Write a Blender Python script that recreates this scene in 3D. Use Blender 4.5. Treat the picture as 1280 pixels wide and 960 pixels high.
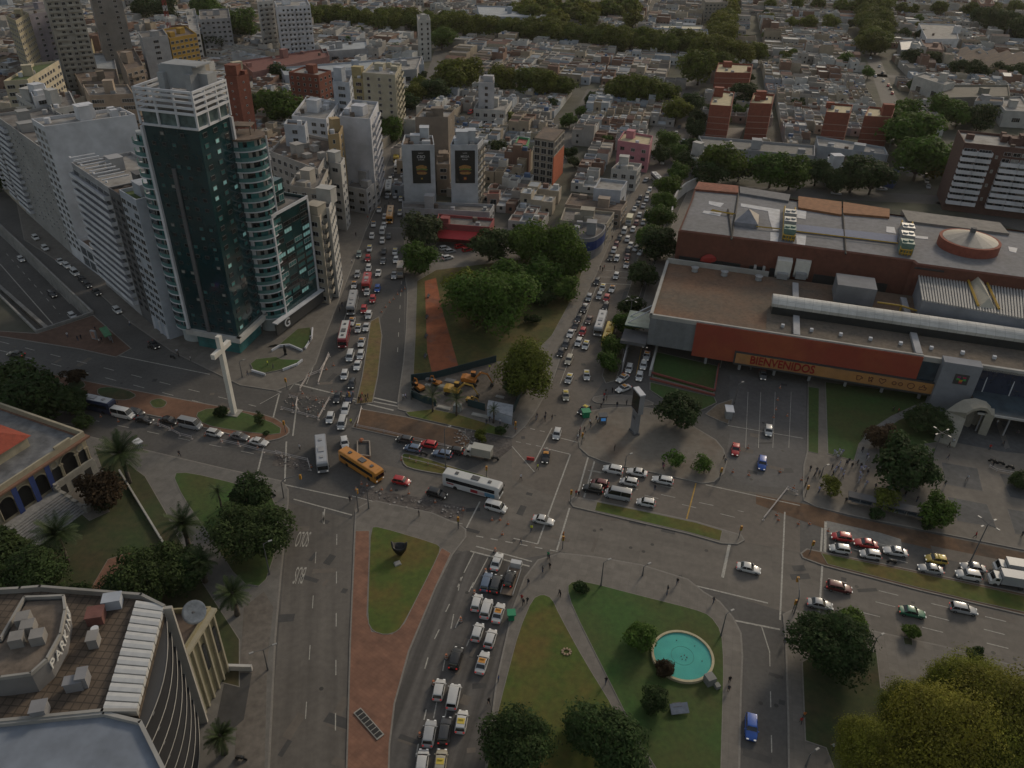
import bpy, bmesh, math, random
from mathutils import Vector, Matrix
from mathutils.geometry import tessellate_polygon
random.seed(7)
for _o in list(bpy.data.objects): bpy.data.objects.remove(_o)
SC = bpy.context.scene
COL = SC.collection
HAZE = 0.00004
H = 110.0; TH = math.radians(33.0); FPX = 974.0
cam_d = bpy.data.cameras.new('camera'); cam_d.sensor_width = 36; cam_d.lens = FPX/1280*36
cam_d.clip_start = 1; cam_d.clip_end = 9000
cam = bpy.data.objects.new('camera', cam_d); COL.objects.link(cam)
ROLL = math.radians(1.53)
cam.matrix_world = Matrix.Translation((0, 0, H)) @ Matrix.Rotation(math.pi/2-TH, 4, 'X') @ Matrix.Rotation(ROLL, 4, 'Z')
SC.camera = cam
W = bpy.data.worlds.new("World"); SC.world = W; W.use_nodes = True
_nt = W.node_tree; _bg = _nt.nodes['Background']
_sky = _nt.nodes.new('ShaderNodeTexSky'); _sky.sky_type = 'NISHITA'; _sky.sun_disc = False
SUN_EL, SUN_AZ = 27.0, 35.0      # azimuth measured from +Y (away from the camera) towards +X
_sky.sun_elevation = math.radians(SUN_EL); _sky.sun_rotation = math.radians(SUN_AZ)
_sky.air_density = 1.6; _sky.dust_density = 3.0; _sky.ozone_density = 1.0
_mx = _nt.nodes.new('ShaderNodeMix'); _mx.data_type = 'RGBA'; _mx.inputs[0].default_value = 0.38; _mx.inputs[7].default_value = (4.8, 4.65, 4.5, 1)   # thin overcast veils the blue
_nt.links.new(_sky.outputs[0], _mx.inputs[6]); _nt.links.new(_mx.outputs[2], _bg.inputs[0]); _bg.inputs[1].default_value = 0.092
sd = bpy.data.lights.new('sun', 'SUN'); sd.energy = 1.5; sd.angle = math.radians(10); sd.color = (1.0, 0.86, 0.68)
so = bpy.data.objects.new('sun', sd); COL.objects.link(so)
_d = Vector((math.sin(math.radians(SUN_AZ))*math.cos(math.radians(SUN_EL)), math.cos(math.radians(SUN_AZ))*math.cos(math.radians(SUN_EL)), math.sin(math.radians(SUN_EL))))
so.rotation_euler = _d.to_track_quat('Z', 'Y').to_euler(); so.location = (0, 0, 300)
SC.view_settings.view_transform = 'Standard'; SC.view_settings.look = 'None'
SC.view_settings.exposure = -0.12; SC.view_settings.gamma = 1
SC.view_settings.use_curve_mapping = False
CT, ST = math.cos(TH), math.sin(TH)
CR, SR = math.cos(ROLL), math.sin(ROLL)
def P(px, py, z=0.0):
 u, v = (px-640)/FPX, (480-py)/FPX
 u, v = u*CR-v*SR, u*SR+v*CR
 dz = -ST+v*CT
 if dz > -0.02: dz = -0.02
 t = (z-H)/dz
 return Vector((u*t, (CT+v*ST)*t, z))
def PX(p):
 x, y, z = p[0], p[1], p[2]-H
 d = y*CT-z*ST
 if d < 1: d = 1
 u, v = FPX*x/d, FPX*(y*ST+z*CT)/d
 return (640+u*CR+v*SR, 480-(-u*SR+v*CR))
def scale_at(py): return (py+152.5)*CT/H
def hz(bx, by, ty):
 """height of a vertical edge whose foot shows at (bx,by) and whose top shows at row ty"""
 p = P(bx, by); lo, hi = 0.0, 109.0
 for _ in range(40):
  m = (lo+hi)/2
  if PX((p.x, p.y, m))[1] > ty: lo = m
  else: hi = m
 return lo
def XY(pts, z=0.0): return [P(a, b, z).xy for a, b in pts]
MATS = {}
def M(key, col=(0.5, 0.5, 0.5), rough=0.8, var=0.0, sc=1.0, objcol=False, metal=0.0, emit=None, spec=0.5, col2=None, thr=(0.35, 0.65), det=4.0, bump=0.0, coat=0.0, var2=0.0, sc2=0.03):
 """procedural material: base colour mottled by noise (var), a second colour in blotches (col2), broad wear (var2)"""
 if key in MATS: return MATS[key]
 m = bpy.data.materials.new(key); m.use_nodes = True
 nt = m.node_tree; b = nt.nodes['Principled BSDF']; N = nt.nodes.new; L = nt.links.new
 b.inputs['Roughness'].default_value = rough; b.inputs['Metallic'].default_value = metal
 b.inputs['Specular IOR Level'].default_value = spec
 if coat: b.inputs['Coat Weight'].default_value = coat; b.inputs['Coat Roughness'].default_value = 0.08
 geo = N('ShaderNodeNewGeometry')
 if objcol:
  oi = N('ShaderNodeObjectInfo'); src = oi.outputs['Color']
 else:
  rgb = N('ShaderNodeRGB'); rgb.outputs[0].default_value = (*col, 1); src = rgb.outputs[0]
 def noise(scale, detail, rgh=0.6):
  n = N('ShaderNodeTexNoise'); n.inputs['Scale'].default_value = scale; n.inputs['Detail'].default_value = detail; n.inputs['Roughness'].default_value = rgh
  L(geo.outputs['Position'], n.inputs['Vector']); return n
 def mulval(src, fac_out, lo, hi):
  mr = N('ShaderNodeMapRange'); mr.inputs[1].default_value = 0.3; mr.inputs[2].default_value = 0.7; mr.inputs[3].default_value = lo; mr.inputs[4].default_value = hi
  L(fac_out, mr.inputs[0])
  mx = N('ShaderNodeMix'); mx.data_type = 'RGBA'; mx.blend_type = 'MULTIPLY'; mx.inputs[0].default_value = 1
  L(src, mx.inputs[6]); L(mr.outputs[0], mx.inputs[7]); return mx.outputs[2]
 if col2 is not None:
  n = noise(sc2, 5.0); mr = N('ShaderNodeMapRange'); mr.inputs[1].default_value = thr[0]; mr.inputs[2].default_value = thr[1]
  L(n.outputs[0], mr.inputs[0]); mx = N('ShaderNodeMix'); mx.data_type = 'RGBA'
  mx.inputs[7].default_value = (*col2, 1); L(mr.outputs[0], mx.inputs[0]); L(src, mx.inputs[6]); src = mx.outputs[2]
 if var2: src = mulval(src, noise(sc2*1.7, 3.0).outputs[0], 1-var2, 1+var2)
 if var:
  n = noise(sc, det); src = mulval(src, n.outputs[0], 1-var, 1+var)
  if bump:
   bp = N('ShaderNodeBump'); bp.inputs['Strength'].default_value = bump; bp.inputs['Distance'].default_value = 0.1
   L(n.outputs[0], bp.inputs['Height']); L(bp.outputs[0], b.inputs['Normal'])
 L(src, b.inputs['Base Color'])
 if emit:
  b.inputs['Emission Color'].default_value = (*emit[:3], 1); b.inputs['Emission Strength'].default_value = emit[3]
 MATS[key] = m
 return m
def grid_mat(key, col, line, su, sv, w=0.06, rough=0.8, var=0.15, rot=0.0, sc=0.6):
 """paving or panels: a lattice of joints over a mottled colour, laid along the ground axes turned by rot"""
 if key in MATS: return MATS[key]
 m = M(key, col, rough, var, sc, var2=0.12); nt = m.node_tree; N = nt.nodes.new; L = nt.links.new
 b = nt.nodes['Principled BSDF']; src = b.inputs['Base Color'].links[0].from_socket
 tc = N('ShaderNodeTexCoord'); mp = N('ShaderNodeMapping'); mp.inputs['Rotation'].default_value = (0, 0, rot)
 L(nt.nodes['Geometry'].outputs['Position'], mp.inputs[0])
 br = N('ShaderNodeTexBrick'); br.offset = 0.0; br.inputs['Scale'].default_value = 1.0
 br.inputs['Color1'].default_value = (1, 1, 1, 1); br.inputs['Color2'].default_value = (0.86, 0.86, 0.86, 1); br.inputs['Mortar'].default_value = (*line, 1)
 br.inputs['Mortar Size'].default_value = w; br.inputs['Brick Width'].default_value = su; br.inputs['Row Height'].default_value = sv
 L(mp.outputs[0], br.inputs['Vector'])
 mx = N('ShaderNodeMix'); mx.data_type = 'RGBA'; mx.blend_type = 'MULTIPLY'; mx.inputs[0].default_value = 1
 L(src, mx.inputs[6]); L(br.outputs[0], mx.inputs[7]); L(mx.outputs[2], b.inputs['Base Color'])
 return m
def tag(o, label=None, cat=None, group=None, kind=None):
 if label: o['label'] = label
 if cat: o['category'] = cat
 if group: o['group'] = group
 if kind: o['kind'] = kind
 return o
THINGS = []
def thing(name, label, cat, loc=(0, 0, 0), rz=0.0, group=None):
 o = bpy.data.objects.new(name, None); COL.objects.link(o); o.empty_display_size = 0.5
 o.location = loc; o.rotation_euler = (0, 0, rz); tag(o, label, cat, group); THINGS.append(o); return o
class MB:
 """collects faces and links them as one mesh object"""
 def __init__(s): s.v = []; s.f = []; s.m = []; s.k = 0; s.xf = None
 def mat(s, k): s.k = k; return s
 def add(s, vs, fs):
  n = len(s.v)
  if s.xf is not None: vs = [s.xf @ Vector(v) for v in vs]
  s.v += [tuple(v) for v in vs]; s.f += [tuple(i+n for i in f) for f in fs]; s.m += [s.k]*len(fs)
  return s
 def box(s, c, d, rz=0.0, rx=0.0, ry=0.0):
  x, y, z = d[0]/2, d[1]/2, d[2]/2
  vs = [Vector((a*x, b*y, e*z)) for a, b, e in ((-1,-1,-1),(1,-1,-1),(1,1,-1),(-1,1,-1),(-1,-1,1),(1,-1,1),(1,1,1),(-1,1,1))]
  if rz or rx or ry:
   R = Matrix.Rotation(rz, 3, 'Z') @ Matrix.Rotation(ry, 3, 'Y') @ Matrix.Rotation(rx, 3, 'X'); vs = [R @ v for v in vs]
  c = Vector(c)
  return s.add([v+c for v in vs], [(3,2,1,0),(4,5,6,7),(0,1,5,4),(1,2,6,5),(2,3,7,6),(3,0,4,7)])
 def prism(s, poly, z0, z1, top=None, cap=True, bottom=True):
  """poly: xy list; walls keep material k, the cap takes `top` when given"""
  poly = ccw(poly); n = len(poly)
  vs = [(p[0], p[1], z0) for p in poly]+[(p[0], p[1], z1) for p in poly]
  s.add(vs, [(i, (i+1) % n, n+(i+1) % n, n+i) for i in range(n)])
  if cap:
   k = s.k
   if top is not None: s.k = top
   tri = tessellate_polygon([[Vector((p[0], p[1], 0)) for p in poly]])
   s.add([(p[0], p[1], z1) for p in poly], [fix(t, poly) for t in tri])
   s.k = k
   if bottom: s.add([(p[0], p[1], z0) for p in poly], [fix(t, poly)[::-1] for t in tri])
  return s
 def sheet(s, poly, z, holes=()):
  polys = [[Vector((p[0], p[1], 0)) for p in ccw(poly)]]+[[Vector((p[0], p[1], 0)) for p in h] for h in holes]
  flat = [p for pl in polys for p in pl]; tri = tessellate_polygon(polys)
  return s.add([(p.x, p.y, z) for p in flat], [fix(t, flat) for t in tri])
 def tube(s, a, b, r0, r1=None, n=6, caps=True):
  a, b = Vector(a), Vector(b); r1 = r0 if r1 is None else r1
  d = (b-a)
  if d.length < 1e-6: return s
  q = d.to_track_quat('Z', 'Y'); vs = []
  for c, r in ((a, r0), (b, r1)):
   for i in range(n):
    t = 2*math.pi*i/n; vs.append(c+q @ Vector((r*math.cos(t), r*math.sin(t), 0)))
  fs = [(i, (i+1) % n, n+(i+1) % n, n+i) for i in range(n)]
  if caps: fs += [tuple(range(n))[::-1], tuple(range(n, 2*n))]
  return s.add(vs, fs)
 def path(s, pts, r, n=6):
  for a, b in zip(pts, pts[1:]): s.tube(a, b, r, r, n)
  return s
 def loft(s, rings, caps=True, closed=True):
  n = len(rings[0]); vs = [v for r in rings for v in r]; fs = []
  for j in range(len(rings)-1):
   for i in range(n if closed else n-1):
    fs.append((j*n+i, j*n+(i+1) % n, (j+1)*n+(i+1) % n, (j+1)*n+i))
  if caps: fs += [tuple(range(n))[::-1], tuple(range((len(rings)-1)*n, len(rings)*n))]
  return s.add(vs, fs)
 def quad(s, a, b, c, d): return s.add([a, b, c, d], [(0, 1, 2, 3)])
 def mesh(s, name, mats, smooth=False):
  me = bpy.data.meshes.new(name); me.from_pydata(s.v, [], s.f)
  if not isinstance(mats, (list, tuple)): mats = [mats]
  for m in mats: me.materials.append(m)
  if len(mats) > 1: me.polygons.foreach_set('material_index', s.m)
  if smooth: me.polygons.foreach_set('use_smooth', [True]*len(s.f))
  me.update(); return me
 def build(s, name, mats, parent=None, smooth=False, local=False):
  o = bpy.data.objects.new(name, s.mesh(name, mats, smooth)); COL.objects.link(o)
  if parent is not None:
   o.parent = parent
   if not local: o.location = -off(parent)
  return o
def off(p):
 v = Vector((0, 0, 0))
 while p is not None: v += p.location; p = p.parent
 return v
def area2(poly): return sum(poly[i][0]*poly[(i+1) % len(poly)][1]-poly[(i+1) % len(poly)][0]*poly[i][1] for i in range(len(poly)))
def ccw(poly):
 poly = [(p[0], p[1]) for p in poly]
 return poly if area2(poly) > 0 else poly[::-1]
def fix(t, pl):
 a, b, c = (pl[i] for i in t)
 return tuple(t) if (b[0]-a[0])*(c[1]-a[1])-(b[1]-a[1])*(c[0]-a[0]) > 0 else tuple(t)[::-1]
def inset(poly, d):
 poly = ccw(poly); n = len(poly); out = []
 for i in range(n):
  a, b, c = Vector(poly[i-1]), Vector(poly[i]), Vector(poly[(i+1) % n])
  e1 = (b-a).normalized(); e2 = (c-b).normalized(); n1 = Vector((-e1.y, e1.x)); n2 = Vector((-e2.y, e2.x))
  m = (n1+n2); m = m.normalized() if m.length > 1e-5 else n1
  k = max(0.45, m.dot(n1)); out.append(tuple(b+m*(d/k)))
 return out
def soft(pts, it=1, keep=()):
 """rounds the corners of a closed outline (corner cutting)"""
 for _ in range(it):
  n = len(pts); q = []
  for i in range(n):
   a, b = pts[i], pts[(i+1) % n]
   q.append((a[0]*.78+b[0]*.22, a[1]*.78+b[1]*.22)); q.append((a[0]*.22+b[0]*.78, a[1]*.22+b[1]*.78))
  pts = q
 return pts
def inpoly(x, y, poly):
 c = False; n = len(poly)
 for i in range(n):
  x1, y1 = poly[i][0], poly[i][1]; x2, y2 = poly[i-1][0], poly[i-1][1]
  if (y1 > y) != (y2 > y) and x < (x2-x1)*(y-y1)/(y2-y1)+x1: c = not c
 return c
def struct(name, mb, mats, smooth=False): return tag(mb.build(name, mats, smooth=smooth), kind='structure')
def dup(o, loc=None, rz=None, sc=None, label=None, group=None, color=None, parent=None, top=True):
 c = o.copy(); COL.objects.link(c)
 if top:
  if loc is not None: c.location = loc
  if rz is not None: c.rotation_euler = (0, 0, rz)
  if sc is not None: c.scale = sc if isinstance(sc, (tuple, list)) else (sc, sc, sc)
  if label: c['label'] = label
  if group: c['group'] = group
  THINGS.append(c)
 else: c.parent = parent
 if color is not None and c.type == 'MESH': c.color = (*color, 1)
 for ch in o.children: dup(ch, parent=c, top=False, color=color if ch.get('tint', 1) else None)
 return c
# ground, roads, pavements
asph = M('asphalt', (0.085, 0.08, 0.075), 0.85, 0.16, 1.3, var2=0.22, sc2=0.035, det=6)
asph_w = M('asphalt_worn', (0.125, 0.108, 0.092), 0.88, 0.14, 0.9, var2=0.2, sc2=0.04, det=6)
asph_d = M('asphalt_new', (0.05, 0.049, 0.048), 0.8, 0.15, 1.1, var2=0.2, sc2=0.04, det=6)
conc = grid_mat('concrete_lanes', (0.135, 0.12, 0.104), (0.7, 0.7, 0.7), 4.2, 4.2, 0.012, rot=0.23, var=0.14, sc=0.8)
kerb_m = M('kerb_stone', (0.20, 0.185, 0.165), 0.9, 0.15, 2.0)
pave = grid_mat('paving', (0.155, 0.14, 0.122), (0.72, 0.72, 0.72), 1.6, 1.6, 0.02, rot=0.25)
pave_l = grid_mat('paving_pale', (0.15, 0.142, 0.13), (0.75, 0.75, 0.75), 2.0, 2.0, 0.015, rot=0.5)
brickp = grid_mat('paving_brick', (0.20, 0.098, 0.062), (0.8, 0.75, 0.7), 1.1, 0.6, 0.03, rot=0.6, var=0.25, sc=0.5)
dirt = M('bare_dirt', (0.115, 0.066, 0.037), 0.95, 0.25, 0.7, col2=(0.06, 0.045, 0.035), sc2=0.12, thr=(0.45, 0.7), det=6)
rubb = M('rubble_dirt', (0.12, 0.105, 0.095), 0.95, 0.45, 1.6, det=7, col2=(0.07, 0.06, 0.055), sc2=0.3)
grass_m = M('grass', (0.062, 0.092, 0.013), 0.95, 0.22, 0.9, col2=(0.115, 0.085, 0.020), sc2=0.09, thr=(0.43, 0.66), det=7, bump=0.3)
grass_g = M('grass_green', (0.040, 0.092, 0.018), 0.95, 0.2, 1.1, col2=(0.06, 0.070, 0.018), sc2=0.08, det=7, bump=0.3)
grass_d = M('grass_dark', (0.032, 0.058, 0.016), 0.95, 0.25, 0.8, col2=(0.055, 0.045, 0.02), sc2=0.1, det=7, bump=0.3)
paint_w = M('road_paint', (0.34, 0.325, 0.29), 0.8, 0.35, 2.5, det=5)
paint_y = M('yellow_paint', (0.36, 0.22, 0.045), 0.8, 0.3, 2.0)
wallc = M('concrete_wall', (0.26, 0.25, 0.235), 0.9, 0.2, 0.7, var2=0.2, sc2=0.1)
land = M('city_ground', (0.085, 0.077, 0.068), 0.95, 0.3, 0.15, col2=(0.05, 0.055, 0.03), sc2=0.02, det=6)
def streak(m, ang, k=.3, across=.42):
 nt = m.node_tree; b = nt.nodes['Principled BSDF']; src = b.inputs['Base Color'].links[0].from_socket; N = nt.nodes.new; L = nt.links.new
 mp = N('ShaderNodeMapping'); mp.inputs['Rotation'].default_value = (0, 0, -ang); m2 = N('ShaderNodeMapping'); m2.inputs['Scale'].default_value = (.012, across, 1)
 n = N('ShaderNodeTexNoise'); n.inputs['Scale'].default_value = 1; n.inputs['Detail'].default_value = 3
 L(nt.nodes['Geometry'].outputs['Position'], mp.inputs[0]); L(mp.outputs[0], m2.inputs[0]); L(m2.outputs[0], n.inputs['Vector'])
 mr = N('ShaderNodeMapRange'); mr.inputs[1].default_value = .35; mr.inputs[2].default_value = .62; mr.inputs[3].default_value = 1-k; mr.inputs[4].default_value = 1+k*.35
 mx = N('ShaderNodeMix'); mx.data_type = 'RGBA'; mx.blend_type = 'MULTIPLY'; mx.inputs[0].default_value = 1
 L(n.outputs[0], mr.inputs[0]); L(src, mx.inputs[6]); L(mr.outputs[0], mx.inputs[7]); L(mx.outputs[2], b.inputs['Base Color']); return m
def dirang(a, b): a, b = P(*a), P(*b); return math.atan2(b.y-a.y, b.x-a.x)
streak(conc, dirang((450, 600), (1250, 780)), .14, .3)
TRENCH = [(115, 392), (0, 283), (-160, 150), (-200, 240), (0, 369), (47, 415)]
_tr = XY(TRENCH)
g = MB(); g.sheet([(-2600, -300), (2600, -300), (2600, 6000), (-2600, 6000)], -0.02, [_tr]); struct('ground', g, land)
TZ = -5.0
g = MB(); g.sheet(_tr, TZ); struct('underpass_road', g, asph)
mb = MB(); n = len(_tr)
for i in range(n):
 a, b = Vector(_tr[i]), Vector(_tr[(i+1) % n])
 if i in (2,): continue
 e = (b-a).normalized(); nn = Vector((-e.y, e.x)); c = (a+b)/2
 if inpoly(c.x+nn.x, c.y+nn.y, _tr): nn = -nn
 c = c+nn*0.25
 mb.box((c.x, c.y, (TZ+0.75)/2), ((b-a).length+0.5, 0.5, 0.75-TZ), math.atan2(e.y, e.x))
w = tag(mb.build('retaining_wall', wallc), 'grey concrete parapet and retaining wall round the sunken underpass lanes', 'wall')
mb = MB(); a, b = P(68, 407).xy, P(-100, 262).xy; e = (b-a); c = (a+b)/2
mb.box((c.x, c.y, TZ+0.5), (e.length, 1.1, 1.0), math.atan2(e.y, e.x))
tag(mb.build('median_barrier', wallc), 'low dark barrier between the two carriageways down in the underpass', 'barrier')
ROAD = [(-60, 400), (-60, 150), (60, 200), (100, 330), (250, 440), (370, 470), (420, 330), (470, 210), (500, 150), (530, 150), (520, 250), (530, 350), (620, 420),
  (700, 330), (770, 240), (830, 130), (900, 125), (860, 230), (820, 300), (830, 420), (1290, 560), (1420, 620), (1420, 900), (1300, 1000), (900, 1010), (250, 1010), (330, 640), (200, 600), (-60, 520)]
g = MB(); g.sheet(XY(ROAD), -0.004, []);
g = MB(); g.sheet(XY([(48, 416), (116, 393.5), (60, 340), (0, 281.5), (-160, 148), (-60, 110), (60, 200), (100, 330), (250, 440), (370, 470), (420, 330), (470, 210), (500, 150), (530, 150), (520, 250), (530, 350), (620, 420),
  (700, 330), (770, 240), (830, 130), (900, 125), (860, 230), (820, 300), (830, 420), (1290, 560), (1420, 620), (1420, 900), (1300, 1000), (900, 1010), (250, 1010), (330, 640), (200, 600), (-100, 520), (-100, 400), (0, 414)]), 0.0)
struct('road', g, asph)
def patch(name, pts, m, z=0.01, it=0):
 mb = MB(); mb.sheet(XY(soft(pts, it) if it else pts), z); return struct(name, mb, m)
def raised(name, pts, m, z=0.14, kerb=0.3, it=0, km=None):
 """a pavement, lawn or island: solid slab with a kerb strip round it"""
 if it: pts = soft(pts, it)
 pl = ccw(XY(pts)); mb = MB()
 inn = inset(pl, kerb) if kerb else pl
 mb.k = 1; n = len(pl)
 mb.add([(p[0], p[1], -0.3) for p in pl]+[(p[0], p[1], z) for p in pl], [(i, (i+1) % n, n+(i+1) % n, n+i) for i in range(n)])
 if kerb:
  mb.add([(p[0], p[1], z) for p in pl]+[(p[0], p[1], z) for p in inn], [(i, (i+1) % n, n+(i+1) % n, n+i) for i in range(n)])
 mb.k = 0; mb.sheet(inn, z)
 return struct(name, mb, [m, km or kerb_m])
patch('concrete_road', [(455, 575), (560, 600), (640, 560), (720, 600), (760, 640), (1000, 690), (1290, 765), (1420, 800), (1420, 870), (1180, 812), (980, 765), (860, 728), (705, 690), (640, 700), (580, 690), (440, 650)], conc, 0.006)
patch('avenue_road', [(640, 548), (690, 480), (740, 355), (780, 262), (850, 130), (875, 130), (820, 240), (775, 380), (760, 470), (738, 500), (722, 548), (728, 570), (750, 580), (870, 602), (930, 614), (1000, 620), (1000, 690), (745, 645), (720, 632), (640, 600)], asph_w, 0.009)
patch('worn_road', [(362, 628), (442, 650), (431, 1010), (330, 1010)], streak(M('asphalt_lane_a', (0.115, 0.104, 0.092), 0.88, 0.14, 0.9, var2=0.15, sc2=0.04, det=6), dirang((395, 950), (402, 650)), .2), 0.007)
patch('queue_road', [(583, 688), (664, 708), (644, 752), (622, 850), (607, 960), (601, 1010), (485, 1010), (494, 880), (512, 814), (545, 735), (566, 694)], streak(M('asphalt_lane_b', (0.095, 0.088, 0.082), 0.86, 0.15, 1.1, var2=0.12, sc2=0.04, det=6), dirang((535, 930), (600, 740)), .42, .55), 0.0075)
patch('dark_road', [(476, 398), (505, 350), (505, 452), (497, 505), (463, 502), (470, 470)], asph_d, 0.007)
patch('station_road', [(912, 468), (1008, 480), (1008, 565), (1003, 612), (930, 606), (905, 585), (912, 545)], M('asphalt_station', (0.10, 0.095, 0.092), 0.85, 0.15, 0.9, var2=0.15, sc2=0.06), 0.011)
patch('side_road', [(928, 797), (925, 770), (980, 778), (984, 1010), (922, 1010)], asph, 0.008)
raised('forecourt', [(-60, 418), (0, 414), (47, 417), (117, 394), (165, 436), (145, 447), (100, 437), (0, 421)], M('brick_earth', (0.105, 0.06, 0.042), 0.95, 0.2, 0.6, var2=0.2), 0.14)
raised('tower_pavement', [(30, 300), (100, 345), (165, 405), (215, 440), (300, 482), (345, 489), (378, 476), (395, 455), (405, 425), (440, 335), (455, 295), (480, 215), (500, 165), (470, 165), (440, 220), (380, 350), (260, 380), (120, 290), (60, 230), (20, 250)], pave, 0.14, it=0)
raised('avenue_median', soft([(-60, 462), (0, 454), (100, 475), (200, 494), (290, 511), (340, 520), (362, 534), (362, 543), (345, 551), (320, 552), (262, 537), (225, 527), (175, 517), (110, 504), (60, 497), (-60, 480)], 1), M('brick_earth2', (0.15, 0.078, 0.048), 0.95, 0.2, 0.5, var2=0.25), 0.14)
for i, pts in enumerate([[(-60, 466), (-10, 456), (45, 468), (78, 478), (84, 488), (70, 494), (-60, 478)], [(86, 478), (104, 476), (108, 483), (98, 488), (84, 486)], [(122, 486), (138, 484), (160, 488), (172, 495), (160, 501), (138, 500), (122, 494)], [(186, 502), (200, 498), (210, 503), (205, 510), (192, 511)], [(243, 518), (262, 510), (300, 514), (352, 533), (350, 545), (300, 540), (255, 532)]]):
 raised('grass_bed', pts, grass_d if i < 3 else grass_g, 0.2, 0.12, it=1)
raised('park_pavement', [(-60, 530), (105, 544), (180, 562), (282, 586), (352, 601), (361, 612), (361, 625), (360, 640), (352, 720), (345, 800), (335, 1010), (-60, 1010)], pave_l, 0.14)
raised('park_lawn', [(215, 592), (238, 591), (300, 606), (338, 618), (349, 640), (345, 690), (330, 735), (300, 730), (258, 665), (228, 622)], grass_g, 0.2, 0.15, it=1)
raised('villa_lawn', [(118, 560), (150, 572), (182, 596), (208, 641), (245, 715), (300, 800), (300, 860), (60, 800), (40, 660), (90, 640), (135, 610)], grass_d, 0.19, 0.15)
raised('villa_lawn', [(-60, 560), (30, 570), (20, 650), (40, 720), (-60, 800)], grass_d, 0.185, 0.1)
mb = MB(); a, b = P(150, 591).xy, P(206, 683).xy; e = b-a; c = (a+b)/2; mb.box((c.x, c.y, 0.55), (e.length, 0.35, 0.8), math.atan2(e.y, e.x))
tag(mb.build('garden_wall', M('stone_pale', (0.36, 0.35, 0.32), 0.9, 0.2, 1.5)), 'long low pale stone wall dividing the villa lawn', 'wall')
raised('brick_path', [(120, 790), (150, 745), (175, 700), (165, 690), (135, 700), (100, 760), (60, 790)], brickp, 0.21, 0.1)
raised('dirt_path', [(305, 760), (330, 740), (342, 760), (334, 830), (330, 1010), (290, 1010), (296, 900)], M('path_worn', (0.13, 0.115, 0.1), 0.95, 0.25, 0.8, var2=0.2), 0.16, 0.0)
raised('triangle_pavement', [(444, 637), (460, 628), (470, 626), (540, 641), (575, 656), (583, 662), (583, 672), (566, 694), (545, 735), (512, 815), (494, 880), (488, 930), (485, 1010), (431, 1010), (437, 800), (442, 680)], pave, 0.14)
raised('brick_pavement', [(444, 664), (462, 664), (462, 690), (459, 770), (465, 790), (490, 793), (505, 780), (552, 685), (564, 692), (545, 733), (511, 814), (493, 880), (487, 930), (484, 1010), (432, 1010), (438, 800)], brickp, 0.16, 0.12)
raised('triangle_lawn', [(463, 660), (474, 659), (545, 680), (552, 686), (540, 712), (508, 775), (498, 790), (482, 795), (466, 790), (459, 778), (461, 720)], grass_m, 0.21, 0.12, it=1)
raised('pool_pavement', [(700, 691), (745, 696), (802, 706), (860, 724), (880, 740), (900, 752), (917, 772), (927, 792), (929, 820), (927, 870), (924, 1010), (600, 1010), (606, 960), (620, 850), (640, 762), (655, 722), (672, 700)], pave, 0.14)
raised('oval_lawn', [(665, 749), (678, 743), (690, 748), (700, 770), (730, 825), (770, 890), (800, 960), (815, 1010), (603, 1010), (612, 930), (632, 850), (648, 790)], grass_m, 0.21, 0.12, it=1)
raised('pool_lawn', [(708, 734), (716, 727), (735, 728), (800, 745), (868, 762), (888, 770), (902, 790), (905, 830), (903, 900), (900, 1010), (850, 1010), (800, 930), (760, 850), (715, 760)], grass_g, 0.21, 0.12, it=1)
raised('corner_pavement', [(978, 768), (990, 762), (1080, 786), (1180, 808), (1290, 838), (1420, 880), (1420, 1010), (985, 1010), (984, 900), (981, 800)], pave, 0.14)
raised('corner_lawn', [(1002, 828), (1050, 800), (1096, 817), (1101, 860), (1140, 880), (1420, 900), (1420, 1010), (1060, 1010), (1032, 936), (1006, 927)], grass_d, 0.21, 0.15)
raised('tree_bed', [(1128, 797), (1140, 799), (1141, 808), (1130, 806)], grass_d, 0.2, 0.1)
raised('central_median', [(711, 626), (717, 621), (745, 626), (800, 637), (870, 652), (927, 669), (931, 676), (922, 681), (902, 680), (860, 668), (800, 654), (745, 641), (716, 634)], pave, 0.16, 0.3)
raised('median_grass', [(746, 628), (800, 639), (870, 654), (903, 664), (900, 677), (860, 666), (800, 652), (743, 639)], grass_m, 0.2, 0.1)
raised('east_median', [(1000, 692), (1008, 686), (1022, 689), (1100, 704), (1200, 725), (1290, 744), (1420, 775), (1420, 806), (1290, 772), (1230, 758), (1150, 739), (1085, 722), (1030, 708), (1003, 698)], dirt, 0.16, 0.3)
raised('median_grass', [(1026, 692), (1100, 707), (1200, 728), (1290, 748), (1420, 780), (1420, 800), (1290, 768), (1230, 755), (1150, 736), (1085, 719), (1034, 706)], grass_m, 0.2, 0.1)
raised('small_median', [(501, 571), (505, 566), (530, 572), (570, 585), (611, 596), (613, 601), (606, 603), (560, 595), (520, 588), (505, 583)], grass_m, 0.16, 0.25, it=1)
raised('avenue_strip', [(463, 402), (474, 396), (478, 420), (473, 470), (466, 504), (444, 506), (452, 472), (458, 435)], M('dry_earth', (0.15, 0.095, 0.045), 0.95, 0.25, 0.8, col2=(0.12, 0.11, 0.03), sc2=0.15), 0.16, 0.25)
raised('worksite_earth', [(451, 511), (507, 521), (575, 537), (590, 552), (580, 562), (500, 548), (440, 535)], dirt, 0.12, 0.3)
patch('broken_paving', [(575, 537), (640, 549), (640, 560), (622, 575), (600, 576), (582, 563)], rubb, 0.03)
patch('broken_paving', [(447, 606), (465, 612), (520, 621), (582, 634), (578, 650), (560, 653), (520, 643), (450, 622)], rubb, 0.03)
patch('broken_paving', [(352, 511), (362, 497), (405, 502), (415, 507), (402, 524), (395, 524), (358, 516)], asph_d, 0.03)
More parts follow.
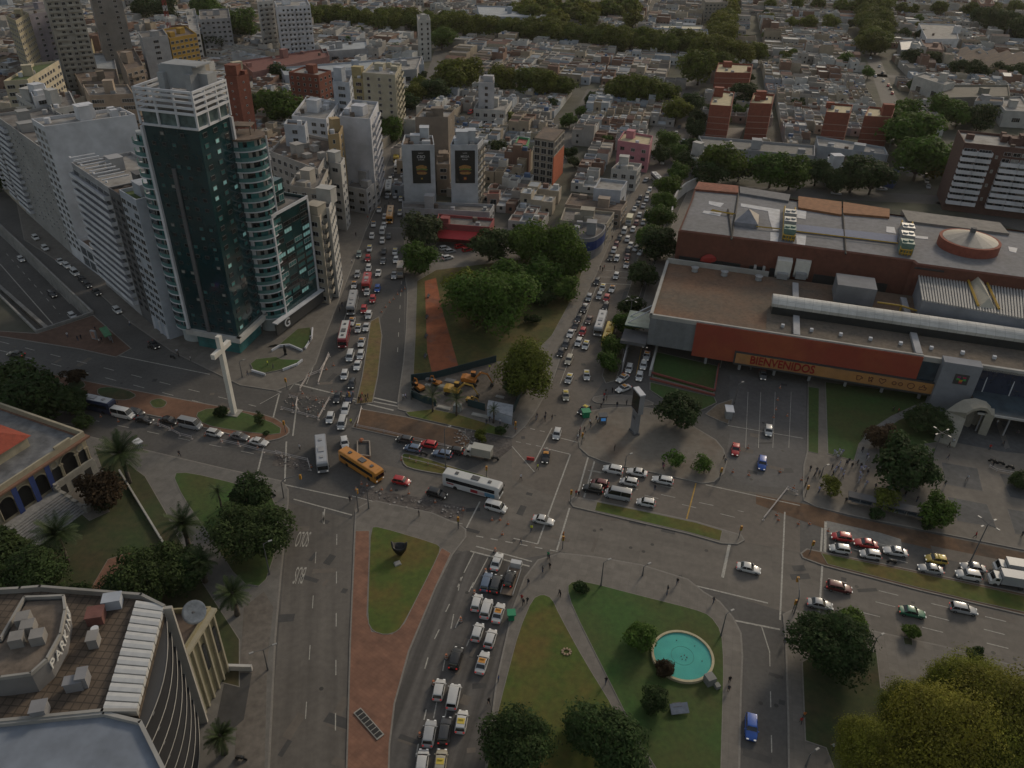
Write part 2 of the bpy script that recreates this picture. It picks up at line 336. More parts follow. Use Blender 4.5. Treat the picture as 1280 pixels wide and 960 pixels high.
patch('broken_paving', [(360, 489), (415, 497), (412, 504), (366, 496)], rubb, 0.026)
patch('broken_paving', [(345, 567), (385, 577), (388, 590), (340, 582)], rubb, 0.026)
raised('island_pavement', [(505, 300), (510, 290), (545, 285), (700, 285), (764, 300), (745, 345), (722, 392), (700, 450), (690, 480), (668, 518), (655, 535), (641, 548), (625, 545), (497, 512), (497, 500), (504, 452), (507, 415), (509, 365), (504, 335)], pave, 0.14)
raised('island_lawn', [(521, 352), (545, 338), (690, 320), (728, 340), (716, 372), (690, 420), (660, 450), (620, 453), (576, 462), (541, 470), (516, 476), (519, 420)], M('grass_olive', (0.060, 0.066, 0.014), 0.95, 0.25, 0.8, col2=(0.11, 0.075, 0.022), sc2=0.09, thr=(0.42, 0.68), det=7, bump=0.3), 0.2, 0.12)
raised('red_path', [(531, 352), (545, 348), (552, 385), (574, 462), (556, 467), (541, 471), (534, 440)], M('red_gravel', (0.28, 0.085, 0.035), 0.95, 0.22, 0.5, col2=(0.14, 0.075, 0.055), sc2=0.16, thr=(0.5, 0.75), det=6), 0.23, 0.0)
raised('kerb_lawn', [(507, 516), (540, 512), (570, 518), (610, 530), (628, 538), (628, 546), (580, 536), (512, 521)], grass_m, 0.2, 0.1)
raised('site_ground', [(517, 479), (545, 472), (620, 454), (655, 462), (652, 490), (640, 520), (600, 512), (560, 508), (520, 488)], M('site_mud', (0.135, 0.115, 0.095), 0.95, 0.3, 0.8, var2=0.3), 0.17, 0.0)
for k, (x, y, w_, h_) in enumerate([(672, 425, 10, 9), (680, 432, 9, 6), (686, 418, 10, 5), (693, 410, 9, 4), (698, 402, 8, 4), (704, 394, 7, 3), (716, 383, 6, 3), (720, 375, 6, 3), (728, 356, 9, 4), (735, 348, 6, 3), (678, 412, 8, 4), (684, 405, 7, 3)]):
 raised('pale_paving', [(x-w_/2, y+h_/2), (x-w_/2+3, y-h_/2), (x+w_/2+3, y-h_/2+1), (x+w_/2, y+h_/2+1)], pave_l, 0.17, 0.0)
raised('pylon_plaza', [(722, 547), (722, 540), (730, 525), (737, 514), (760, 510), (800, 508), (822, 512), (845, 520), (875, 538), (895, 550), (905, 562), (909, 578), (905, 592), (893, 603), (878, 605), (820, 592), (780, 584), (752, 577), (735, 570), (724, 560)], M('plaza_paving', (0.165, 0.145, 0.12), 0.92, 0.16, 0.7, col2=(0.13, 0.095, 0.07), sc2=0.1, thr=(0.5, 0.75), det=6), 0.14, it=0)
raised('traffic_island', [(739, 501), (743, 495), (785, 493), (818, 503), (815, 508), (780, 506), (748, 505)], pave, 0.14, 0.25, it=1)
raised('kiosk_island', [(881, 518), (895, 506), (916, 499), (914, 515), (911, 531), (900, 527)], M('island_earth', (0.17, 0.13, 0.09), 0.95, 0.2, 1.0), 0.14, 0.25)
raised('tree_strip', [(757, 480), (752, 470), (760, 440), (770, 410), (790, 350), (800, 310), (830, 240), (850, 190), (864, 165), (872, 165), (850, 240), (815, 320), (797, 380), (784, 420), (777, 455), (770, 476)], M('strip_earth', (0.10, 0.085, 0.06), 0.95, 0.25, 1.0), 0.14, 0.25)
raised('lawn_terrace', [(816, 452), (820, 440), (898, 458), (893, 490), (893, 493), (815, 472)], grass_g, 0.22, 0.3)
raised('lower_lawn', [(812, 478), (893, 497), (896, 504), (880, 512), (862, 518), (830, 500), (812, 488)], grass_g, 0.2, 0.2)
raised('station_plaza', [(1010, 470), (1180, 470), (1420, 520), (1420, 730), (1290, 690), (1135, 659), (1060, 644), (1020, 634), (1004, 626), (1003, 612), (1004, 582), (1008, 566)], M('plaza_paving2', (0.155, 0.138, 0.118), 0.92, 0.15, 0.7, var2=0.15, sc2=0.05), 0.14)
raised('grass_strip', [(1010, 484), (1024, 486), (1023, 568), (1010, 565)], grass_g, 0.2, 0.1)
raised('station_lawn', [(1031, 478), (1180, 497), (1150, 505), (1115, 521), (1090, 537), (1074, 556), (1068, 577), (1034, 568)], grass_g, 0.22, 0.2)
raised('curved_path', [(1180, 498), (1190, 503), (1155, 511), (1122, 526), (1098, 543), (1085, 562), (1080, 585), (1069, 577), (1074, 556), (1090, 537), (1115, 521), (1150, 505)], M('path_grey', (0.19, 0.185, 0.175), 0.9, 0.15, 1.0), 0.19, 0.0)
raised('plaza_lawn', [(1098, 543), (1122, 526), (1155, 511), (1192, 506), (1190, 530), (1182, 552), (1156, 556), (1160, 572), (1130, 585), (1098, 575)], grass_g, 0.2, 0.15)
dk = M('slate_paving', (0.075, 0.076, 0.078), 0.85, 0.25, 0.8, var2=0.2, sc2=0.1)
for pts in ([(1176, 578), (1222, 586), (1229, 615), (1180, 606)], [(1183, 621), (1234, 631), (1246, 661), (1196, 652)], [(1248, 592), (1300, 600), (1310, 632), (1262, 622)], [(1258, 636), (1310, 645), (1320, 675), (1268, 668)], [(1205, 520), (1290, 530), (1300, 570), (1255, 566), (1187, 553)]):
 raised('slate_bed', pts, dk, 0.17, 0.15, km=pave)
raised('station_kerb', [(1240, 515), (1246, 516), (1262, 560), (1256, 562)], pave_l, 0.22, 0.0)
patch('dug_trench', [(945, 618), (1010, 631), (1060, 646), (1135, 661), (1290, 693), (1420, 722), (1420, 745), (1290, 712), (1180, 690), (1130, 678), (1040, 664), (1000, 650), (945, 630)], dirt, 0.02)
patch('pale_concrete', [(1033, 651), (1100, 666), (1126, 674), (1128, 689), (1033, 667)], M('concrete_raw', (0.2, 0.195, 0.18), 0.9, 0.2, 1.0), 0.028)
patch('pale_concrete', [(1163, 682), (1290, 708), (1420, 738), (1420, 752), (1290, 725), (1168, 696)], asph_w, 0.028)
raised('shop_pavement', [(764, 300), (745, 340), (722, 345), (740, 300), (770, 235), (800, 190), (835, 125), (850, 125), (820, 180), (785, 245)], pave, 0.13, 0.25)
raised('mall_pavement', [(790, 420), (812, 345), (836, 290), (852, 255), (900, 160), (930, 160), (900, 230), (850, 330), (812, 430), (806, 440)], pave, 0.13, 0.25)
mk = MB()
def line(a, b, w=0.18, dash=None, gap=None, z=0.034, m=0):
 a, b = P(*a).xy, P(*b).xy; e = (b-a); L_ = e.length; e.normalize(); nn = Vector((-e.y, e.x))*w/2
 t = 0.0; mk.k = m
 while t < L_:
  u = L_ if dash is None else min(L_, t+dash)
  p, q = a+e*t, a+e*u
  mk.add([(p-nn).to_tuple()+(z,), (q-nn).to_tuple()+(z,), (q+nn).to_tuple()+(z,), (p+nn).to_tuple()+(z,)], [(0, 1, 2, 3)])
  if dash is None: break
  t += dash+gap
for a, b in (((0, 427), (320, 508)), ((0, 438), (300, 516))): line(a, b, 0.2, 3.4, 5.6)
line((145, 444), (262, 468), 0.3); line((330, 485), (352, 490), 0.25)
line((349, 493), (340, 528), 0.35); line((371, 505), (366, 545), 0.35); line((352, 490), (325, 505), 0.2)
line((357, 477), (450, 500), 0.45); line((430, 498), (492, 513), 0.45, None)
line((466, 497), (497, 504), 0.5); line((467, 502), (497, 508), 0.4)
line((332, 550), (322, 590), 0.35); line((358, 552), (356, 602), 0.35); line((0, 520), (105, 532), 0.15, 3, 5); line((110, 524), (330, 570), 0.16, 3.2, 5)
line((400, 438), (383, 480), 0.2); line((398, 440), (362, 487), 0.18)
line((356, 606), (440, 624), 0.3); line((367, 624), (440, 644), 0.3); line((440, 620), (578, 655), 0.2)
line((404, 640), (405, 655), 0.25); line((421, 668), (419, 960), 0.16, 3, 7)
line((406, 636), (404, 654), 0.22); line((395, 690), (378, 960), 0.14, 3, 8)
line((497, 440), (503, 330), 0.16, 2.5, 6);
line((600, 627), (583, 660), 0.3)
line((593, 690), (580, 716), 0.2); line((610, 697), (590, 735), 0.2)
line((576, 722), (530, 960), 0.18, 3.2, 5.5); line((572, 735), (490, 960), 0.0001, 3, 6)
for a, b in (((578, 721), (572, 734)), ((562, 755), (557, 765)), ((549, 787), (543, 799)), ((535, 822), (531, 836)), ((533, 887), (530, 900)), ((523, 930), (520, 946)), ((576, 770), (569, 785)), ((587, 799), (583, 808)), ((547, 848), (544, 856)), ((559, 882), (556, 897)), ((547, 935), (544, 955)), ((592, 728), (586, 740))): line(a, b, 0.2)
line((588, 689), (662, 708), 0.35); line((595, 683), (665, 702), 0.3); line((595, 670), (700, 690), 0.25, 1.5, 1.5)
line((713, 568), (672, 680), 0.3); line((713, 568), (680, 560), 0.25); line((672, 680), (642, 673), 0.25)
line((735, 572), (722, 618), 0.35); line((743, 577), (730, 622), 0.35); line((712, 635), (696, 688), 0.35)
line((640, 558), (668, 590), 0.2); line((690, 535), (668, 578), 0.25); line((690, 545), (722, 553), 0.25)
line((651, 533), (690, 542), 0.2, 1.2, 1.2); line((645, 552), (685, 560), 0.2, 1.2, 1.2)
line((735, 588), (865, 615), 0.14, 3, 5); line((735, 599), (930, 640), 0.16, 3, 5); line((760, 608), (940, 652), 0.16, 3, 5); line((740, 588), (770, 594), 0.14)
line((870, 604), (858, 650), 0.28, m=1); line((912, 680), (903, 722), 0.55); line((860, 730), (960, 754), 0.3)
line((882, 606), (1000, 632), 0.25); line((915, 775), (975, 787), 0.35)
line((981, 640), (975, 775), 0.3); line((1028, 660), (1026, 690), 0.4); line((1032, 652), (1031, 690), 0.5); line((1028, 705), (1024, 765), 0.35)
line((1040, 668), (1130, 686), 0.2, 4, 3); line((1065, 686), (1200, 720), 0.2, 3.4, 3.4)
line((1035, 723), (1290, 785), 0.2, 3.4, 5.6); line((1030, 736), (1290, 802), 0.2, 3.4, 5.6); line((1080, 745), (1290, 818), 0.0001, 3, 5)
line((1075, 765), (1290, 818), 0.2, 3.4, 7)
line((750, 354), (792, 356), 0.3); line((748, 346), (792, 348), 0.2); line((757, 338), (795, 341), 0.2)
line((748, 352), (700, 480), 0.15); line((475, 250), (447, 310), 0.18); line((436, 382), (424, 418), 0.2)
line((503, 285), (470, 285), 0.2); line((795, 470), (803, 430), 0.2, m=1); line((907, 430), (900, 460), 0.2)
line((926, 848), (924, 915), 0.35, m=1); line((925, 918), (922, 1000), 0.35, 1.2, 1.2)
line((952, 783), (962, 815), 0.2); line((962, 815), (965, 960), 0.16, 3, 5)
for x in (932, 948, 966, 986): line((x+3, 490), (x, 560), 0.12)
line((910, 532), (1004, 548), 0.2)
line((20, 327), (110, 410), 0.0001)
struct('road_markings', mk, [paint_w, paint_y])
_r = random.Random(41); rp_ = [MB(), MB(), MB()]
for reg, n in (([(450, 600), (720, 600), (980, 690), (975, 765), (860, 728), (600, 680)], 26), ([(366, 640), (440, 655), (428, 955), (340, 955)], 16), ([(590, 700), (660, 712), (600, 955), (500, 955)], 14), ([(640, 550), (740, 360), (790, 360), (720, 545)], 12), ([(1000, 640), (1280, 780), (1280, 830), (985, 760)], 16), ([(380, 500), (470, 260), (505, 260), (460, 500)], 12), ([(912, 470), (1005, 480), (1000, 610), (912, 600)], 10), ([(5, 425), (300, 500), (300, 515), (5, 450)], 10), ([(935, 790), (975, 790), (980, 955), (930, 955)], 6)):
 xs = [q[0] for q in reg]; ys = [q[1] for q in reg]; k = 0
 while k < n:
  x, y = _r.uniform(min(xs), max(xs)), _r.uniform(min(ys), max(ys))
  if not inpoly(x, y, reg): continue
  k += 1; p = P(x, y).xy; j = _r.randrange(3); a = _r.choice((-.33, 1.24, .1)); c_, s_ = math.cos(a), math.sin(a)
  if j == 2: pts = [(p.x+.38*math.cos(t*.7854), p.y+.38*math.sin(t*.7854)) for t in range(8)]
  else: w_, h_ = _r.uniform(.8, 4.5), _r.uniform(.6, 1.8); pts = [(p.x+u*w_*c_-v*h_*s_, p.y+u*w_*s_+v*h_*c_) for u, v in ((-.5, -.5), (.5, -.45), (.52, .5), (-.48, .5))]
  rp_[j].sheet(pts, .018+.0004*k)
struct('road_patches', rp_[0], asph_d); struct('worn_patches', rp_[1], asph_w); struct('manhole_covers', rp_[2], M('iron', (.035, .033, .03), .7, .2, 3))
mk = MB();
def uline(a, b, w=0.2, dash=None, gap=None):
 a, b = P(*a, TZ).xy, P(*b, TZ).xy; e = (b-a); L_ = e.length; e.normalize(); nn = Vector((-e.y, e.x))*w/2; t = 0
 while t < L_:
  u = L_ if dash is None else min(L_, t+dash); p, q = a+e*t, a+e*u
  mk.add([(p-nn).to_tuple()+(TZ+.02,), (q-nn).to_tuple()+(TZ+.02,), (q+nn).to_tuple()+(TZ+.02,), (p+nn).to_tuple()+(TZ+.02,)], [(0, 1, 2, 3)])
  if dash is None: break
  t += dash+gap
uline((0, 290), (88, 380)); uline((8, 317), (75, 392), 0.2, 2.5, 4); uline((-20, 340), (60, 408), 0.2, 2.5, 4); uline((0, 330), (66, 405), 0.3)
struct('underpass_markings', mk, paint_w)
def ground_text(txt, px, py, size, rz, sx=1.0, sy=1.0, z=0.04):
 cu = bpy.data.curves.new('txt', 'FONT'); cu.body = txt; cu.size = size; cu.align_x = 'CENTER'; cu.align_y = 'CENTER'
 o = bpy.data.objects.new('txt', cu); COL.objects.link(o); bpy.context.view_layer.update()
 me = bpy.data.meshes.new_from_object(o.evaluated_get(bpy.context.evaluated_depsgraph_get())); bpy.data.objects.remove(o)
 me.materials.clear(); me.materials.append(paint_w)
 q = bpy.data.objects.new('lane_marking', me); COL.objects.link(q); p = P(px, py); q.location = (p.x, p.y, z); q.rotation_euler = (0, 0, rz); q.scale = (sx, sy, 1)
 return tag(q, kind='structure')
ground_text('SOLO', 379, 673, 3.0, math.pi+.02, 0.34, 2.0); ground_text('BUS', 375, 718, 3.0, math.pi+.02, 0.38, 2.0)
# building kit
WALLS = {}
def wm(r, g_, b):
 k = 'plaster_%02d_%02d_%02d' % (int(r*100), int(g_*100), int(b*100))
 return M(k, (r, g_, b), 0.88, 0.10, 0.35, var2=0.16, sc2=0.09, det=5)
white_w = wm(.54, .55, .58); offwhite = wm(.42, .41, .39); bluew = wm(.36, .39, .44); greyw = wm(.31, .31, .32); beige = wm(.36, .32, .26); cream = wm(.42, .37, .27)
brown = wm(.17, .13, .11); brickr = M('brick_red', (.17, .052, .034), .9, .18, .8, var2=.15, sc2=.1); darkgrey = wm(.10, .10, .105)
glass_d = M('glass_dark', (.018, .022, .026), .12, .5, .35, spec=.8)
glass_b = M('glass_blue', (.045, .065, .085), .15, .4, .3, spec=.8)
glass_t = M('glass_teal', (.05, .17, .17), .12, .35, .25, spec=.8)
glass_l = M('window_lit', (.25, .42, .40), .3, .3, .5, emit=(.35, .75, .72, .12))
curtain = M('window_blind', (.24, .235, .22), .7, .2, 1.0)
frame_w = M('window_frame_pale', (.42, .42, .42), .6, .05, 1)
frame_d = M('window_frame_dark', (.05, .05, .052), .5, .05, 1)
roof_g = M('roof_grey', (.19, .18, .17), .95, .25, .6, col2=(.12, .105, .095), sc2=.2, det=6)
roof_p = M('roof_pale', (.33, .32, .305), .92, .2, .5, col2=(.2, .185, .17), sc2=.22, det=6)
roof_b = M('roof_brown', (.16, .115, .085), .95, .25, .7, col2=(.10, .08, .07), sc2=.2, det=6)
roof_r = M('roof_tile_red', (.22, .075, .045), .9, .25, .9, var2=.2, sc2=.2)
roof_s = M('roof_sheet', (.30, .32, .34), .55, .12, .4, var2=.15, sc2=.1)
roof_v = M('roof_green', (.07, .10, .03), .95, .25, .7)
steel = M('galvanised', (.32, .33, .34), .5, .12, 1.0, metal=.3)
balc_t = M('glass_balustrade', (.085, .19, .19), .15, .15, .4, spec=.8)
dark_m = M('dark_opening', (.02, .02, .021), .8, .1, 1)  # near-black stands for the shade inside openings; roof strips share it
WMESH = {}
def wmesh(kind, w, h):
 """one window: a frame standing proud of the wall and panes set in it; sizes rounded so meshes are shared"""
 w = round(w*5)/5; h = round(h*5)/5; k = (kind, w, h)
 if k in WMESH: return WMESH[k]
 gl, fr = {'dark': (glass_d, frame_w), 'darkd': (glass_d, frame_d), 'blue': (glass_b, frame_w), 'teal': (glass_t, frame_w), 'teald': (glass_t, frame_d), 'lit': (glass_l, frame_d), 'blind': (curtain, frame_w), 'blindd': (curtain, frame_d), 'open': (dark_m, frame_w)}[kind]
 mb = MB(); t = 0.09
 mb.box((0, -0.01, 0), (w, 0.05, h)); mb.k = 1
 for sx in (-1, 1): mb.box((sx*w/2, 0.02, 0), (t, 0.12, h+t))
 for sz in (-1, 1): mb.box((0, 0.022, sz*h/2), (w-t, 0.12, t))
 if w > 1.3:
  for i in range(1, int(w/0.9)): mb.box((-w/2+i*w/int(w/0.9), 0.018, 0), (0.06, 0.06, h-t))
 WMESH[k] = mb.mesh('window', [gl, fr]); return WMESH[k]
NPARTS = [0]
FOOTS = []
class Bld:
 def __init__(s, label, foot, h, wall=white_w, roof=roof_g, name='apartment_building', cat='building', group=None, z0=-0.3, par=0.9, core=True):
  s.foot = ccw(foot); s.h = h; FOOTS.append(s.foot)
  cx = sum(p[0] for p in s.foot)/len(s.foot); cy = sum(p[1] for p in s.foot)/len(s.foot)
  s.c = Vector((cx, cy, 0)); s.root = thing(name, label, cat, (cx, cy, 0), 0, group)
  s.W = []; s.B = []; s.wallm = wall; s.r = random.Random(int(cx*7+cy*13))
  if core:
   mb = MB(); mb.prism(s.foot, z0, h, cap=False); s.part(mb, 'wall', wall)
   mb = MB(); mb.k = 0; mb.sheet(inset(s.foot, .25), h-.05)
   if par:
    inn = inset(s.foot, .3); n = len(s.foot); mb.k = 1
    for a, b, z in ((s.foot, s.foot, 0),):
     vs = [(p[0], p[1], h) for p in s.foot]+[(p[0], p[1], h+par) for p in s.foot]+[(p[0], p[1], h+par) for p in inn]+[(p[0], p[1], h-.05) for p in inn]
     mb.add(vs, [(q*n+i, q*n+(i+1) % n, (q+1)*n+(i+1) % n, (q+1)*n+i) for q in range(3) for i in range(n)])
   s.part(mb, 'roof', [roof, wall])
 def part(s, mb, name, mats, smooth=False): return mb.build(name, mats, s.root, smooth)
 def edge(s, i): return Vector(s.foot[i % len(s.foot)]), Vector(s.foot[(i+1) % len(s.foot)])
 def faces(s):
  """edges that look towards the viewer's side of the town, with their length"""
  out = []
  for i in range(len(s.foot)):
   a, b = s.edge(i); e = b-a; nn = Vector((e.y, -e.x)); m = (a+b)/2
   if nn.normalized().dot((Vector((0, 0))-m).normalized()) > 0.08: out.append(i)
  return out
 def win(s, a, b, z0, z1, cols, rows, fw=.55, fh=.5, kinds=('dark',), skip=0.0, m0=0.0, m1=0.0, proud=0.0):
  a, b = Vector(a), Vector(b); e = b-a; L = e.length; e = e.normalized(); nn = Vector((e.y, -e.x)); rz = math.atan2(e.y, e.x)
  L2 = L-m0-m1; cw = L2/cols; fh_ = (z1-z0)/rows
  for r in range(rows):
   for c in range(cols):
    if skip and s.r.random() < skip: continue
    p = a+e*(m0+cw*(c+.5))+nn*(.02+proud)
    s.W.append((Vector((p.x, p.y, z0+fh_*(r+.5))), rz+math.pi, s.r.choice(kinds), cw*fw, fh_*fh))
 def balc(s, a, b, z0, z1, cols, rows, depth=1.2, fw=.8, mats=None, ph=1.0, slab=True):
  a, b = Vector(a), Vector(b); e = b-a; L = e.length; e = e.normalized(); nn = Vector((e.y, -e.x)); rz = math.atan2(e.y, e.x)
  cw = L/cols; fh_ = (z1-z0)/rows
  for r in range(rows):
   for c in range(cols):
    p = a+e*(cw*(c+.5)); s.B.append((Vector((p.x, p.y, z0+fh_*r)), rz+math.pi, cw*fw, depth, ph, mats or (s.wallm, s.wallm)))
 def clutter(s, n=3, core=True, tank=True, sz=1.0):
  xs = [p[0] for p in s.foot]; ys = [p[1] for p in s.foot]; r = s.r; a, b = s.edge(0); rz = math.atan2((b-a).y, (b-a).x)
  inn = inset(s.foot, 1.2)
  def spot():
   for _ in range(30):
    x = r.uniform(min(xs), max(xs)); y = r.uniform(min(ys), max(ys))
    if inpoly(x, y, inn): return x, y
   return s.c.x, s.c.y
  if core:
   x, y = (s.c.x+spot()[0])/2, (s.c.y+spot()[1])/2; w, d, h = r.uniform(3, 5)*sz, r.uniform(3, 4.5)*sz, r.uniform(2.6, 5.5)
   mb = MB(); mb.box((x, y, s.h+h/2), (w, d, h), rz); mb.box((x, y, s.h+h+.08), (w+.3, d+.3, .16), rz); s.part(mb, 'stair_tower', s.wallm)
  for _ in range(n):
   x, y = spot(); k = r.random()
   mb = MB()
   if k < .35 and tank:
    mb.tube((x, y, s.h), (x, y, s.h+1.6), .9, .9, 10); s.part(mb, 'water_tank', r.choice([white_w, greyw, roof_b]))
   elif k < .7:
    mb.box((x, y, s.h+.55), (r.uniform(1, 2), r.uniform(.8, 1.6), 1.1), rz); mb.box((x, y, s.h+.05), (2.2, 1.8, .1), rz); s.part(mb, 'air_unit', steel)
   else:
    w, d, h = r.uniform(1.5, 3.4), r.uniform(1.5, 3), r.uniform(1.4, 2.6)
    mb.box((x, y, s.h+h/2), (w, d, h), rz); s.part(mb, 'roof_hut', s.wallm)
 def done(s):
  cam_ = Vector((0, 0, H))
  s.W.sort(key=lambda w: ((w[0]-cam_).length)/(w[3]*w[4]+.01)**.5)
  for k, (p, rz, kind, w, h) in enumerate(s.W[:100]):
   o = bpy.data.objects.new('window', wmesh(kind, w, h)); COL.objects.link(o); o.parent = s.root; o.location = p-s.root.location; o.rotation_euler = (0, 0, rz)
  NPARTS[0] += len(s.W[:100])
  if len(s.W) > 100:
   mb = MB(); mats = []
   for p, rz, kind, w, h in s.W[100:]:
    me = wmesh(kind, w, h); X = Matrix.Translation(p) @ Matrix.Rotation(rz, 4, 'Z'); n0 = len(mb.v)
    idx = []
    for m in me.materials:
     if m not in mats: mats.append(m)
     idx.append(mats.index(m))
    mb.v += [tuple(X @ v.co) for v in me.vertices]
    for f in me.polygons: mb.f.append(tuple(i+n0 for i in f.vertices)); mb.m.append(idx[f.material_index])
   tag(s.part(mb, 'window_rows', mats), kind='stuff')
  s.B.sort(key=lambda w: (w[0]-cam_).length)
  def bal(mb, p, rz, w, d, ph):
   X = Matrix.Translation(p) @ Matrix.Rotation(rz, 4, 'Z'); mb.xf = X; k = mb.k
   mb.box((0, d/2, 0), (w, d, .18)); mb.k = k+1
   mb.box((0, d-.04, .09+ph/2), (w, .1, ph));
   for sx in (-1, 1): mb.box((sx*(w/2-.05), d/2-.05, .09+ph/2-.01), (.1, d-.12, ph))
   mb.k = k; mb.xf = None
  cache = {}
  for k, (p, rz, w, d, ph, mats) in enumerate(s.B[:100]):
   w = round(w*5)/5; key = (w, d, ph, mats[0].name, mats[1].name)
   if key not in BMESH:
    mb = MB(); bal(mb, Vector((0, 0, 0)), 0, w, d, ph); BMESH[key] = mb.mesh('balcony', list(mats))
   o = bpy.data.objects.new('balcony', BMESH[key]); COL.objects.link(o); o.parent = s.root; o.location = p-s.root.location; o.rotation_euler = (0, 0, rz)
  if len(s.B) > 100:
   mb = MB()
   for p, rz, w, d, ph, mats in s.B[100:]: mb.k = 0; bal(mb, p, rz, w, d, ph)
   tag(s.part(mb, 'balcony_rows', list(s.B[-1][5])), kind='stuff')
  return s.root
BMESH = {}
def roofq(pts, z): return [tuple(P(x, y, z).xy) for x, y in pts]
def street(a, b, depth, ang=0.0):
 """footprint from the street line a-b (photo points on the ground), running `depth` metres back"""
 a, b = P(*a).xy, P(*b).xy; e = (b-a).normalized(); nn = Vector((-e.y, e.x))
 if nn.dot((a+b)/2) < 0: nn = -nn
 if ang: nn = Matrix.Rotation(math.radians(ang), 2) @ nn
 return [tuple(a), tuple(b), tuple(b+nn*depth), tuple(a+nn*depth)]
def simple(label, foot, h, wall=white_w, roof=roof_g, kinds=('dark',), fl=2.9, cw=3.4, fw=.5, fh=.48, blank=(), bal=None, n=3, core=True, name='apartment_building', group=None, skip=0.04, wmax=1e9, par=.9, base=0.0):
 b = Bld(label, foot, h, wall, roof, name=name, group=group, par=par)
 for i in b.faces():
  A, B_ = b.edge(i); L = (B_-A).length; ang = math.degrees(math.atan2((B_-A).y, (B_-A).x)) % 360
  if L < 2.5: continue
  d = 'w' if 200 < ang < 340 else 'e' if 20 < ang < 160 else 's'     # which way the wall runs
  if i in blank: continue
  rows = max(1, int((h-base)/fl)); cols = max(1, int(L/cw))
  if name in ('warehouse', 'shed', 'market_hall', 'old_hall'): rows = 1; cols = max(1, int(L/11)); fw = .3; fh = .3
  b.win(A, B_, base+.3, h-.2, cols, rows, fw, fh, kinds, skip)
  if bal and i in bal:
   o = bal[i]; b.balc(A, B_, base+.3+(h-base-.5)/rows, h-.2, o.get('cols', max(1, cols//2)), rows-1, o.get('d', 1.2), o.get('fw', .75), o.get('mats'), o.get('ph', 1.0))
 b.clutter(n, core); return b.done()
# the tall dark glass tower
C0 = P(303, 446).xy; ZT = 60.3; ZC = 68.3
TL = P(166, 109, ZC).xy; TR = P(281, 100, ZC).xy
fl_ = (TL-C0); fr_ = (TR-C0)
foot = [tuple(TL), tuple(C0), tuple(TR), tuple(TL+fr_)]
shaft_m = M('glass_tower', (.010, .036, .043), .10, .35, .16, spec=.9)
b = Bld('tall dark green glass tower with white louvred crown and curved balconies, behind the cross', [tuple(Vector(p)*1) for p in inset(foot, .35)], ZT, shaft_m, roof_g, name='glass_tower', cat='tower', core=False)
mb = MB(); mb.prism(inset(foot, .35), 5.0, ZT); b.part(mb, 'glass_shaft', shaft_m)
mb = MB(); mb.prism(inset(foot, 1.2), -.3, 5.0); b.part(mb, 'lobby', glass_t)
mb = MB()
for i in range(4):
 A, B_ = Vector(foot[i]), Vector(foot[(i+1) % 4]); e = (B_-A); rz = math.atan2(e.y, e.x); m = (A+B_)/2
 mb.box((m.x, m.y, 5.2), (e.length+1.2, 1.2, 1.5), rz)
b.part(mb, 'canopy', offwhite)
for p in (foot[0], foot[2]): mb = MB(); mb.box((p[0], p[1], ZT/2+2), (.7, .7, ZT-5), math.atan2(fl_.y, fl_.x)); b.part(mb, 'corner_fin', white_w)
mb = MB(); pp = inset(foot, .2); A, B_ = Vector(pp[0]), Vector(pp[1])
q = A.lerp(B_, .40); e = (B_-A).normalized(); mb.box((q.x, q.y, 5+(ZT-14)/2), (1.0, .5, ZT-16), math.atan2(e.y, e.x)); b.part(mb, 'service_strip', darkgrey)
pp = inset(foot, .33)
b.win(pp[1], pp[2], 6.5, ZT-.6, 3, 21, .34, .40, ('darkd', 'teald', 'darkd', 'teald', 'darkd', 'darkd', 'lit'), .0)
b.win(pp[0], pp[1], 6.5, ZT-.6, 5, 21, .40, .30, ('darkd', 'darkd', 'darkd', 'teald', 'darkd', 'blindd', 'darkd'), .25, .5, .5)
mb = MB(); mb.prism(inset(foot, .5), ZT, ZT+3.0); b.part(mb, 'crown_glazing', M('glass_crown', (.10, .14, .14), .2, .5, .5, spec=.7))
mb = MB(); mb.prism(foot, ZT-.35, ZT+.1)
for i in range(4):
 A, B_ = Vector(foot[i]), Vector(foot[(i+1) % 4]); e = (B_-A); rz = math.atan2(e.y, e.x); m = (A+B_)/2
 for z in (ZT+3.2, ZT+4.5, ZT+5.8, ZT+7.0, ZC): mb.box((m.x, m.y, z), (e.length+.4, .5, .5), rz)
 k = 3 if i % 2 == 0 else 3
 for j in range(k+1):
  q = A.lerp(B_, j/k); mb.box((q.x, q.y, ZT+4), (.42, .42, 8.2), rz)
b.part(mb, 'crown_frame', white_w)
mb = MB(); mb.prism(inset(foot, 1.6), ZT+3, ZT+4.2); b.part(mb, 'roof', roof_g)
cc = (Vector(foot[0])+Vector(foot[2]))/2; rz = math.atan2(fl_.y, fl_.x)
mb = MB(); u1 = fl_.normalized(); u2 = fr_.normalized()
q = cc+u2*2; mb.box((q.x, q.y, ZC+1.5), (9, 5, 5), rz); mb.box((q.x+1, q.y, ZC+4.1), (9.6, 5.6, .3), rz)
for s_ in (-3.6, 3.6): mb.box((q.x+u1.x*s_-u2.x*3, q.y+u1.y*s_-u2.y*3, ZT+6), (1.6, 1.6, 9), rz)
q = cc-u1*5+u2*3; mb.box((q.x, q.y, ZC+.8), (4, 3.5, 3), rz)
b.part(mb, 'penthouse', wm(.30, .31, .32))
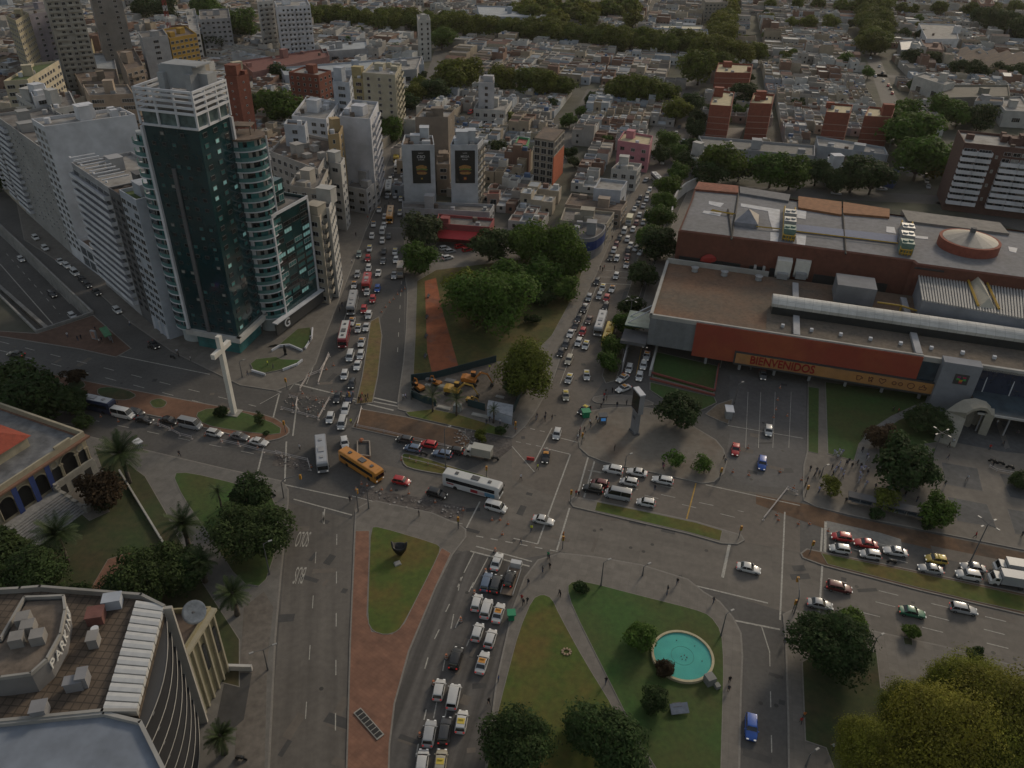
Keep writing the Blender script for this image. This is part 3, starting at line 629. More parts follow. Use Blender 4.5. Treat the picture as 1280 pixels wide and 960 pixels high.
def wing(bb, c, r0, h, floors, a0, a1, name, z0=4.0):
 """a rounded stack of balconies: core wall, glass bands, slabs"""
 mb = MB(); n = 14
 arc = [(c.x+(r0-1.3)*math.cos(a0+(a1-a0)*i/n), c.y+(r0-1.3)*math.sin(a0+(a1-a0)*i/n)) for i in range(n+1)]
 back = [(c.x-r0*.6*math.cos((a0+a1)/2), c.y-r0*.6*math.sin((a0+a1)/2))]
 mb.prism(arc+back, -.3, h); bb.part(mb, name, wm(.40, .43, .43))
 fh = (h-z0)/floors
 for k in range(floors):
  z = z0+k*fh
  mb = MB(); mb.k = 0; ring = []
  A = [(c.x+r0*math.cos(a0+(a1-a0)*i/n), c.y+r0*math.sin(a0+(a1-a0)*i/n)) for i in range(n+1)]
  mb.prism(A+back, z-.12, z+.16)
  mb.k = 1
  A2 = [(c.x+(r0-.1)*math.cos(a0+(a1-a0)*i/n), c.y+(r0-.1)*math.sin(a0+(a1-a0)*i/n)) for i in range(n+1)]
  vs = [(p[0], p[1], z+.16) for p in A2]+[(p[0], p[1], z+1.15) for p in A2]
  mb.add(vs, [(i, i+1, n+2+i, n+1+i) for i in range(n)])
  bb.part(mb, 'balcony', [white_w, balc_t])
  mb = MB(); G = [(c.x+(r0-1.27)*math.cos(a0+(a1-a0)*(i+.5)/n), c.y+(r0-1.27)*math.sin(a0+(a1-a0)*(i+.5)/n)) for i in range(0, n)]
  for i in range(0, n-1):
   mb.k = (0, 1, 0, 2, 1, 0, 0, 2, 1)[(i*2+k*5) % 9]
   p, q_ = G[i], G[i+1]
   mb.add([(p[0], p[1], z+.3), (q_[0], q_[1], z+.3), (q_[0], q_[1], z+fh-.45), (p[0], p[1], z+fh-.45)], [(0, 1, 2, 3)])
  bb.part(mb, 'glazing', [glass_d, glass_t, curtain])
 return fh
ctr = P(352, 412).xy; ctr = Vector((-66.2, 199.5))
wing(b, Vector((-69.3, 197.6)), 5.4, 54.0, 19, math.radians(-125), math.radians(65), 'round_wing', 4.5)
mb = MB()
for a_ in (-112, 8):
 x, y = -69.3+5.5*math.cos(math.radians(a_)), 197.6+5.5*math.sin(math.radians(a_)); mb.box((x, y, 28), (.35, .35, 52), math.radians(a_))
b.part(mb, 'fin', white_w)
mb = MB(); mb.tube((-69.3, 197.6, 54), (-69.3, 197.6, 54.4), 5.3, 5.3, 20); mb.box((-69.5, 199, 56.5), (5, 4, .3));
for sx in (-1, 1):
 for sy in (-1, 1): mb.tube((-69.5+sx*2.2, 199+sy*1.8, 54.3), (-69.5+sx*2.2, 199+sy*1.8, 56.4), .12)
b.part(mb, 'roof_terrace', roof_b)
wing(b, Vector((-88.6, 190.0)), 5.0, 57.0, 20, math.radians(-175), math.radians(-60), 'balcony_wing', 4.5)
b.done()
def wall_text(txt, a, b_, size, mat, depth=.08, flip=False, zc=None, name='lettering', parent=None, sx=1.0, font_up=1.0, tilt=0.0, sp=1.0):
 """lettering that runs from world point a towards b_ on a wall, centred between them"""
 cu = bpy.data.curves.new('txt', 'FONT'); cu.body = txt; cu.size = size; cu.align_x = 'CENTER'; cu.align_y = 'CENTER'; cu.extrude = depth; cu.space_character = sp; cu.offset = 0.01*size
 o = bpy.data.objects.new('txt', cu); COL.objects.link(o); bpy.context.view_layer.update()
 me = bpy.data.meshes.new_from_object(o.evaluated_get(bpy.context.evaluated_depsgraph_get())); bpy.data.objects.remove(o)
 me.materials.clear(); me.materials.append(mat)
 a, b_ = Vector(a), Vector(b_); m = (a+b_)/2; e = (b_-a); e.z = 0; e.normalize(); up = Vector((0, 0, 1)); nn = e.cross(up)
 if tilt:
  R = Matrix.Rotation(tilt, 3, e); up = R @ up; nn = e.cross(up)
 X = Matrix((e, up, nn)).transposed().to_4x4(); X = Matrix.Translation(m) @ X @ Matrix.Diagonal((sx, font_up, 1, 1))
 me.transform(X); q = bpy.data.objects.new(name, me); COL.objects.link(q)
 if parent is not None: q.parent = parent; q.location = -off(parent)
 return q
h_ = hz(400, 383, 250)
A, B_ = P(368, 405).xy, P(400, 381).xy; e = (B_-A).normalized(); nn = Vector((-e.y, e.x));
if nn.y < 0 and nn.x > 0: nn = -nn
nn = Vector((e.y, -e.x)); nn = -nn if nn.dot(Vector((-1, 0.3))) < 0 else nn
A = A-e*3
foot = [tuple(A), tuple(B_), tuple(B_+nn*14), tuple(A+nn*14)]
teal_m = M('glass_block', (.014, .045, .05), .12, .4, .18, spec=.9)
b = Bld('teal glass office block with bright glazed bays beside the dark glass tower', foot, h_, teal_m, roof_g, name='glass_block')
mb = MB();
for p in (A, B_): mb.box((p.x, p.y, h_/2+2), (.6, .6, h_-3), math.atan2(e.y, e.x))
m = (A+B_)/2; mb.box((m.x, m.y, h_+.5), ((B_-A).length+.6, .6, .8), math.atan2(e.y, e.x)); b.part(mb, 'fin', white_w)
b.win(A, B_, 7, h_-.6, 4, 13, .82, .62, ('teal', 'teald', 'darkd', 'teald', 'lit', 'darkd', 'darkd'), .22)
m2 = m+nn*8-e*2
mb = MB(); mb.box((m2.x, m2.y, h_+3.5), (10, 9, 7), math.atan2(e.y, e.x)); b.part(mb, 'upper_block', teal_m)
q1, q2 = m2-e*4.8-nn*4.55, m2+e*4.8-nn*4.55; b.win(q1, q2, h_+.5, h_+6.5, 4, 2, .8, .6, ('teal', 'lit', 'darkd'), .1)
mb = MB(); s1, s2 = A-e*6-nn*.6, B_+e*1-nn*.6; mm = (s1+s2)/2; mb.box((mm.x, mm.y, 2.6), ((s2-s1).length, .5, 3.4), math.atan2(e.y, e.x)); b.part(mb, 'shop_front', frame_d)
mb = MB(); mb.box((mm.x, mm.y, 4.75), ((s2-s1).length+.4, 1.6, .35), math.atan2(e.y, e.x)); b.part(mb, 'canopy', white_w)
b.done()
wall_text('G', (*(s1.lerp(s2, .12)-nn*.35), 2.7), (*(s1.lerp(s2, .3)-nn*.35), 2.7), 3.6, white_w, name='sign_letter', parent=b.root)
b = Bld('white apartment block with gridded windows and blank side wall beside glass tower', street((193, 409), (213, 425), 10), hz(213, 425, 254), bluew, roof_v)
A, B_ = b.edge([i for i in b.faces()][0])
for i in b.faces():
 A, B_ = b.edge(i)
 if (B_-A).x*(-1) > 0 or (B_-A).length < 9: pass
A, B_ = Vector(b.foot[0]), Vector(b.foot[1])
def street_edge(bb, a, c):
 a, c = P(*a).xy, P(*c).xy; best = None
 for i in range(len(bb.foot)):
  A, B_ = bb.edge(i); d = ((A+B_)/2-(a+c)/2).length
  if best is None or d < best[0]: best = (d, i)
 return bb.edge(best[1])
A, B_ = street_edge(b, (193, 409), (213, 425)); b.win(A, B_, 4, b.h-.5, 3, 15, .8, .62, ('blue', 'dark', 'blue'), .02)
for t in (.1, .5, .9): q = A.lerp(B_, t); mb = MB(); mb.box((q.x, q.y, 2), (.6, .6, 4), 0); b.part(mb, 'pillar', white_w)
b.W = b.W; b.clutter(2); b.done()
b = Bld('narrow dark slab building squeezed between two pale blocks on the side street', street((178.5, 396), (192, 408), 14), hz(191, 407, 246), darkgrey, roof_b, par=.6)
A, B_ = street_edge(b, (178.5, 396), (192, 408)); b.win(A, B_, 4, b.h-1, 2, 15, .5, .5, ('darkd',), 0); b.clutter(2); b.done()
b = Bld('pale apartment block with long white horizontal balconies over the side street', street((133, 356), (178, 395.5), 17), hz(178, 395, 238), greyw, roof_p)
A, B_ = street_edge(b, (133, 356), (178, 395)); b.win(A, B_, 4, b.h-.4, 6, 14, .88, .55, ('dark', 'dark', 'blue', 'blind'), 0)
b.balc(A, B_, 4.0, b.h-.2, 1, 14, 1.5, .98, (white_w, white_w), 1.0)
for i in b.faces():
 q1, q2 = b.edge(i)
 if (q1-A).length > .1: b.win(q1, q2, 4, b.h-.4, 3, 14, .7, .5, ('dark', 'teal', 'blue'), 0);
mb = MB();
for t in (0, .33, .66, 1):
 q = A.lerp(B_, t); mb.box((q.x, q.y, b.h+2.4), (.5, .5, .5), 0)
for t in range(9):
 q = A.lerp(B_, (t+.5)/9); e = (B_-A).normalized(); nn = Vector((-e.y, e.x)); mb.box((q.x+nn.x*3, q.y+nn.y*3, b.h+2.6), (.4, 7, .3), math.atan2(e.y, e.x))
b.part(mb, 'pergola', white_w); b.clutter(4); b.done()
b = Bld('low pavilion with a curved blue glass front and white frame between two tall blocks', street((107.5, 332.5), (132.5, 351.5), 10), 8.5, white_w, roof_b, name='shop_pavilion')
A, B_ = street_edge(b, (107, 332), (133, 352)); b.win(A, B_, .5, 8, 3, 2, .85, .8, ('blue',), 0); b.clutter(1, False); b.done()
b = Bld('tall white block with a big blank side wall and small square street windows', street((91, 318.5), (107, 332), 26, -6), hz(107, 332, 162), white_w, roof_p)
A, B_ = street_edge(b, (91, 318.5), (107, 332)); b.win(A, B_, 4, b.h-.4, 3, 17, .62, .6, ('dark', 'dark', 'blue', 'blind'), 0); b.clutter(6); b.clutter(2); b.done()
b = Bld('long grey apartment slab with a strip of white balconies down its street side', street((33, 266), (90.5, 318), 18), hz(90, 318, 187), wm(.29, .285, .28), roof_g)
A, B_ = street_edge(b, (33, 266), (90, 318)); b.win(A, B_, 4, b.h-.4, 11, 14, .28, .36, ('dark', 'blind', 'dark'), .05)
t0, t1 = (A.lerp(B_, 0), A.lerp(B_, .3)) if (A-P(33, 266).xy).length < (B_-P(33, 266).xy).length else (A.lerp(B_, .7), B_)
b.balc(t0, t1, 4.0, b.h-.2, 1, 14, 1.4, .9, (white_w, white_w), 1.0); b.clutter(5); b.clutter(3); b.done()
b = Bld('beige slab building with slit windows at the far end of the side street', street((5, 238), (32, 265), 18), hz(32, 265, 165), beige, roof_b)
A, B_ = street_edge(b, (5, 238), (32, 265)); b.win(A, B_, 4, b.h-.4, 5, 13, .4, .45, ('dark',), .05); b.balc(A, B_, 4, b.h-.2, 2, 13, 1.2, .6, (white_w, white_w)); b.clutter(3); b.done()
# the blocks behind the glass tower, far left
def rb(label, roof, h, wall=white_w, rf=roof_g, **k):
 """building given by its roof outline in the photo and its height"""
 return simple(label, roofq(roof, h), h, wall, rf, **k)
GB = 'apartment blocks of the old quarter'
bal1 = {'d': 1.2, 'fw': .7}
rb('cream corner block with a lawn-green roof terrace and dark ribbon windows', [(5, 104), (35, 102), (74, 78), (42, 82)], 33, cream, roof_v, cw=3.6, fw=.62, n=2)
rb('pale stepped block with black loggias behind the blank white wall', [(20, 120), (40, 117), (62, 130), (44, 136)], 34, offwhite, roof_p, n=3)
rb('white box-topped block beside the green-roofed corner block', [(36, 110), (56, 107), (62, 120), (42, 124)], 38, white_w, roof_p, n=2)
rb('grey roofed white block in front of the terracotta band building', [(60, 122), (88, 117), (96, 134), (66, 140)], 36, offwhite, roof_g, n=4)
rb('beige and brick block with a long black ribbon window', [(104, 108), (160, 108), (168, 120), (112, 122)], 30, wm(.33, .26, .2), roof_g, cw=5, fw=.8, n=3)
rb('tall beige slab with a blank sand coloured end wall at the photo edge', [(8, 22), (24, 14), (36, 18), (20, 28)], 40, wm(.33, .29, .2), roof_b, n=2)
rb('lavender grey block with few windows beside the beige slab', [(24, 10), (60, 6), (62, 16), (28, 22)], 34, wm(.24, .22, .25), roof_g, cw=6, fw=.3, n=2)
rb('tall cream balcony tower with a bright white edge, far left', [(50, -14), (94, -14), (98, -8), (54, -6)], 50, wm(.36, .34, .3), roof_g, n=2, bal={1: bal1, 0: bal1})
rb('raw concrete tower with dark stains at the far left', [(108, -16), (146, -18), (150, -10), (112, -8)], 46, wm(.2, .19, .18), roof_g, cw=7, fw=.2, n=2)
rb('long low building with yellow and maroon roof sheds', [(46, 52), (115, 50), (116, 66), (48, 66)], 9, wm(.3, .25, .14), roof_r, n=5, name='low_building')
rb('grey sheet roofed hall with two pale rooflights', [(62, 70), (142, 68), (146, 88), (78, 86)], 8, greyw, roof_s, n=4, name='market_hall')
rb('old hall with brown gabled roofs behind the ribbon window block', [(92, 90), (146, 88), (150, 108), (104, 112)], 9, wm(.25, .2, .15), roof_b, n=3, name='old_hall')
rb('slim pale blank slab next to the yellow unfinished block', [(173, 42), (204, 38), (210, 46), (178, 50)], 32, greyw, roof_g, cw=9, fw=.2, n=1)
rb('unfinished block painted yellow with open floors', [(205, 38), (232, 34), (246, 44), (212, 50)], 30, wm(.36, .22, .04), roof_b, kinds=('open',), cw=3, fw=.6, n=2)
rb('brown balcony building leaning over the old hall', [(146, 66), (168, 62), (180, 84), (158, 90)], 22, wm(.24, .19, .15), roof_b, n=2, bal={0: bal1, 1: bal1})
rb('tall blank red brick slab just behind the glass tower crown', [(281, 98), (296, 99), (311, 95), (295, 91)], 40, brickr, roof_g, cw=4, fw=.12, fh=.2, n=1)
rb('white stair-topped villa block near the red brick slab', [(286, 84), (300, 82), (303, 90), (288, 92)], 26, cream, roof_p, n=1)
rb('white block with a dark roof court above the crane yard', [(232, 14), (244, 12), (250, 40), (238, 42)], 20, offwhite, roof_p, n=3)
rb('grey twin gabled block beside the park trees', [(249, 14), (286, 12), (288, 24), (250, 26)], 22, greyw, roof_g, n=3)
rb('white twin apartment tower with stepped tops beyond the long sheds', [(320, -4), (340, -6), (342, 2), (322, 4)], 34, offwhite, roof_p, n=2, bal={0: bal1, 1: bal1})
rb('tall white apartment tower with projecting balconies beyond the long sheds', [(343, 3), (384, 1), (388, 8), (346, 10)], 34, white_w, roof_p, n=3, bal={0: bal1, 1: bal1}, cw=2.8)
rb('dark red brick block with a square rooftop tower', [(361, 92), (398, 96), (414, 90), (380, 85)], 19, brickr, roof_p, n=2, cw=3.4, fw=.35)
rb('narrow blue grey slab tower with a clutter of vents on top', [(416, 104), (437, 106), (440, 97), (419, 95)], 36, bluew, roof_g, cw=5, fw=.4, n=2)
rb('white block with a blank white flank and one small dark window beside the left avenue', [(424, 148), (463, 152), (473, 130), (440, 127)], 33, wm(.45, .46, .5), roof_p, cw=30, fw=.09, fh=.2, n=4, blank=(0,), bal={1: bal1})
rb('cream block with round rooftop tanks and a tower beside the left avenue', [(453, 93), (494, 96), (502, 82), (466, 80)], 30, wm(.37, .34, .26), roof_p, cw=5, fw=.25, n=6, bal={1: bal1})
rb('small ochre block with black windows wedged beside the cream one', [(441, 100), (455, 101), (458, 92), (445, 91)], 26, wm(.33, .27, .14), roof_b, n=1)
rb('white block with a terrace of plant boxes and satellite dishes', [(365, 147), (408, 152), (424, 130), (384, 122)], 27, white_w, roof_p, n=6)
rb('pale blue grey stair tower rising from the crowded terraces', [(355, 158), (381, 160), (384, 154), (359, 152)], 33, wm(.37, .39, .43), roof_b, cw=9, fw=.25, n=1, core=False)
rb('big apartment block whose roof is crowded with chimneys and huts', [(338, 192), (398, 215), (418, 178), (362, 165)], 26, wm(.33, .31, .29), roof_b, n=10, bal={1: bal1})
rb('beige block with dense balconies leaning over the avenue pavement', [(362, 235), (398, 240), (410, 215), (380, 205)], 24, wm(.36, .33, .29), roof_g, n=6, bal={1: bal1})
rb('ochre sided block between the crowded roof and the blank flank', [(410, 172), (424, 170), (429, 160), (412, 158)], 31, wm(.33, .24, .13), roof_b, cw=9, fw=.2, n=1)
rb('slim white block with square windows near the avenue kerb', [(411, 205), (426, 208), (431, 200), (416, 197)], 24, offwhite, roof_g, cw=3, fw=.45, n=1)
rb('low grey terrace building at the foot of the blank white flank', [(432, 235), (458, 240), (474, 226), (448, 218)], 9, greyw, roof_g, n=4, name='low_building')
rb('narrow brown and cream slab beside the teal glass block', [(385, 272), (400, 275), (407, 262), (393, 258)], 27, beige, roof_b, cw=3, n=2, bal={1: bal1})
rb('white faced slab with stacked windows next to the narrow cream slab', [(398, 262), (412, 264), (418, 246), (404, 243)], 28, offwhite, roof_g, cw=3, n=2)
rb('very long maroon roofed shed with skylights', [(300, 78), (408, 62), (412, 72), (316, 92)], 8, wm(.25, .13, .12), M('roof_maroon', (.16, .06, .05), .9, .2, .5), n=6, kinds=('open',), name='shed')
rb('long blue grey glazed shed behind the dark red brick block', [(350, 86), (528, 72), (530, 82), (356, 96)], 8, bluew, roof_s, n=6, kinds=('darkd',), cw=6, fw=.8, name='shed')
rb('grey corrugated warehouse with a raised white rooflight', [(398, 56), (458, 52), (460, 62), (404, 66)], 8, greyw, roof_s, n=4, name='warehouse')
rb('pale flat hall with a bright white roof beside the plane trees', [(492, 78), (527, 72), (521, 88), (498, 90)], 9, greyw, roof_p, n=1, name='warehouse')
mb = MB(); c0 = P(222, 88).xy;
t = thing('tower_crane', 'red and white lattice crane mast rising above the unfinished yellow block', 'crane', (c0.x, c0.y, 0))
red_p = M('red_paint', (.28, .04, .035), .6, .1, 1.0)
for i in range(16):
 z = i*3.2; mb.k = i % 2
 for sx in (-.9, .9):
  for sy in (-.9, .9): mb.tube((c0.x+sx, c0.y+sy, z), (c0.x+sx, c0.y+sy, z+3.2), .17, .17, 4)
 mb.tube((c0.x-.9, c0.y-.9, z), (c0.x+.9, c0.y-.9, z+3.2), .12, .12, 4); mb.tube((c0.x+.9, c0.y+.9, z), (c0.x-.9, c0.y+.9, z+3.2), .12, .12, 4)
 mb.tube((c0.x-.9, c0.y+.9, z), (c0.x-.9, c0.y-.9, z+3.2), .12, .12, 4)
mb.build('mast', [red_p, white_w], t)
mb = MB(); mb.box((c0.x+7, c0.y+3, 51.5), (30, 1.2, 1.2), .4); mb.box((c0.x-7, c0.y-3, 50.5), (3, 2, 2.2), .4); mb.build('jib', red_p, t)
# twin blocks with hamburger posters
poster_m = M('poster_dark', (.012, .014, .013), .6, .4, .5); bun = M('poster_bun', (.32, .17, .05), .6, .3, 2.0); lett = M('poster_salad', (.12, .2, .04), .6, .3, 2.0); meat = M('poster_meat', (.12, .045, .02), .6, .3, 2.0)
txtw = M('poster_white', (.5, .5, .5), .6, .1, 1)
def poster_block(roof, h, label, kind, blank_m, extra):
 fq = roofq(roof, h); b = Bld(label, fq, h, blank_m, roof_b, name='apartment_building')
 fa = [(i, b.edge(i)) for i in b.faces()]
 i, (A, B_) = min(fa, key=lambda t: abs((t[1][1]-t[1][0]).normalized().y))
 for j, (q1, q2) in fa:
  if j != i: b.win(q1, q2, 2, h-.5, 4, 9, .5, .55, ('dark', 'open'), 0); b.balc(q1, q2, 2.2, h-.2, 2, 8, 1.1, .6, (beige, beige))
 if A.x > B_.x: A, B_ = B_, A
 e = (B_-A).normalized(); nn = Vector((e.y, -e.x)); L = (B_-A).length
 b.clutter(4); b.clutter(3); b.done()
 t0, t1 = extra; z1 = h-1.2; z0 = h-1.2-12.6
 c = A.lerp(B_, (t0+t1)/2)+nn*.12; w = L*(t1-t0); rz = math.atan2(e.y, e.x)
 bt = thing('advertising_banner', kind[0], 'banner', (c.x, c.y, z0));
 mb = MB(); mb.box((c.x, c.y, (z0+z1)/2), (w, .12, z1-z0), rz); mb.build('sheet', poster_m, bt)
 c = c+nn*.09; cz = (z0+z1)/2-1.2
 def blob(name, dx, dz, rx, rzz, m, y=0.0):
  mb = MB(); vs = []; n = 14
  p = c+e*dx+nn*y
  for s_ in (0, .05):
   for q in range(n):
    a = 2*math.pi*q/n; r = 1+.08*math.sin(a*5+dx)
    vs.append((p.x+e.x*rx*r*math.cos(a)+nn.x*s_, p.y+e.y*rx*r*math.cos(a)+nn.y*s_, cz+dz+rzz*r*math.sin(a)))
  mb.add(vs, [tuple(range(n, 2*n))]+[(q, (q+1) % n, n+(q+1) % n, n+q) for q in range(n)])
  mb.build(name, m, bt)
 k = 1.0 if kind[1] == 'a' else 1.1
 blob('bun_print', 0, 1.0, 2.1*k, 1.0, bun); blob('salad_print', .15, .2, 2.2*k, .5, lett, .02); blob('meat_print', -.1, -.25, 2.0*k, .45, meat, .04); blob('bun_print', .1, -1.1, 2.0*k, .6, bun, .03)
 bz = z1-1.0
 for tx, sz, dz in kind[2]: wall_text(tx, (*(c-e*2), bz-dz), (*(c+e*2), bz-dz), sz, txtw, .02, parent=bt, name='print')
 q_ = c+nn*.02
 if kind[1] == 'b':
  mb = MB(); mb.box((q_.x, q_.y, z0+1.9), (1.1, .06, 1.1), rz); mb.build('logo_square', red_p, bt)
 wall_text('M', (*(q_-e+nn*.06), z0+1.85), (*(q_+e+nn*.06), z0+1.85), 1.0, M('logo_yellow', (.5, .33, .02), .6), .02, parent=bt, name='print')
 wall_text('SOLO EN HAMBURGUESAS', (*(q_-e), z0+.6), (*(q_+e), z0+.6), .3, txtw, .02, parent=bt, name='print') if False else None
 return bt
poster_block([(502, 184), (543, 184), (541, 172), (506, 171)], 24.4, 'white block with a blank wall carrying the greener hamburger banner, beside the avenue', ('black banner of a hamburger with green salad on the white block beside the avenue', 'a', (('NUEVO', .55, 0), ('CBO', 1.5, 1.4), ('BURGER', .6, 2.5))), wm(.40, .42, .45), (.30, .86))
poster_block([(563, 184), (597, 184), (604, 176), (568, 172)], 24.4, 'white block with a blank wall carrying the browner hamburger banner and brown balconies', ('black banner of a big brown hamburger on the white block with brown balconies', 'b', (('NUEVO', .5, 0), ('MEGA', 1.2, 1.3), ('BURGER', .6, 2.4))), wm(.40, .42, .45), (.16, .90))
rb('tall blank brown slab standing behind the two banner blocks', [(519, 149), (560, 149), (568, 140), (528, 138)], 26, wm(.19, .155, .125), roof_p, cw=60, fw=.03, fh=.1, n=4, blank=(0,))
rb('brown brick infill building between the two banner blocks', [(546, 208), (562, 208), (562, 190), (546, 190)], 12, wm(.22, .17, .13), roof_g, n=3, name='low_building')
rb('long low grey roof in front of the banner blocks', [(503, 262), (612, 268), (618, 258), (503, 254)], 4, greyw, roof_g, n=4, name='low_building')
rb('slim white twin-fin tower alone by the plane trees', [(521, 20), (536, 20), (538, 26), (523, 27)], 26, offwhite, roof_p, cw=4, fw=.3, n=1)
rb('narrow white tower with a blank side beyond the banner blocks', [(598, 105), (618, 106), (618, 98), (600, 97)], 20, wm(.4, .4, .42), roof_p, cw=9, fw=.2, n=1)
rb('white low roof terrace building around the narrow white tower', [(592, 138), (632, 140), (640, 128), (598, 127)], 8, offwhite, roof_p, n=4, name='low_building')
b = Bld('unfinished concrete frame building with open floors and an orange side wall', roofq([(668, 172), (693, 176), (706, 162), (680, 158)], 19), 19, wm(.22, .19, .15), roof_b, par=0)
for i in b.faces():
 q1, q2 = b.edge(i)
 if abs((q2-q1).normalized().x) > .6: b.win(q1, q2, .5, 18.5, 3, 6, .8, .75, ('open',))
 else:
  mb = MB(); m_ = (q1+q2)/2; e = q2-q1; mb.box((m_.x, m_.y, 6), (e.length+.1, .3, 12), math.atan2(e.y, e.x)); b.part(mb, 'orange_wall', M('orange_wall', (.42, .10, .04), .85, .15, .8)); b.win(q1, q2, 12.3, 18.5, 3, 2, .8, .75, ('open',))
b.done()
b = Bld('pink painted corner block with a pale roof terrace', roofq([(772, 178), (812, 184), (816, 172), (780, 166)], 11.5), 11.5, wm(.40, .17, .20), M('roof_cream', (.45, .38, .24), .9, .15, .5))
for i in b.faces(): q1, q2 = b.edge(i); b.win(q1, q2, .5, 11, max(1, int((q2-q1).length/4)), 3, .35, .4, ('dark', 'darkd'))
b.clutter(2); b.done()
for k, (rf, lab) in enumerate((([(887, 133), (914, 135), (918, 117), (893, 114)], 'first red brick slab from the tree-lined avenue, with grey bands and roof huts'), ([(937, 131), (965, 132), (968, 120), (942, 118)], 'second red brick slab from the tree-lined avenue, roof partly sunlit'),
  ([(1032, 142), (1062, 144), (1066, 133), (1036, 131)], 'third red brick slab from the tree-lined avenue, with two rooftop huts'), ([(1080, 147), (1114, 149), (1118, 138), (1086, 135)], 'fourth red brick slab from the tree-lined avenue, beside the street of trees'), ([(894, 92), (938, 93), (941, 82), (898, 80)], 'red brick block with tall white rooftop tanks behind the brick slabs'), ([(952, 126), (968, 128), (968, 122), (955, 120)], None))):
 if lab is None: continue
 hh_ = (16.5, 17, 16.5, 16, 14)[k]
 b = Bld(lab, roofq(rf, hh_), hh_, M('brick_slab', (.22, .065, .042), .9, .15, .9, var2=.12), M('roof_cream', (.45, .38, .24), .9, .15, .5), group='red brick slabs')
 for i in b.faces():
  q1, q2 = b.edge(i); e = q2-q1; m_ = (q1+q2)/2
  for z in range(4):
   mb = MB(); mb.box((m_.x, m_.y, 2.6+z*3.0), (e.length, .2, .3), math.atan2(e.y, e.x)); b.part(mb, 'floor_band', wm(.33, .22, .18))
  if abs(e.normalized().x) < .6: b.win(q1, q2, .5, hh_-.5, 4, 4, .4, .45, ('dark',))
 b.clutter(3); b.done()
h_ = 30
rf = [(1182, 168), (1228, 196), (1246, 150), (1236, 142)]
A = P(1178, 262).xy; B_ = P(1292, 262+14).xy; e = (B_-A).normalized(); nn = Vector((-e.y, e.x))
h_ = hz(1200, 250, 165)*0.93
foot = [tuple(A), tuple(B_), tuple(B_+nn*20), tuple(A+nn*20)]
b = Bld('brown brick apartment block with tiers of white balconies behind the shopping hall', foot, h_, M('brick_brown', (.105, .058, .048), .9, .15, .9), roof_p)
L = (B_-A).length; q = [A.lerp(B_, t) for t in (0, .32, .43, 1)]
nr = 9
b.win(q[0], q[1], 3.4, h_-.6, 2, nr, .8, .6, ('dark',)); b.balc(q[0], q[1], 3.4, h_-.6, 2, nr, 2.3, .99, (white_w, white_w), 1.35)
b.win(q[2], q[3], 3.4, h_-.6, 6, nr, .8, .6, ('dark', 'blind', 'dark')); b.balc(q[2], q[3], 3.4, h_-3.6, 3, nr-1, 2.3, .99, (white_w, white_w), 1.35)
b.win(q[1], q[2], 3.4, h_-.6, 1, nr//2, .2, .2, ('blind',))
b.clutter(5); b.clutter(4); b.done()
rb('long hall with a white raised roof strip along one side', [(1142, 96), (1156, 92), (1194, 104), (1180, 108)], 12, offwhite, roof_p, n=1, name='warehouse')
rb('big white flat roofed warehouse with a dark loading front', [(1148, 30), (1194, 32), (1198, 50), (1158, 50)], 9, white_w, roof_p, n=1, name='warehouse')
rb('grey vaulted warehouse next to the white flat warehouse', [(1124, 52), (1150, 50), (1156, 62), (1126, 64)], 7, greyw, roof_s, n=1, name='warehouse')
rb('brown vaulted warehouse next to the grey vaulted one', [(1151, 51), (1176, 53), (1180, 64), (1157, 62)], 7, wm(.24, .17, .14), M('roof_rust', (.16, .09, .07), .9, .2, .5), n=1, name='warehouse')
rb('large olive grey hall with a long ridge line', [(1176, 108), (1260, 108), (1262, 122), (1178, 124)], 9, wm(.2, .19, .16), M('roof_olive', (.13, .12, .10), .9, .2, .5), n=2, name='warehouse')
rb('pale L-shaped hall roof near the photo edge', [(1242, 124), (1276, 122), (1290, 142), (1256, 140)], 8, offwhite, roof_p, n=2, name='warehouse')
rb('grey gabled house with two dark windows beside the pale hall roof', [(1218, 128), (1254, 129), (1254, 124), (1222, 122)], 10, greyw, roof_b, n=1, name='house')
rb('block with orange striped facade at the far corner', [(1222, 0), (1240, 0), (1243, 6), (1226, 6)], 14, wm(.34, .2, .16), roof_g, n=1)
rb('grey dark gabled hall behind the plane trees at the far corner', [(1260, 24), (1290, 24), (1292, 36), (1262, 36)], 10, darkgrey, roof_g, n=1, name='warehouse')
rb('pale stone block standing alone at the top of the avenue', [(878, -4), (908, -4), (910, 4), (882, 4)], 16, wm(.28, .25, .21), roof_g, n=1)
rb('long white sunlit hall roof beside the avenue of plane trees', [(826, 32), (878, 33), (876, 42), (824, 40)], 7, wm(.38, .39, .4), M('roof_sunlit', (.5, .46, .34), .8, .1, .5), n=1, name='warehouse')  # warm sunlight on this roof is put into its yellowish colour
rb('long pale walled depot with a blue grey flank', [(812, 44), (886, 48), (884, 38), (816, 36)], 8, wm(.33, .36, .42), roof_p, n=1, name='warehouse')
rb('pale tennis hall at the top of the photo', [(596, 8), (660, 10), (664, 22), (600, 22)], 9, wm(.3, .34, .4), roof_s, n=1, name='warehouse')
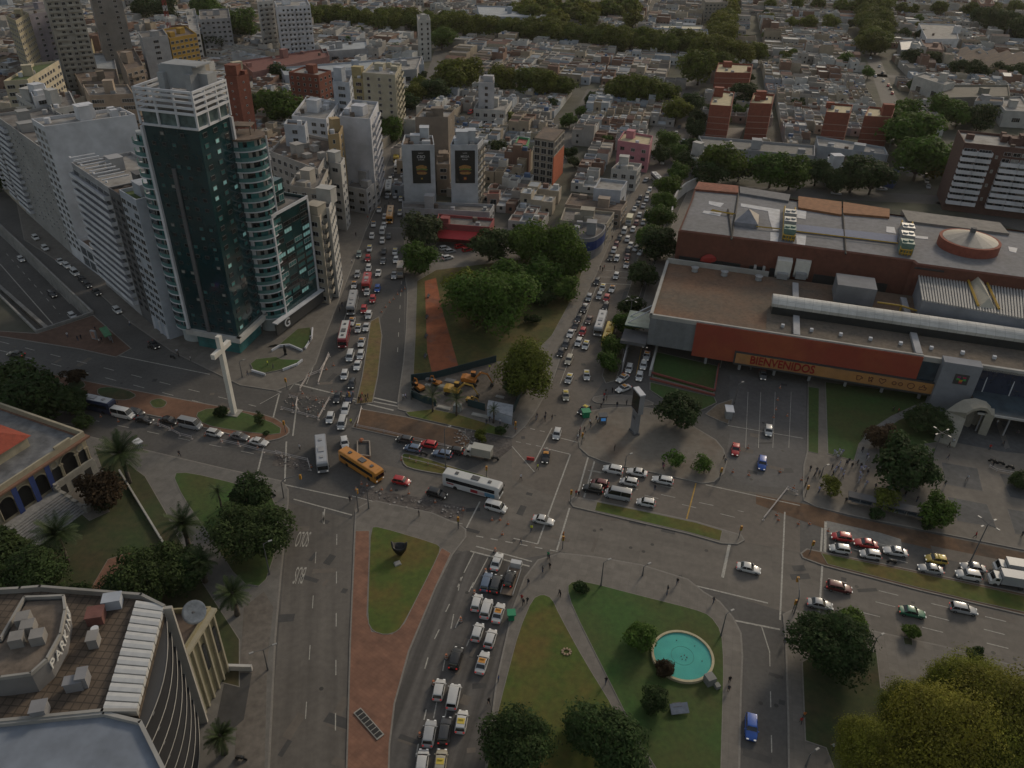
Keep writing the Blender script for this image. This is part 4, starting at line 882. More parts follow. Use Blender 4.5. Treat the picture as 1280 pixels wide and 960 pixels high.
for k in range(5):
 x0, y0 = 1192+k*17, 62+k*1.5
 a, c = P(x0, y0, 6).xy, P(x0+22, y0+24, 6).xy; e = (c-a).normalized(); nn = Vector((e.y, -e.x)); nn = nn if nn.x < 0 else -nn; w = (P(x0+17, y0+1.5, 6).xy-a).length*.9
 t = thing('sawtooth_bay', ['first', 'second', 'third', 'fourth', 'fifth'][k]+' sawtooth factory bay from the left, with yellowish wall for its lit glazing', 'factory', (a.x, a.y, 0), 0, 'sawtooth factory bays')
 mb = MB(); p = [a, c, c-nn*w, a-nn*w]
 mb.add([(q[0], q[1], 0) for q in p]+[(p[0].x, p[0].y, 5), (p[1].x, p[1].y, 5), (p[2].x, p[2].y, 9), (p[3].x, p[3].y, 9)], [(0, 1, 5, 4), (1, 2, 6, 5), (2, 3, 7, 6), (3, 0, 4, 7)]); mb.build('wall', wm(.28, .22, .12), t)  # yellow light on the glazing is put into this wall colour
 mb = MB(); mb.add([(p[0].x, p[0].y, 5.02), (p[1].x, p[1].y, 5.02), (p[2].x, p[2].y, 9.02), (p[3].x, p[3].y, 9.02)], [(0, 1, 2, 3)]); mb.build('roof', roof_b, t)
# shops facing the right avenue and the tyre shop strip
rb('flat white warehouse roof with a notch above the right avenue', [(742, 238), (776, 241), (784, 229), (750, 225)], 10, wm(.38, .4, .44), roof_p, cw=30, fw=.05, n=0, core=False, name='warehouse')
rb('low white shop with a dark skylight band beside the pink block', [(764, 213), (796, 216), (802, 207), (774, 204)], 8, offwhite, roof_p, n=3, name='shop_building')
rb('brown roofed shop row with an orange awning along the right avenue', [(706, 258), (776, 266), (784, 254), (714, 244)], 6, wm(.27, .22, .18), roof_b, n=5, name='shop_building')
rb('pale flat shop with a raised yellowish roof edge along the right avenue', [(700, 278), (758, 283), (768, 268), (706, 262)], 7, wm(.3, .27, .22), roof_g, n=3, name='shop_building')
b = Bld('round-nosed corner shop with a bright blue fascia at the tip of the block', roofq(soft([(716, 300), (741, 302), (755, 292), (758, 282), (716, 280)], 2), 7), 7, wm(.27, .27, .28), roof_g, name='corner_shop')
mb = MB(); ring = [p for p in b.foot]; mb.prism(inset(ring, -.15), 3.4, 6.6, cap=False); b.part(mb, 'fascia', M('blue_fascia', (.02, .05, .2), .6, .1, 1)); b.clutter(3); b.done()
b = Bld('long low petrol and burger shop with a bright red awning and white roof units', roofq([(545, 282), (612, 287), (618, 276), (548, 270)], 6), 6, wm(.25, .06, .06), roof_g, name='shop_building')
A, B_ = min((b.edge(i) for i in b.faces()), key=lambda t: (t[0]+t[1]).y)
if A.x > B_.x: A, B_ = B_, A
e = (B_-A).normalized(); nn = Vector((e.y, -e.x)); m_ = A.lerp(B_, .45)+nn*2.2
mb = MB(); mb.box((m_.x, m_.y, 3.9), ((B_-A).length*.8, 4.6, .25), math.atan2(e.y, e.x), rx=math.radians(18)); b.part(mb, 'awning', M('red_awning', (.42, .025, .03), .6, .1, 1)); b.clutter(4, False); b.done()
rb('small red roofed kiosk house behind the banner blocks', [(609, 245), (624, 245), (626, 240), (611, 240)], 5, wm(.3, .2, .16), M('red_sheet', (.38, .07, .05), .7, .1, 1), n=0, core=False, name='house')
rb('green painted house with a red parapet among grey roofs', [(643, 182), (658, 184), (662, 175), (648, 173)], 7, wm(.08, .26, .12), M('red_sheet2', (.3, .06, .05), .7, .1, 1), n=0, core=False, name='house')
# bus station and shopping hall
Z1 = 13.2
T0 = P(813, 395, Z1).xy; T1 = P(1154, 447, Z1).xy; ex = (T1-T0).normalized(); ny = Vector((-ex.y, ex.x)); RZ = math.atan2(ex.y, ex.x)
def LP(px, py, z): d = P(px, py, z).xy-T0; return (d.dot(ex), d.dot(ny))        # along / behind the front, in metres
def WP(u, v, z=None): p = T0+ex*u+ny*v; return (p.x, p.y) if z is None else (p.x, p.y, z)
LEN = LP(1400, 485, Z1)[0]; DEP = LP(836, 327, Z1)[1]
uR0 = LP(871, 403, Z1)[0]; uR1 = LP(1154, 447, Z1)[0]; uPort = LP(1187, 452, Z1)[0]
mall = thing('shopping_hall', 'sprawling brick shopping hall and bus station with a red welcome facade', 'shopping centre', (*WP(40, 20), 0))
def mp(mb, name, mats, smooth=False, parent=None): return mb.build(name, mats, parent or mall, smooth)
def bx(mb, u0, u1, v0, v1, z0, z1):
 mb.box((*WP((u0+u1)/2, (v0+v1)/2), (z0+z1)/2), (abs(u1-u0), abs(v1-v0), z1-z0), RZ); return mb
brick_h = M('hall_brick', (.135, .05, .033), .9, .18, .7, var2=.14, sc2=.08)
gravel = M('roof_gravel', (.175, .098, .06), .98, .25, 1.2, col2=(.115, .09, .068), sc2=.035, thr=(.4, .6), det=8)
gravel2 = M('roof_gravel_dark', (.10, .085, .072), .98, .3, 1.0, col2=(.15, .12, .09), sc2=.1, det=7)
mb = MB(); bx(mb, 0, LEN, 0.6, DEP, 4.6, Z1-.4); mp(mb, 'front_block', darkgrey)
mb = MB(); bx(mb, 0.4, LEN, 0.9, DEP-.3, Z1-.4, Z1-.3); mp(mb, 'front_roof', gravel)
mb = MB(); bx(mb, uR1*.0+LP(960, 360, Z1)[0], LEN, .9, 15, Z1-.3, Z1-.22); mp(mb, 'roof_surface', gravel2)
mb = MB(); bx(mb, -.2, uR0, 0, .7, Z1-.6, Z1+.5); bx(mb, -.3, .5, 0, DEP, Z1-.6, Z1+.5); bx(mb, 0, LP(960, 352, Z1)[0], DEP-.5, DEP, Z1-.6, Z1+1.2); bx(mb, uR0, uR1, 0, .6, Z1-.6, Z1+.6); bx(mb, uR1, LEN, .1, .9, Z1-1, Z1+.3); mp(mb, 'parapet', wm(.34, .33, .31))
mb = MB(); bx(mb, 0, uR0, 0, .6, 4.6, Z1-.62); mp(mb, 'grey_panel', grid_mat('grey_cladding', (.17, .18, .19), (.8, .8, .8), 1.6, 1.6, .02, rot=-RZ))
mb = MB(); bx(mb, uR0, uR1, -.5, .6, 3.6, Z1+.2); mp(mb, 'red_facade', M('red_facade', (.27, .048, .026), .7, .08, .4, col2=(.32, .08, .03), sc2=.09, thr=(.5, .7)))
mb = MB(); bx(mb, uR0, LEN, 8, 8.5, 0, 4.6); bx(mb, 0, uR0, 8, 8.5, 0, 4.6); mp(mb, 'undercroft_wall', dark_m)  # near-black walls stand for the shade under the overhang
for k in range(9):
 u = uR0+4+k*9
 mb = MB(); mb.tube(WP(u, 2.5, 0), WP(u, 2.5, 4.6), .4, .4, 10); mp(mb, 'column', greyw)
u0 = LP(918, 441, 5.2)[0]; u1 = LP(1176, 488, 5.2)[0]
band = MB(); bx(band, u0, u1, -.95, -.5, 3.3, 7.2); mp(band, 'sign_backing', frame_d)
mb = MB(); bx(mb, u0+.4, u1-.3, -1.05, -.95, 3.9, 6.8); ob = mp(mb, 'sign_band', M('sign_orange', (.42, .20, .06), .6, .12, .5, col2=(.34, .17, .07), sc2=.2))
uB0, uB1 = LP(938, 446, 5.4)[0], LP(1018, 462, 5.4)[0]
dred = M('sign_red', (.26, .008, .008), .5, .05, 1)
q = wall_text('BIENVENIDOS', WP(uB0, -1.14, 5.4), WP(uB1, -1.14, 5.4), 3.3, dred, .09, parent=mall, name='sign_lettering', sp=1.0)
import bpy as _b
wd = max(v.co.x for v in q.data.vertices)-min(v.co.x for v in q.data.vertices)
want = abs(uB1-uB0)*ex.x; k_ = want/wd
c_ = Vector((*WP((uB0+uB1)/2, -1.12), 5.45))
for v in q.data.vertices: d_ = v.co-c_; s_ = Vector((ex.x, ex.y, 0)); t_ = d_.dot(s_); v.co = c_+d_+s_*t_*(k_-1)
icons = [LP(x, 470, 5.2)[0] for x in (1073, 1087, 1101, 1119, 1135, 1149, 1165)]
icm = M('icon_brown', (.10, .025, .015), .6, .05, 1)
def outline(pts, u, z, s_=1.0, w=.09):
 mb = MB()
 P3 = [Vector(WP(u+a*s_, -1.1, z+c*s_)) for a, c in pts]
 for a, c in zip(P3, P3[1:]+P3[:1]): mb.tube(a, c, w, w, 5)
 mp(mb, 'sign_icon', icm)
ring = [(math.cos(t*math.pi/6)*.8, math.sin(t*math.pi/6)*.8) for t in range(12)]
outline([(-.6, .5), (.5, .5), (.5, .2), (.85, .2), (.85, -.2), (.45, -.2), (.3, -.7), (-.4, -.7)], icons[0], 5.4)
outline([(-.5, .7), (-.2, .2), (.1, .7), (.5, .5), (.3, -.1), (.5, -.7), (.1, -.2), (-.3, -.7)], icons[1], 5.4)
outline([(0, .35), (.35, .7), (.75, .6), (.8, .15), (0, -.75), (-.8, .15), (-.75, .6), (-.35, .7)], icons[2], 5.4)
outline([(x*.6-.75, z*.6) for x, z in ring], icons[3], 5.4); outline([(x*.6+.75, z*.6) for x, z in ring], icons[3], 5.4)
outline(ring, icons[4], 5.4)
outline([(-.8, -.6), (-.8, .1), (-.3, .1), (0, .7), (.3, .6), (.2, .1), (.8, .1), (.7, -.6)], icons[5], 5.4)
outline([(-.7, -.7), (-.7, .3), (-.3, .3), (-.3, .7), (.3, .7), (.3, .3), (.7, .3), (.7, -.7)], icons[6], 5.4)
uP0, uP1 = LP(1186, 452, Z1)[0], LP(1222, 456, Z1)[0]
mb = MB(); bx(mb, uP0-1.5, uP1+.5, -2.2, 1.0, 0, Z1+.9); mp(mb, 'portal', wm(.20, .21, .235))
mb = MB(); uc = (uP0+uP1)/2; bx(mb, uc-1.5, uc+1.7, -2.3, -2.2, 8.6, 11.4); mp(mb, 'emblem_board', frame_d)
for k, (du, dz, col) in enumerate(((-.55, 10.6, (.25, .02, .12)), (.7, 10.6, (.35, .03, .08)), (-.6, 10.0, (.05, .3, .05)), (.1, 9.7, (.45, .25, .02)), (.8, 10.0, (.05, .3, .08)), (.1, 9.2, (.35, .03, .05)))):
 mb = MB(); bx(mb, uc+du-.35, uc+du+.35, -2.38, -2.3, dz-.22, dz+.22); mp(mb, 'emblem_mark', M('emblem_%d' % k, col, .5))
mb = MB(); bx(mb, uR1+.1, uP0-1.6, .2, .5, 6, Z1-1); mp(mb, 'glazing', glass_b)
navy = M('navy_glass', (.012, .02, .045), .15, .3, .3, spec=.8)
mb = MB(); bx(mb, uP1+.6, LEN, .1, .5, 5.5, Z1-.4); mp(mb, 'glazing', navy)
mb = MB(); mb.box((*WP((uP1+.6+LEN)/2, -4.6), 6.0), (LEN-uP1-.6, 9.4, .15), RZ, rx=math.radians(4)); mp(mb, 'glass_canopy', M('canopy_glass', (.04, .06, .075), .2, .3, .4, spec=.8))
mb = MB(); bx(mb, uP1+.6, LEN, -9.6, -9.2, 5.4, 5.9); mp(mb, 'canopy_edge', offwhite)
for k in range(8):
 mb = MB(); u = uP1+3+k*6.0; mb.tube(WP(u, .2, 10.5), WP(u, -.1, 6.4), .13); mp(mb, 'canopy_stay', white_w)
for k in range(7):
 mb = MB(); u = uP1+2+k*6; mb.tube(WP(u, -8.6, 0), WP(u, -8.6, 5.6), .2); mp(mb, 'column', greyw)
c0 = LP(966, 384, Z1+2.2); c1 = LP(967, 370, Z1+3.8);
uc0 = c0[0]
vF = LP(967, 392, Z1)[1]; vB = vF+5.5
mb = MB(); bx(mb, uc0, LEN, vF+.1, vB, Z1-.2, Z1+2.4); mp(mb, 'rooflight_glazing', M('rooflight_dark', (.022, .026, .028), .3, .3, .6, spec=.6))
mb = MB(); n = 8; rings = []
for u in (uc0-.3, LEN):
 rings.append([WP(u, vF-.2+(vB-vF+.8)*i/n, Z1+2.2+2.0*math.sin(math.pi*(.12+.8*i/n))) for i in range(n+1)]+[WP(u, vB, Z1+2.0), WP(u, vF, Z1+2.0)])
mb.loft(rings); mp(mb, 'rooflight_vault', grid_mat('vault_panels', (.52, .51, .48), (.6, .6, .6), 2.2, 50, .05, rot=-RZ))
for k in range(20):
 u = uc0+3+k*7.2
 mb = MB(); bx(mb, u-.4, u+.4, 5.2, 6.0, Z1-.2, Z1+.55); mp(mb, 'roof_vent', white_w)
for u in (LP(995, 400, Z1)[0], LP(1143, 425, Z1)[0]):
 mb = MB(); bx(mb, u-.8, u+.8, 1, vF-.2, Z1-.2, Z1+.6); bx(mb, u-.8, u+.8, vB+.2, DEP-4, Z1-.2, Z1+.6); mp(mb, 'roof_kerb', greyw)
a_ = LP(1042, 378, Z1); b_ = LP(1090, 380, Z1)
mb = MB(); bx(mb, a_[0], b_[0], a_[1]+1, a_[1]+9, Z1-.2, Z1+5); mp(mb, 'plant_box', wm(.17, .175, .19))
yel = M('yellow_rail', (.42, .26, .03), .6, .12, 1)
mb = MB(); a_ = LP(1125, 388, Z1); mb.tube(WP(a_[0]-6, a_[1]+1, Z1+1), WP(a_[0], a_[1], Z1+1.4), .25); mb.tube(WP(a_[0], a_[1], Z1+1.4), WP(a_[0]+5, a_[1]-1.5, Z1+1), .25); mb.tube(WP(a_[0], a_[1], Z1-.2), WP(a_[0], a_[1], Z1+1.5), .3); mp(mb, 'hoist', yel)
for k, x in enumerate((968, 991)):
 a_ = LP(x, 345, Z1)
 mb = MB(); bx(mb, a_[0], a_[0]+4.2, a_[1], a_[1]+7, Z1+.4, Z1+5); bx(mb, a_[0]+.3, a_[0]+4.5, a_[1]+8, a_[1]+14, Z1+.4, Z1+4.2); mp(mb, 'white_unit', M('unit_white', (.62, .60, .55), .6, .1, 1))
 mb = MB(); bx(mb, a_[0]+.6, a_[0]+3.6, a_[1]-1.5, a_[1], Z1-.1, Z1+1.6); bx(mb, a_[0], a_[0]+4.2, a_[1], a_[1]+14, Z1-.2, Z1+.4); mp(mb, 'duct', steel)
mb = MB(); a_ = LP(799, 412, 6); mb.box((*WP(-3.5, 7), 8.0), (6.5, 9, .25), RZ); mp(mb, 'side_canopy', M('canopy_mint', (.14, .2, .18), .4, .2, .6))
mb = MB(); mb.tube(WP(-6, 4, 8.2), WP(0, 9, 11), .15); mb.tube(WP(-6, 8, 8.2), WP(0, 12, 11), .15); mp(mb, 'canopy_stay', white_w)
mb = MB(); mb.box((*WP(-3.5, 1.0), 5.4), (6.8, 7, .9), RZ); mp(mb, 'step_block', darkgrey)
Z2 = 22.0
roofA = [(848, 289), (864, 250), (868, 236), (925, 240), (1000, 251), (1115, 268), (1210, 280), (1300, 292), (1420, 306), (1420, 372), (1280, 349), (1146, 331), (1141, 327), (1000, 308)]
fA = roofq(roofA, Z2)
mb = MB(); mb.prism(fA, -.3, Z2, cap=False); mp(mb, 'brick_wall', brick_h)
gr = M('roof_slate_sheet', (.185, .185, .2), .9, .2, .7, col2=(.15, .15, .155), sc2=.06, det=7)
mb = MB(); mb.sheet(inset(fA, .2), Z2-.2)
inn = inset(fA, .6); n = len(fA); mb.k = 1; mb.add([(p[0], p[1], Z2) for p in ccw(fA)]+[(p[0], p[1], Z2-.05+.4) for p in inn], [(i, (i+1) % n, n+(i+1) % n, n+i) for i in range(n)]); mp(mb, 'hall_roof', [gr, brick_h])
for pts, m_, nm in (([(868, 236), (873, 227), (923, 232), (923, 241)], roof_r, 'tile_strip'), ([(925, 233), (988, 243), (986, 251), (925, 241)], gr, 'sheet_strip'), ([(998, 245), (1052, 252), (1052, 268), (998, 259)], M('roof_orange_tile', (.24, .11, .05), .9, .2, .7), 'tile_strip'), ([(1054, 252), (1112, 261), (1112, 271), (1054, 266)], M('roof_orange_tile', (.24, .11, .05)), 'tile_strip'), ([(1127, 262), (1250, 278), (1262, 292), (1135, 276)], M('roof_stone_sheet', (.2, .185, .17), .9, .2, .6), 'sheet_strip')):
 f_ = roofq(pts, Z2+.5); mb = MB(); mb.prism(f_, 0, Z2+.5); mp(mb, nm, m_)
whp = M('membrane_white', (.42, .43, .46), .7, .2, .5)
for pts in ([(926, 254), (975, 262), (974, 288), (966, 288), (962, 275), (960, 264), (926, 258)], [(996, 262), (1008, 264), (1007, 274), (996, 272)], [(995, 292), (1008, 294), (1006, 309), (996, 307)], [(963, 290), (974, 291), (972, 304), (963, 303)], [(1108, 283), (1118, 284), (1120, 292), (1108, 290)], [(886, 251), (905, 254), (900, 259), (886, 255)], [(880, 263), (902, 266), (900, 270), (878, 266)], [(1140, 294), (1160, 296), (1160, 299), (1140, 297)], [(1260, 308), (1272, 310), (1270, 316), (1262, 314)]):
 mb = MB(); mb.prism(roofq(pts, Z2-.1), Z2-.25, Z2-.1); mp(mb, 'roof_patch', whp)
mb = MB(); mb.prism(roofq([(995, 280), (1122, 294), (1121, 304), (995, 289)], Z2+.2), Z2-.2, Z2+.2); mp(mb, 'rooflight', M('rooflight_blue', (.17, .19, .26), .9, .1, 1))
for a_, b_ in (((910, 262), (915, 299)), ((924, 234), (914, 300)), ((1053, 262), (1057, 318)), ((1143, 335), (1180, 340))):
 p, q_ = P(*a_, Z2), P(*b_, Z2); mb = MB(); mb.tube(p+Vector((0, 0, .1)), q_+Vector((0, 0, .1)), .3, .3, 4); mp(mb, 'expansion_strip', dark_m)
for a_, b_ in (((890, 264), (916, 270)), ((945, 285), (975, 288)), ((995, 291), (1122, 306)), ((888, 265), (918, 269))):
 p, q_ = P(*a_, Z2), P(*b_, Z2); mb = MB(); mb.tube(p+Vector((0, 0, .5)), q_+Vector((0, 0, .5)), .2, .2, 4); mp(mb, 'yellow_rail', yel)
pc = roofq([(917, 281), (947, 285), (948, 272), (921, 268)], Z2); cx = sum(p[0] for p in pc)/4; cy = sum(p[1] for p in pc)/4
mb = MB(); pc = ccw(pc); mb.add([(p[0], p[1], Z2-.2) for p in pc]+[(p[0], p[1], Z2+1) for p in pc]+[(cx, cy, Z2+4)], [(0, 1, 5, 4), (1, 2, 6, 5), (2, 3, 7, 6), (3, 0, 4, 7), (4, 5, 8), (5, 6, 8), (6, 7, 8), (7, 4, 8)]); mp(mb, 'pyramid_rooflight', M('pyramid_glass', (.22, .22, .24), .35, .2, .6))
for x, y, hh in ((978, 300, 6), (1124, 318, 5)):
 p = P(x, y, Z2); q_ = P(x+14, y+2, Z2); r_ = P(x+2, y-38, Z2)
 for (a_, b_) in ((p, p.lerp(r_, .95)), (q_, q_+(r_-p)*.95), (p, q_)):
  mb = MB()
  for z in (.5, 1.6): mb.tube(a_+Vector((0, 0, z)), b_+Vector((0, 0, z)), .22, .22, 4)
  for t in range(5): c_ = a_.lerp(b_, t/4); mb.tube(c_, c_+Vector((0, 0, 1.7)), .2, .2, 4)
  mp(mb, 'yellow_rail', yel)
 for t in range(3):
  c_ = p.lerp(r_, .12+t*.26)+(q_-p)*.5
  mb = MB(); mb.box((c_.x, c_.y, Z2+1.5), (3.4, 4, 3.2), RZ); mb.tube((c_.x-.8, c_.y, Z2+3.1), (c_.x-.8, c_.y, Z2+3.5), .7, .7, 10); mb.tube((c_.x+.9, c_.y, Z2+3.1), (c_.x+.9, c_.y, Z2+3.5), .7, .7, 10)
  mp(mb, 'cooling_tower', M('cooling_green', (.12, .2, .17), .6, .2, 1) if t == 0 else steel)
pc = P(1209, 309, Z2); R_ = (P(1246, 312, Z2)-P(1172, 306, Z2)).length/2
mb = MB(); mb.tube((pc.x, pc.y, Z2-.3), (pc.x, pc.y, Z2+2.6), R_, R_, 36); mp(mb, 'drum', M('drum_brick', (.24, .07, .045), .9, .15, 1))
mb = MB(); n = 24
for i in range(n):
 a0, a1 = 2*math.pi*i/n, 2*math.pi*(i+1)/n; mb.k = i % 2
 mb.add([(pc.x+(R_-.8)*math.cos(a0), pc.y+(R_-.8)*math.sin(a0), Z2+2.65), (pc.x+(R_-.8)*math.cos(a1), pc.y+(R_-.8)*math.sin(a1), Z2+2.65), (pc.x, pc.y, Z2+5)], [(0, 1, 2)])
mp(mb, 'cone_rooflight', [M('cone_glass_a', (.2, .19, .175), .5, .15, 1), M('cone_glass_b', (.15, .145, .14), .5, .15, 1)])
mb = MB(); mb.tube((pc.x, pc.y, Z2+4.5), (pc.x, pc.y, Z2+6), .8, .8, 8); mp(mb, 'finial', darkgrey)
rr = [(1147, 333), (1420, 376), (1420, 424), (1154, 375)]; Z3 = 19.0
fR = roofq(rr, Z3); mb = MB(); mb.prism(fR, -.3, Z3-.3); mp(mb, 'east_block', wm(.2, .21, .23))
A = Vector(fR[3]);
mb = MB(); p0, p1, p2, p3 = (P(*c, Z3) for c in rr)
for k in range(70):
 t = k/70; a_ = p0.lerp(p1, t); b_ = p3.lerp(p2, t); m_ = (a_+b_)/2; d_ = b_-a_
 mb.box((m_.x, m_.y, Z3-.1), (d_.length, (p1-p0).length/70*.55, .35), math.atan2(d_.y, d_.x))
mp(mb, 'ribbed_roof', M('ribs_pale', (.36, .35, .33), .8, .15, 1))
for s0, s1 in (((1205, 340), (1222, 384)), ((1228, 344), (1248, 388))):
 mb = MB(); mb.tube(P(*s0, Z3)+Vector((0, 0, .5)), P(*s1, Z3)+Vector((0, 0, .5)), .35, .35, 4); mp(mb, 'yellow_rail', yel)
mb = MB(); a_, b_, c_, d_ = P(1207, 341, Z3), P(1226, 344, Z3), P(1244, 386, Z3), P(1224, 384, Z3); r0, r1 = P(1216, 334, Z3+2), P(1237, 372, Z3+2)
mb.add([a_, b_, c_, d_, r0, r1], [(0, 3, 5, 4), (1, 4, 5, 2), (0, 4, 1), (3, 2, 5)]); mp(mb, 'ridge_roof', M('ridge_cream', (.4, .37, .3), .7, .1, 1))
for pts in (((850, 322), (874, 326)), ((880, 327), (905, 330)), ((926, 332), (950, 336))):
 a_, b_ = LP(pts[0][0], 320, 15), LP(pts[1][0], 320, 15)
e0, e1 = Vector(P(848, 289, Z2).xy), Vector(P(1141, 327, Z2).xy); ee = (e1-e0).normalized(); nn_ = Vector((ee.y, -ee.x)); rz_ = math.atan2(ee.y, ee.x); LL = (e1-e0).length
for t0, t1 in ((.02, .15), (.17, .30), (.34, .40), (.43, .52), (.62, .80), (.84, .93)):
 m_ = e0+ee*LL*(t0+t1)/2+nn_*.1; mb = MB(); mb.box((m_.x, m_.y, 12.2), (LL*(t1-t0), .3, 4.2), rz_); mp(mb, 'loading_bay', dark_m)  # dark panels on the brick, their colour stands for shade in openings
m_ = e0+ee*LL*.155+nn_*.35; mb = MB(); rings = []
for z, r in ((9.5, .9), (13.4, .9), (14.0, 2.6), (15.2, 2.2), (16.0, 1.0), (16.2, .1)): rings.append([(m_.x+r*math.cos(a*math.pi/8), m_.y+r*.3*math.sin(a*math.pi/8), z) for a in range(16)])
mb.loft(rings); mp(mb, 'red_lamp', M('red_lamp', (.25, .02, .015), .6, emit=(.8, .05, .03, .01)))
for x in (943, 954):
 a_, b_ = P(x, 340, Z1), P(x+3, 306, Z1+3); mb = MB(); d_ = b_-a_; mb.box(((a_.x+b_.x)/2, (a_.y+b_.y)/2, Z1+.8), (d_.length, .7, 1.2), math.atan2(d_.y, d_.x)); mp(mb, 'link_frame', offwhite)
for k, x in enumerate((868, 905, 948, 1063)):
 a_ = LP(x, 340+(x-868)*.12, Z1); mb = MB(); mb.tube(WP(a_[0], DEP-4, Z1-.2), WP(a_[0], DEP-4, Z1+1.1), 1.0, .8, 10); mb.tube(WP(a_[0], DEP-4, Z1+1.1), WP(a_[0], DEP-4, Z1+1.3), 1.2, .3, 10); mp(mb, 'roof_fan', steel)
t = thing('ramp_wall', 'pale curving parapet of the access ramp beside the hall and roadside trees', 'wall', (*P(846, 250).xy, 0))
mb = MB(); pts = [(838, 280), (840, 262), (846, 250), (856, 241), (868, 235), (872, 233)]
for a_, b_ in zip(pts, pts[1:]):
 p, q_ = P(*a_).xy, P(*b_).xy; d_ = q_-p; m_ = (p+q_)/2; mb.box((m_.x, m_.y, 2.2), (d_.length+.3, .6, 4.4), math.atan2(d_.y, d_.x))
mb.build('parapet', offwhite, t)
rb('long grey ridged shed below the first two red slabs', [(873, 172), (1018, 184), (1018, 197), (880, 185)], 6, greyw, M('shed_grey', (.17, .165, .155), .9, .2, .6), n=3, name='shed')
rb('long pale blue-grey parapet building below the last two red slabs', [(1020, 172), (1105, 186), (1110, 196), (1022, 184)], 7, wm(.3, .32, .35), roof_p, n=5, name='shed')
rb('grey walled yard building beside the bright tree behind the hall', [(865, 188), (880, 190), (878, 202), (862, 198)], 6, offwhite, roof_p, n=2, name='low_building')
rb('pale house in the yard with white framed walls behind the hall', [(1034, 198), (1048, 200), (1056, 216), (1040, 216)], 6, white_w, roof_p, n=1, name='low_building')
rb('navy blue sided shed beside the blossoming tree', [(1108, 212), (1124, 216), (1120, 222), (1106, 218)], 5, wm(.03, .06, .16), roof_s, n=0, core=False, name='shed')
rb('dark brown long roof beside the hall yard', [(1052, 186), (1110, 206), (1110, 212), (1050, 196)], 4, wm(.15, .12, .1), roof_b, n=0, core=False, name='shed')
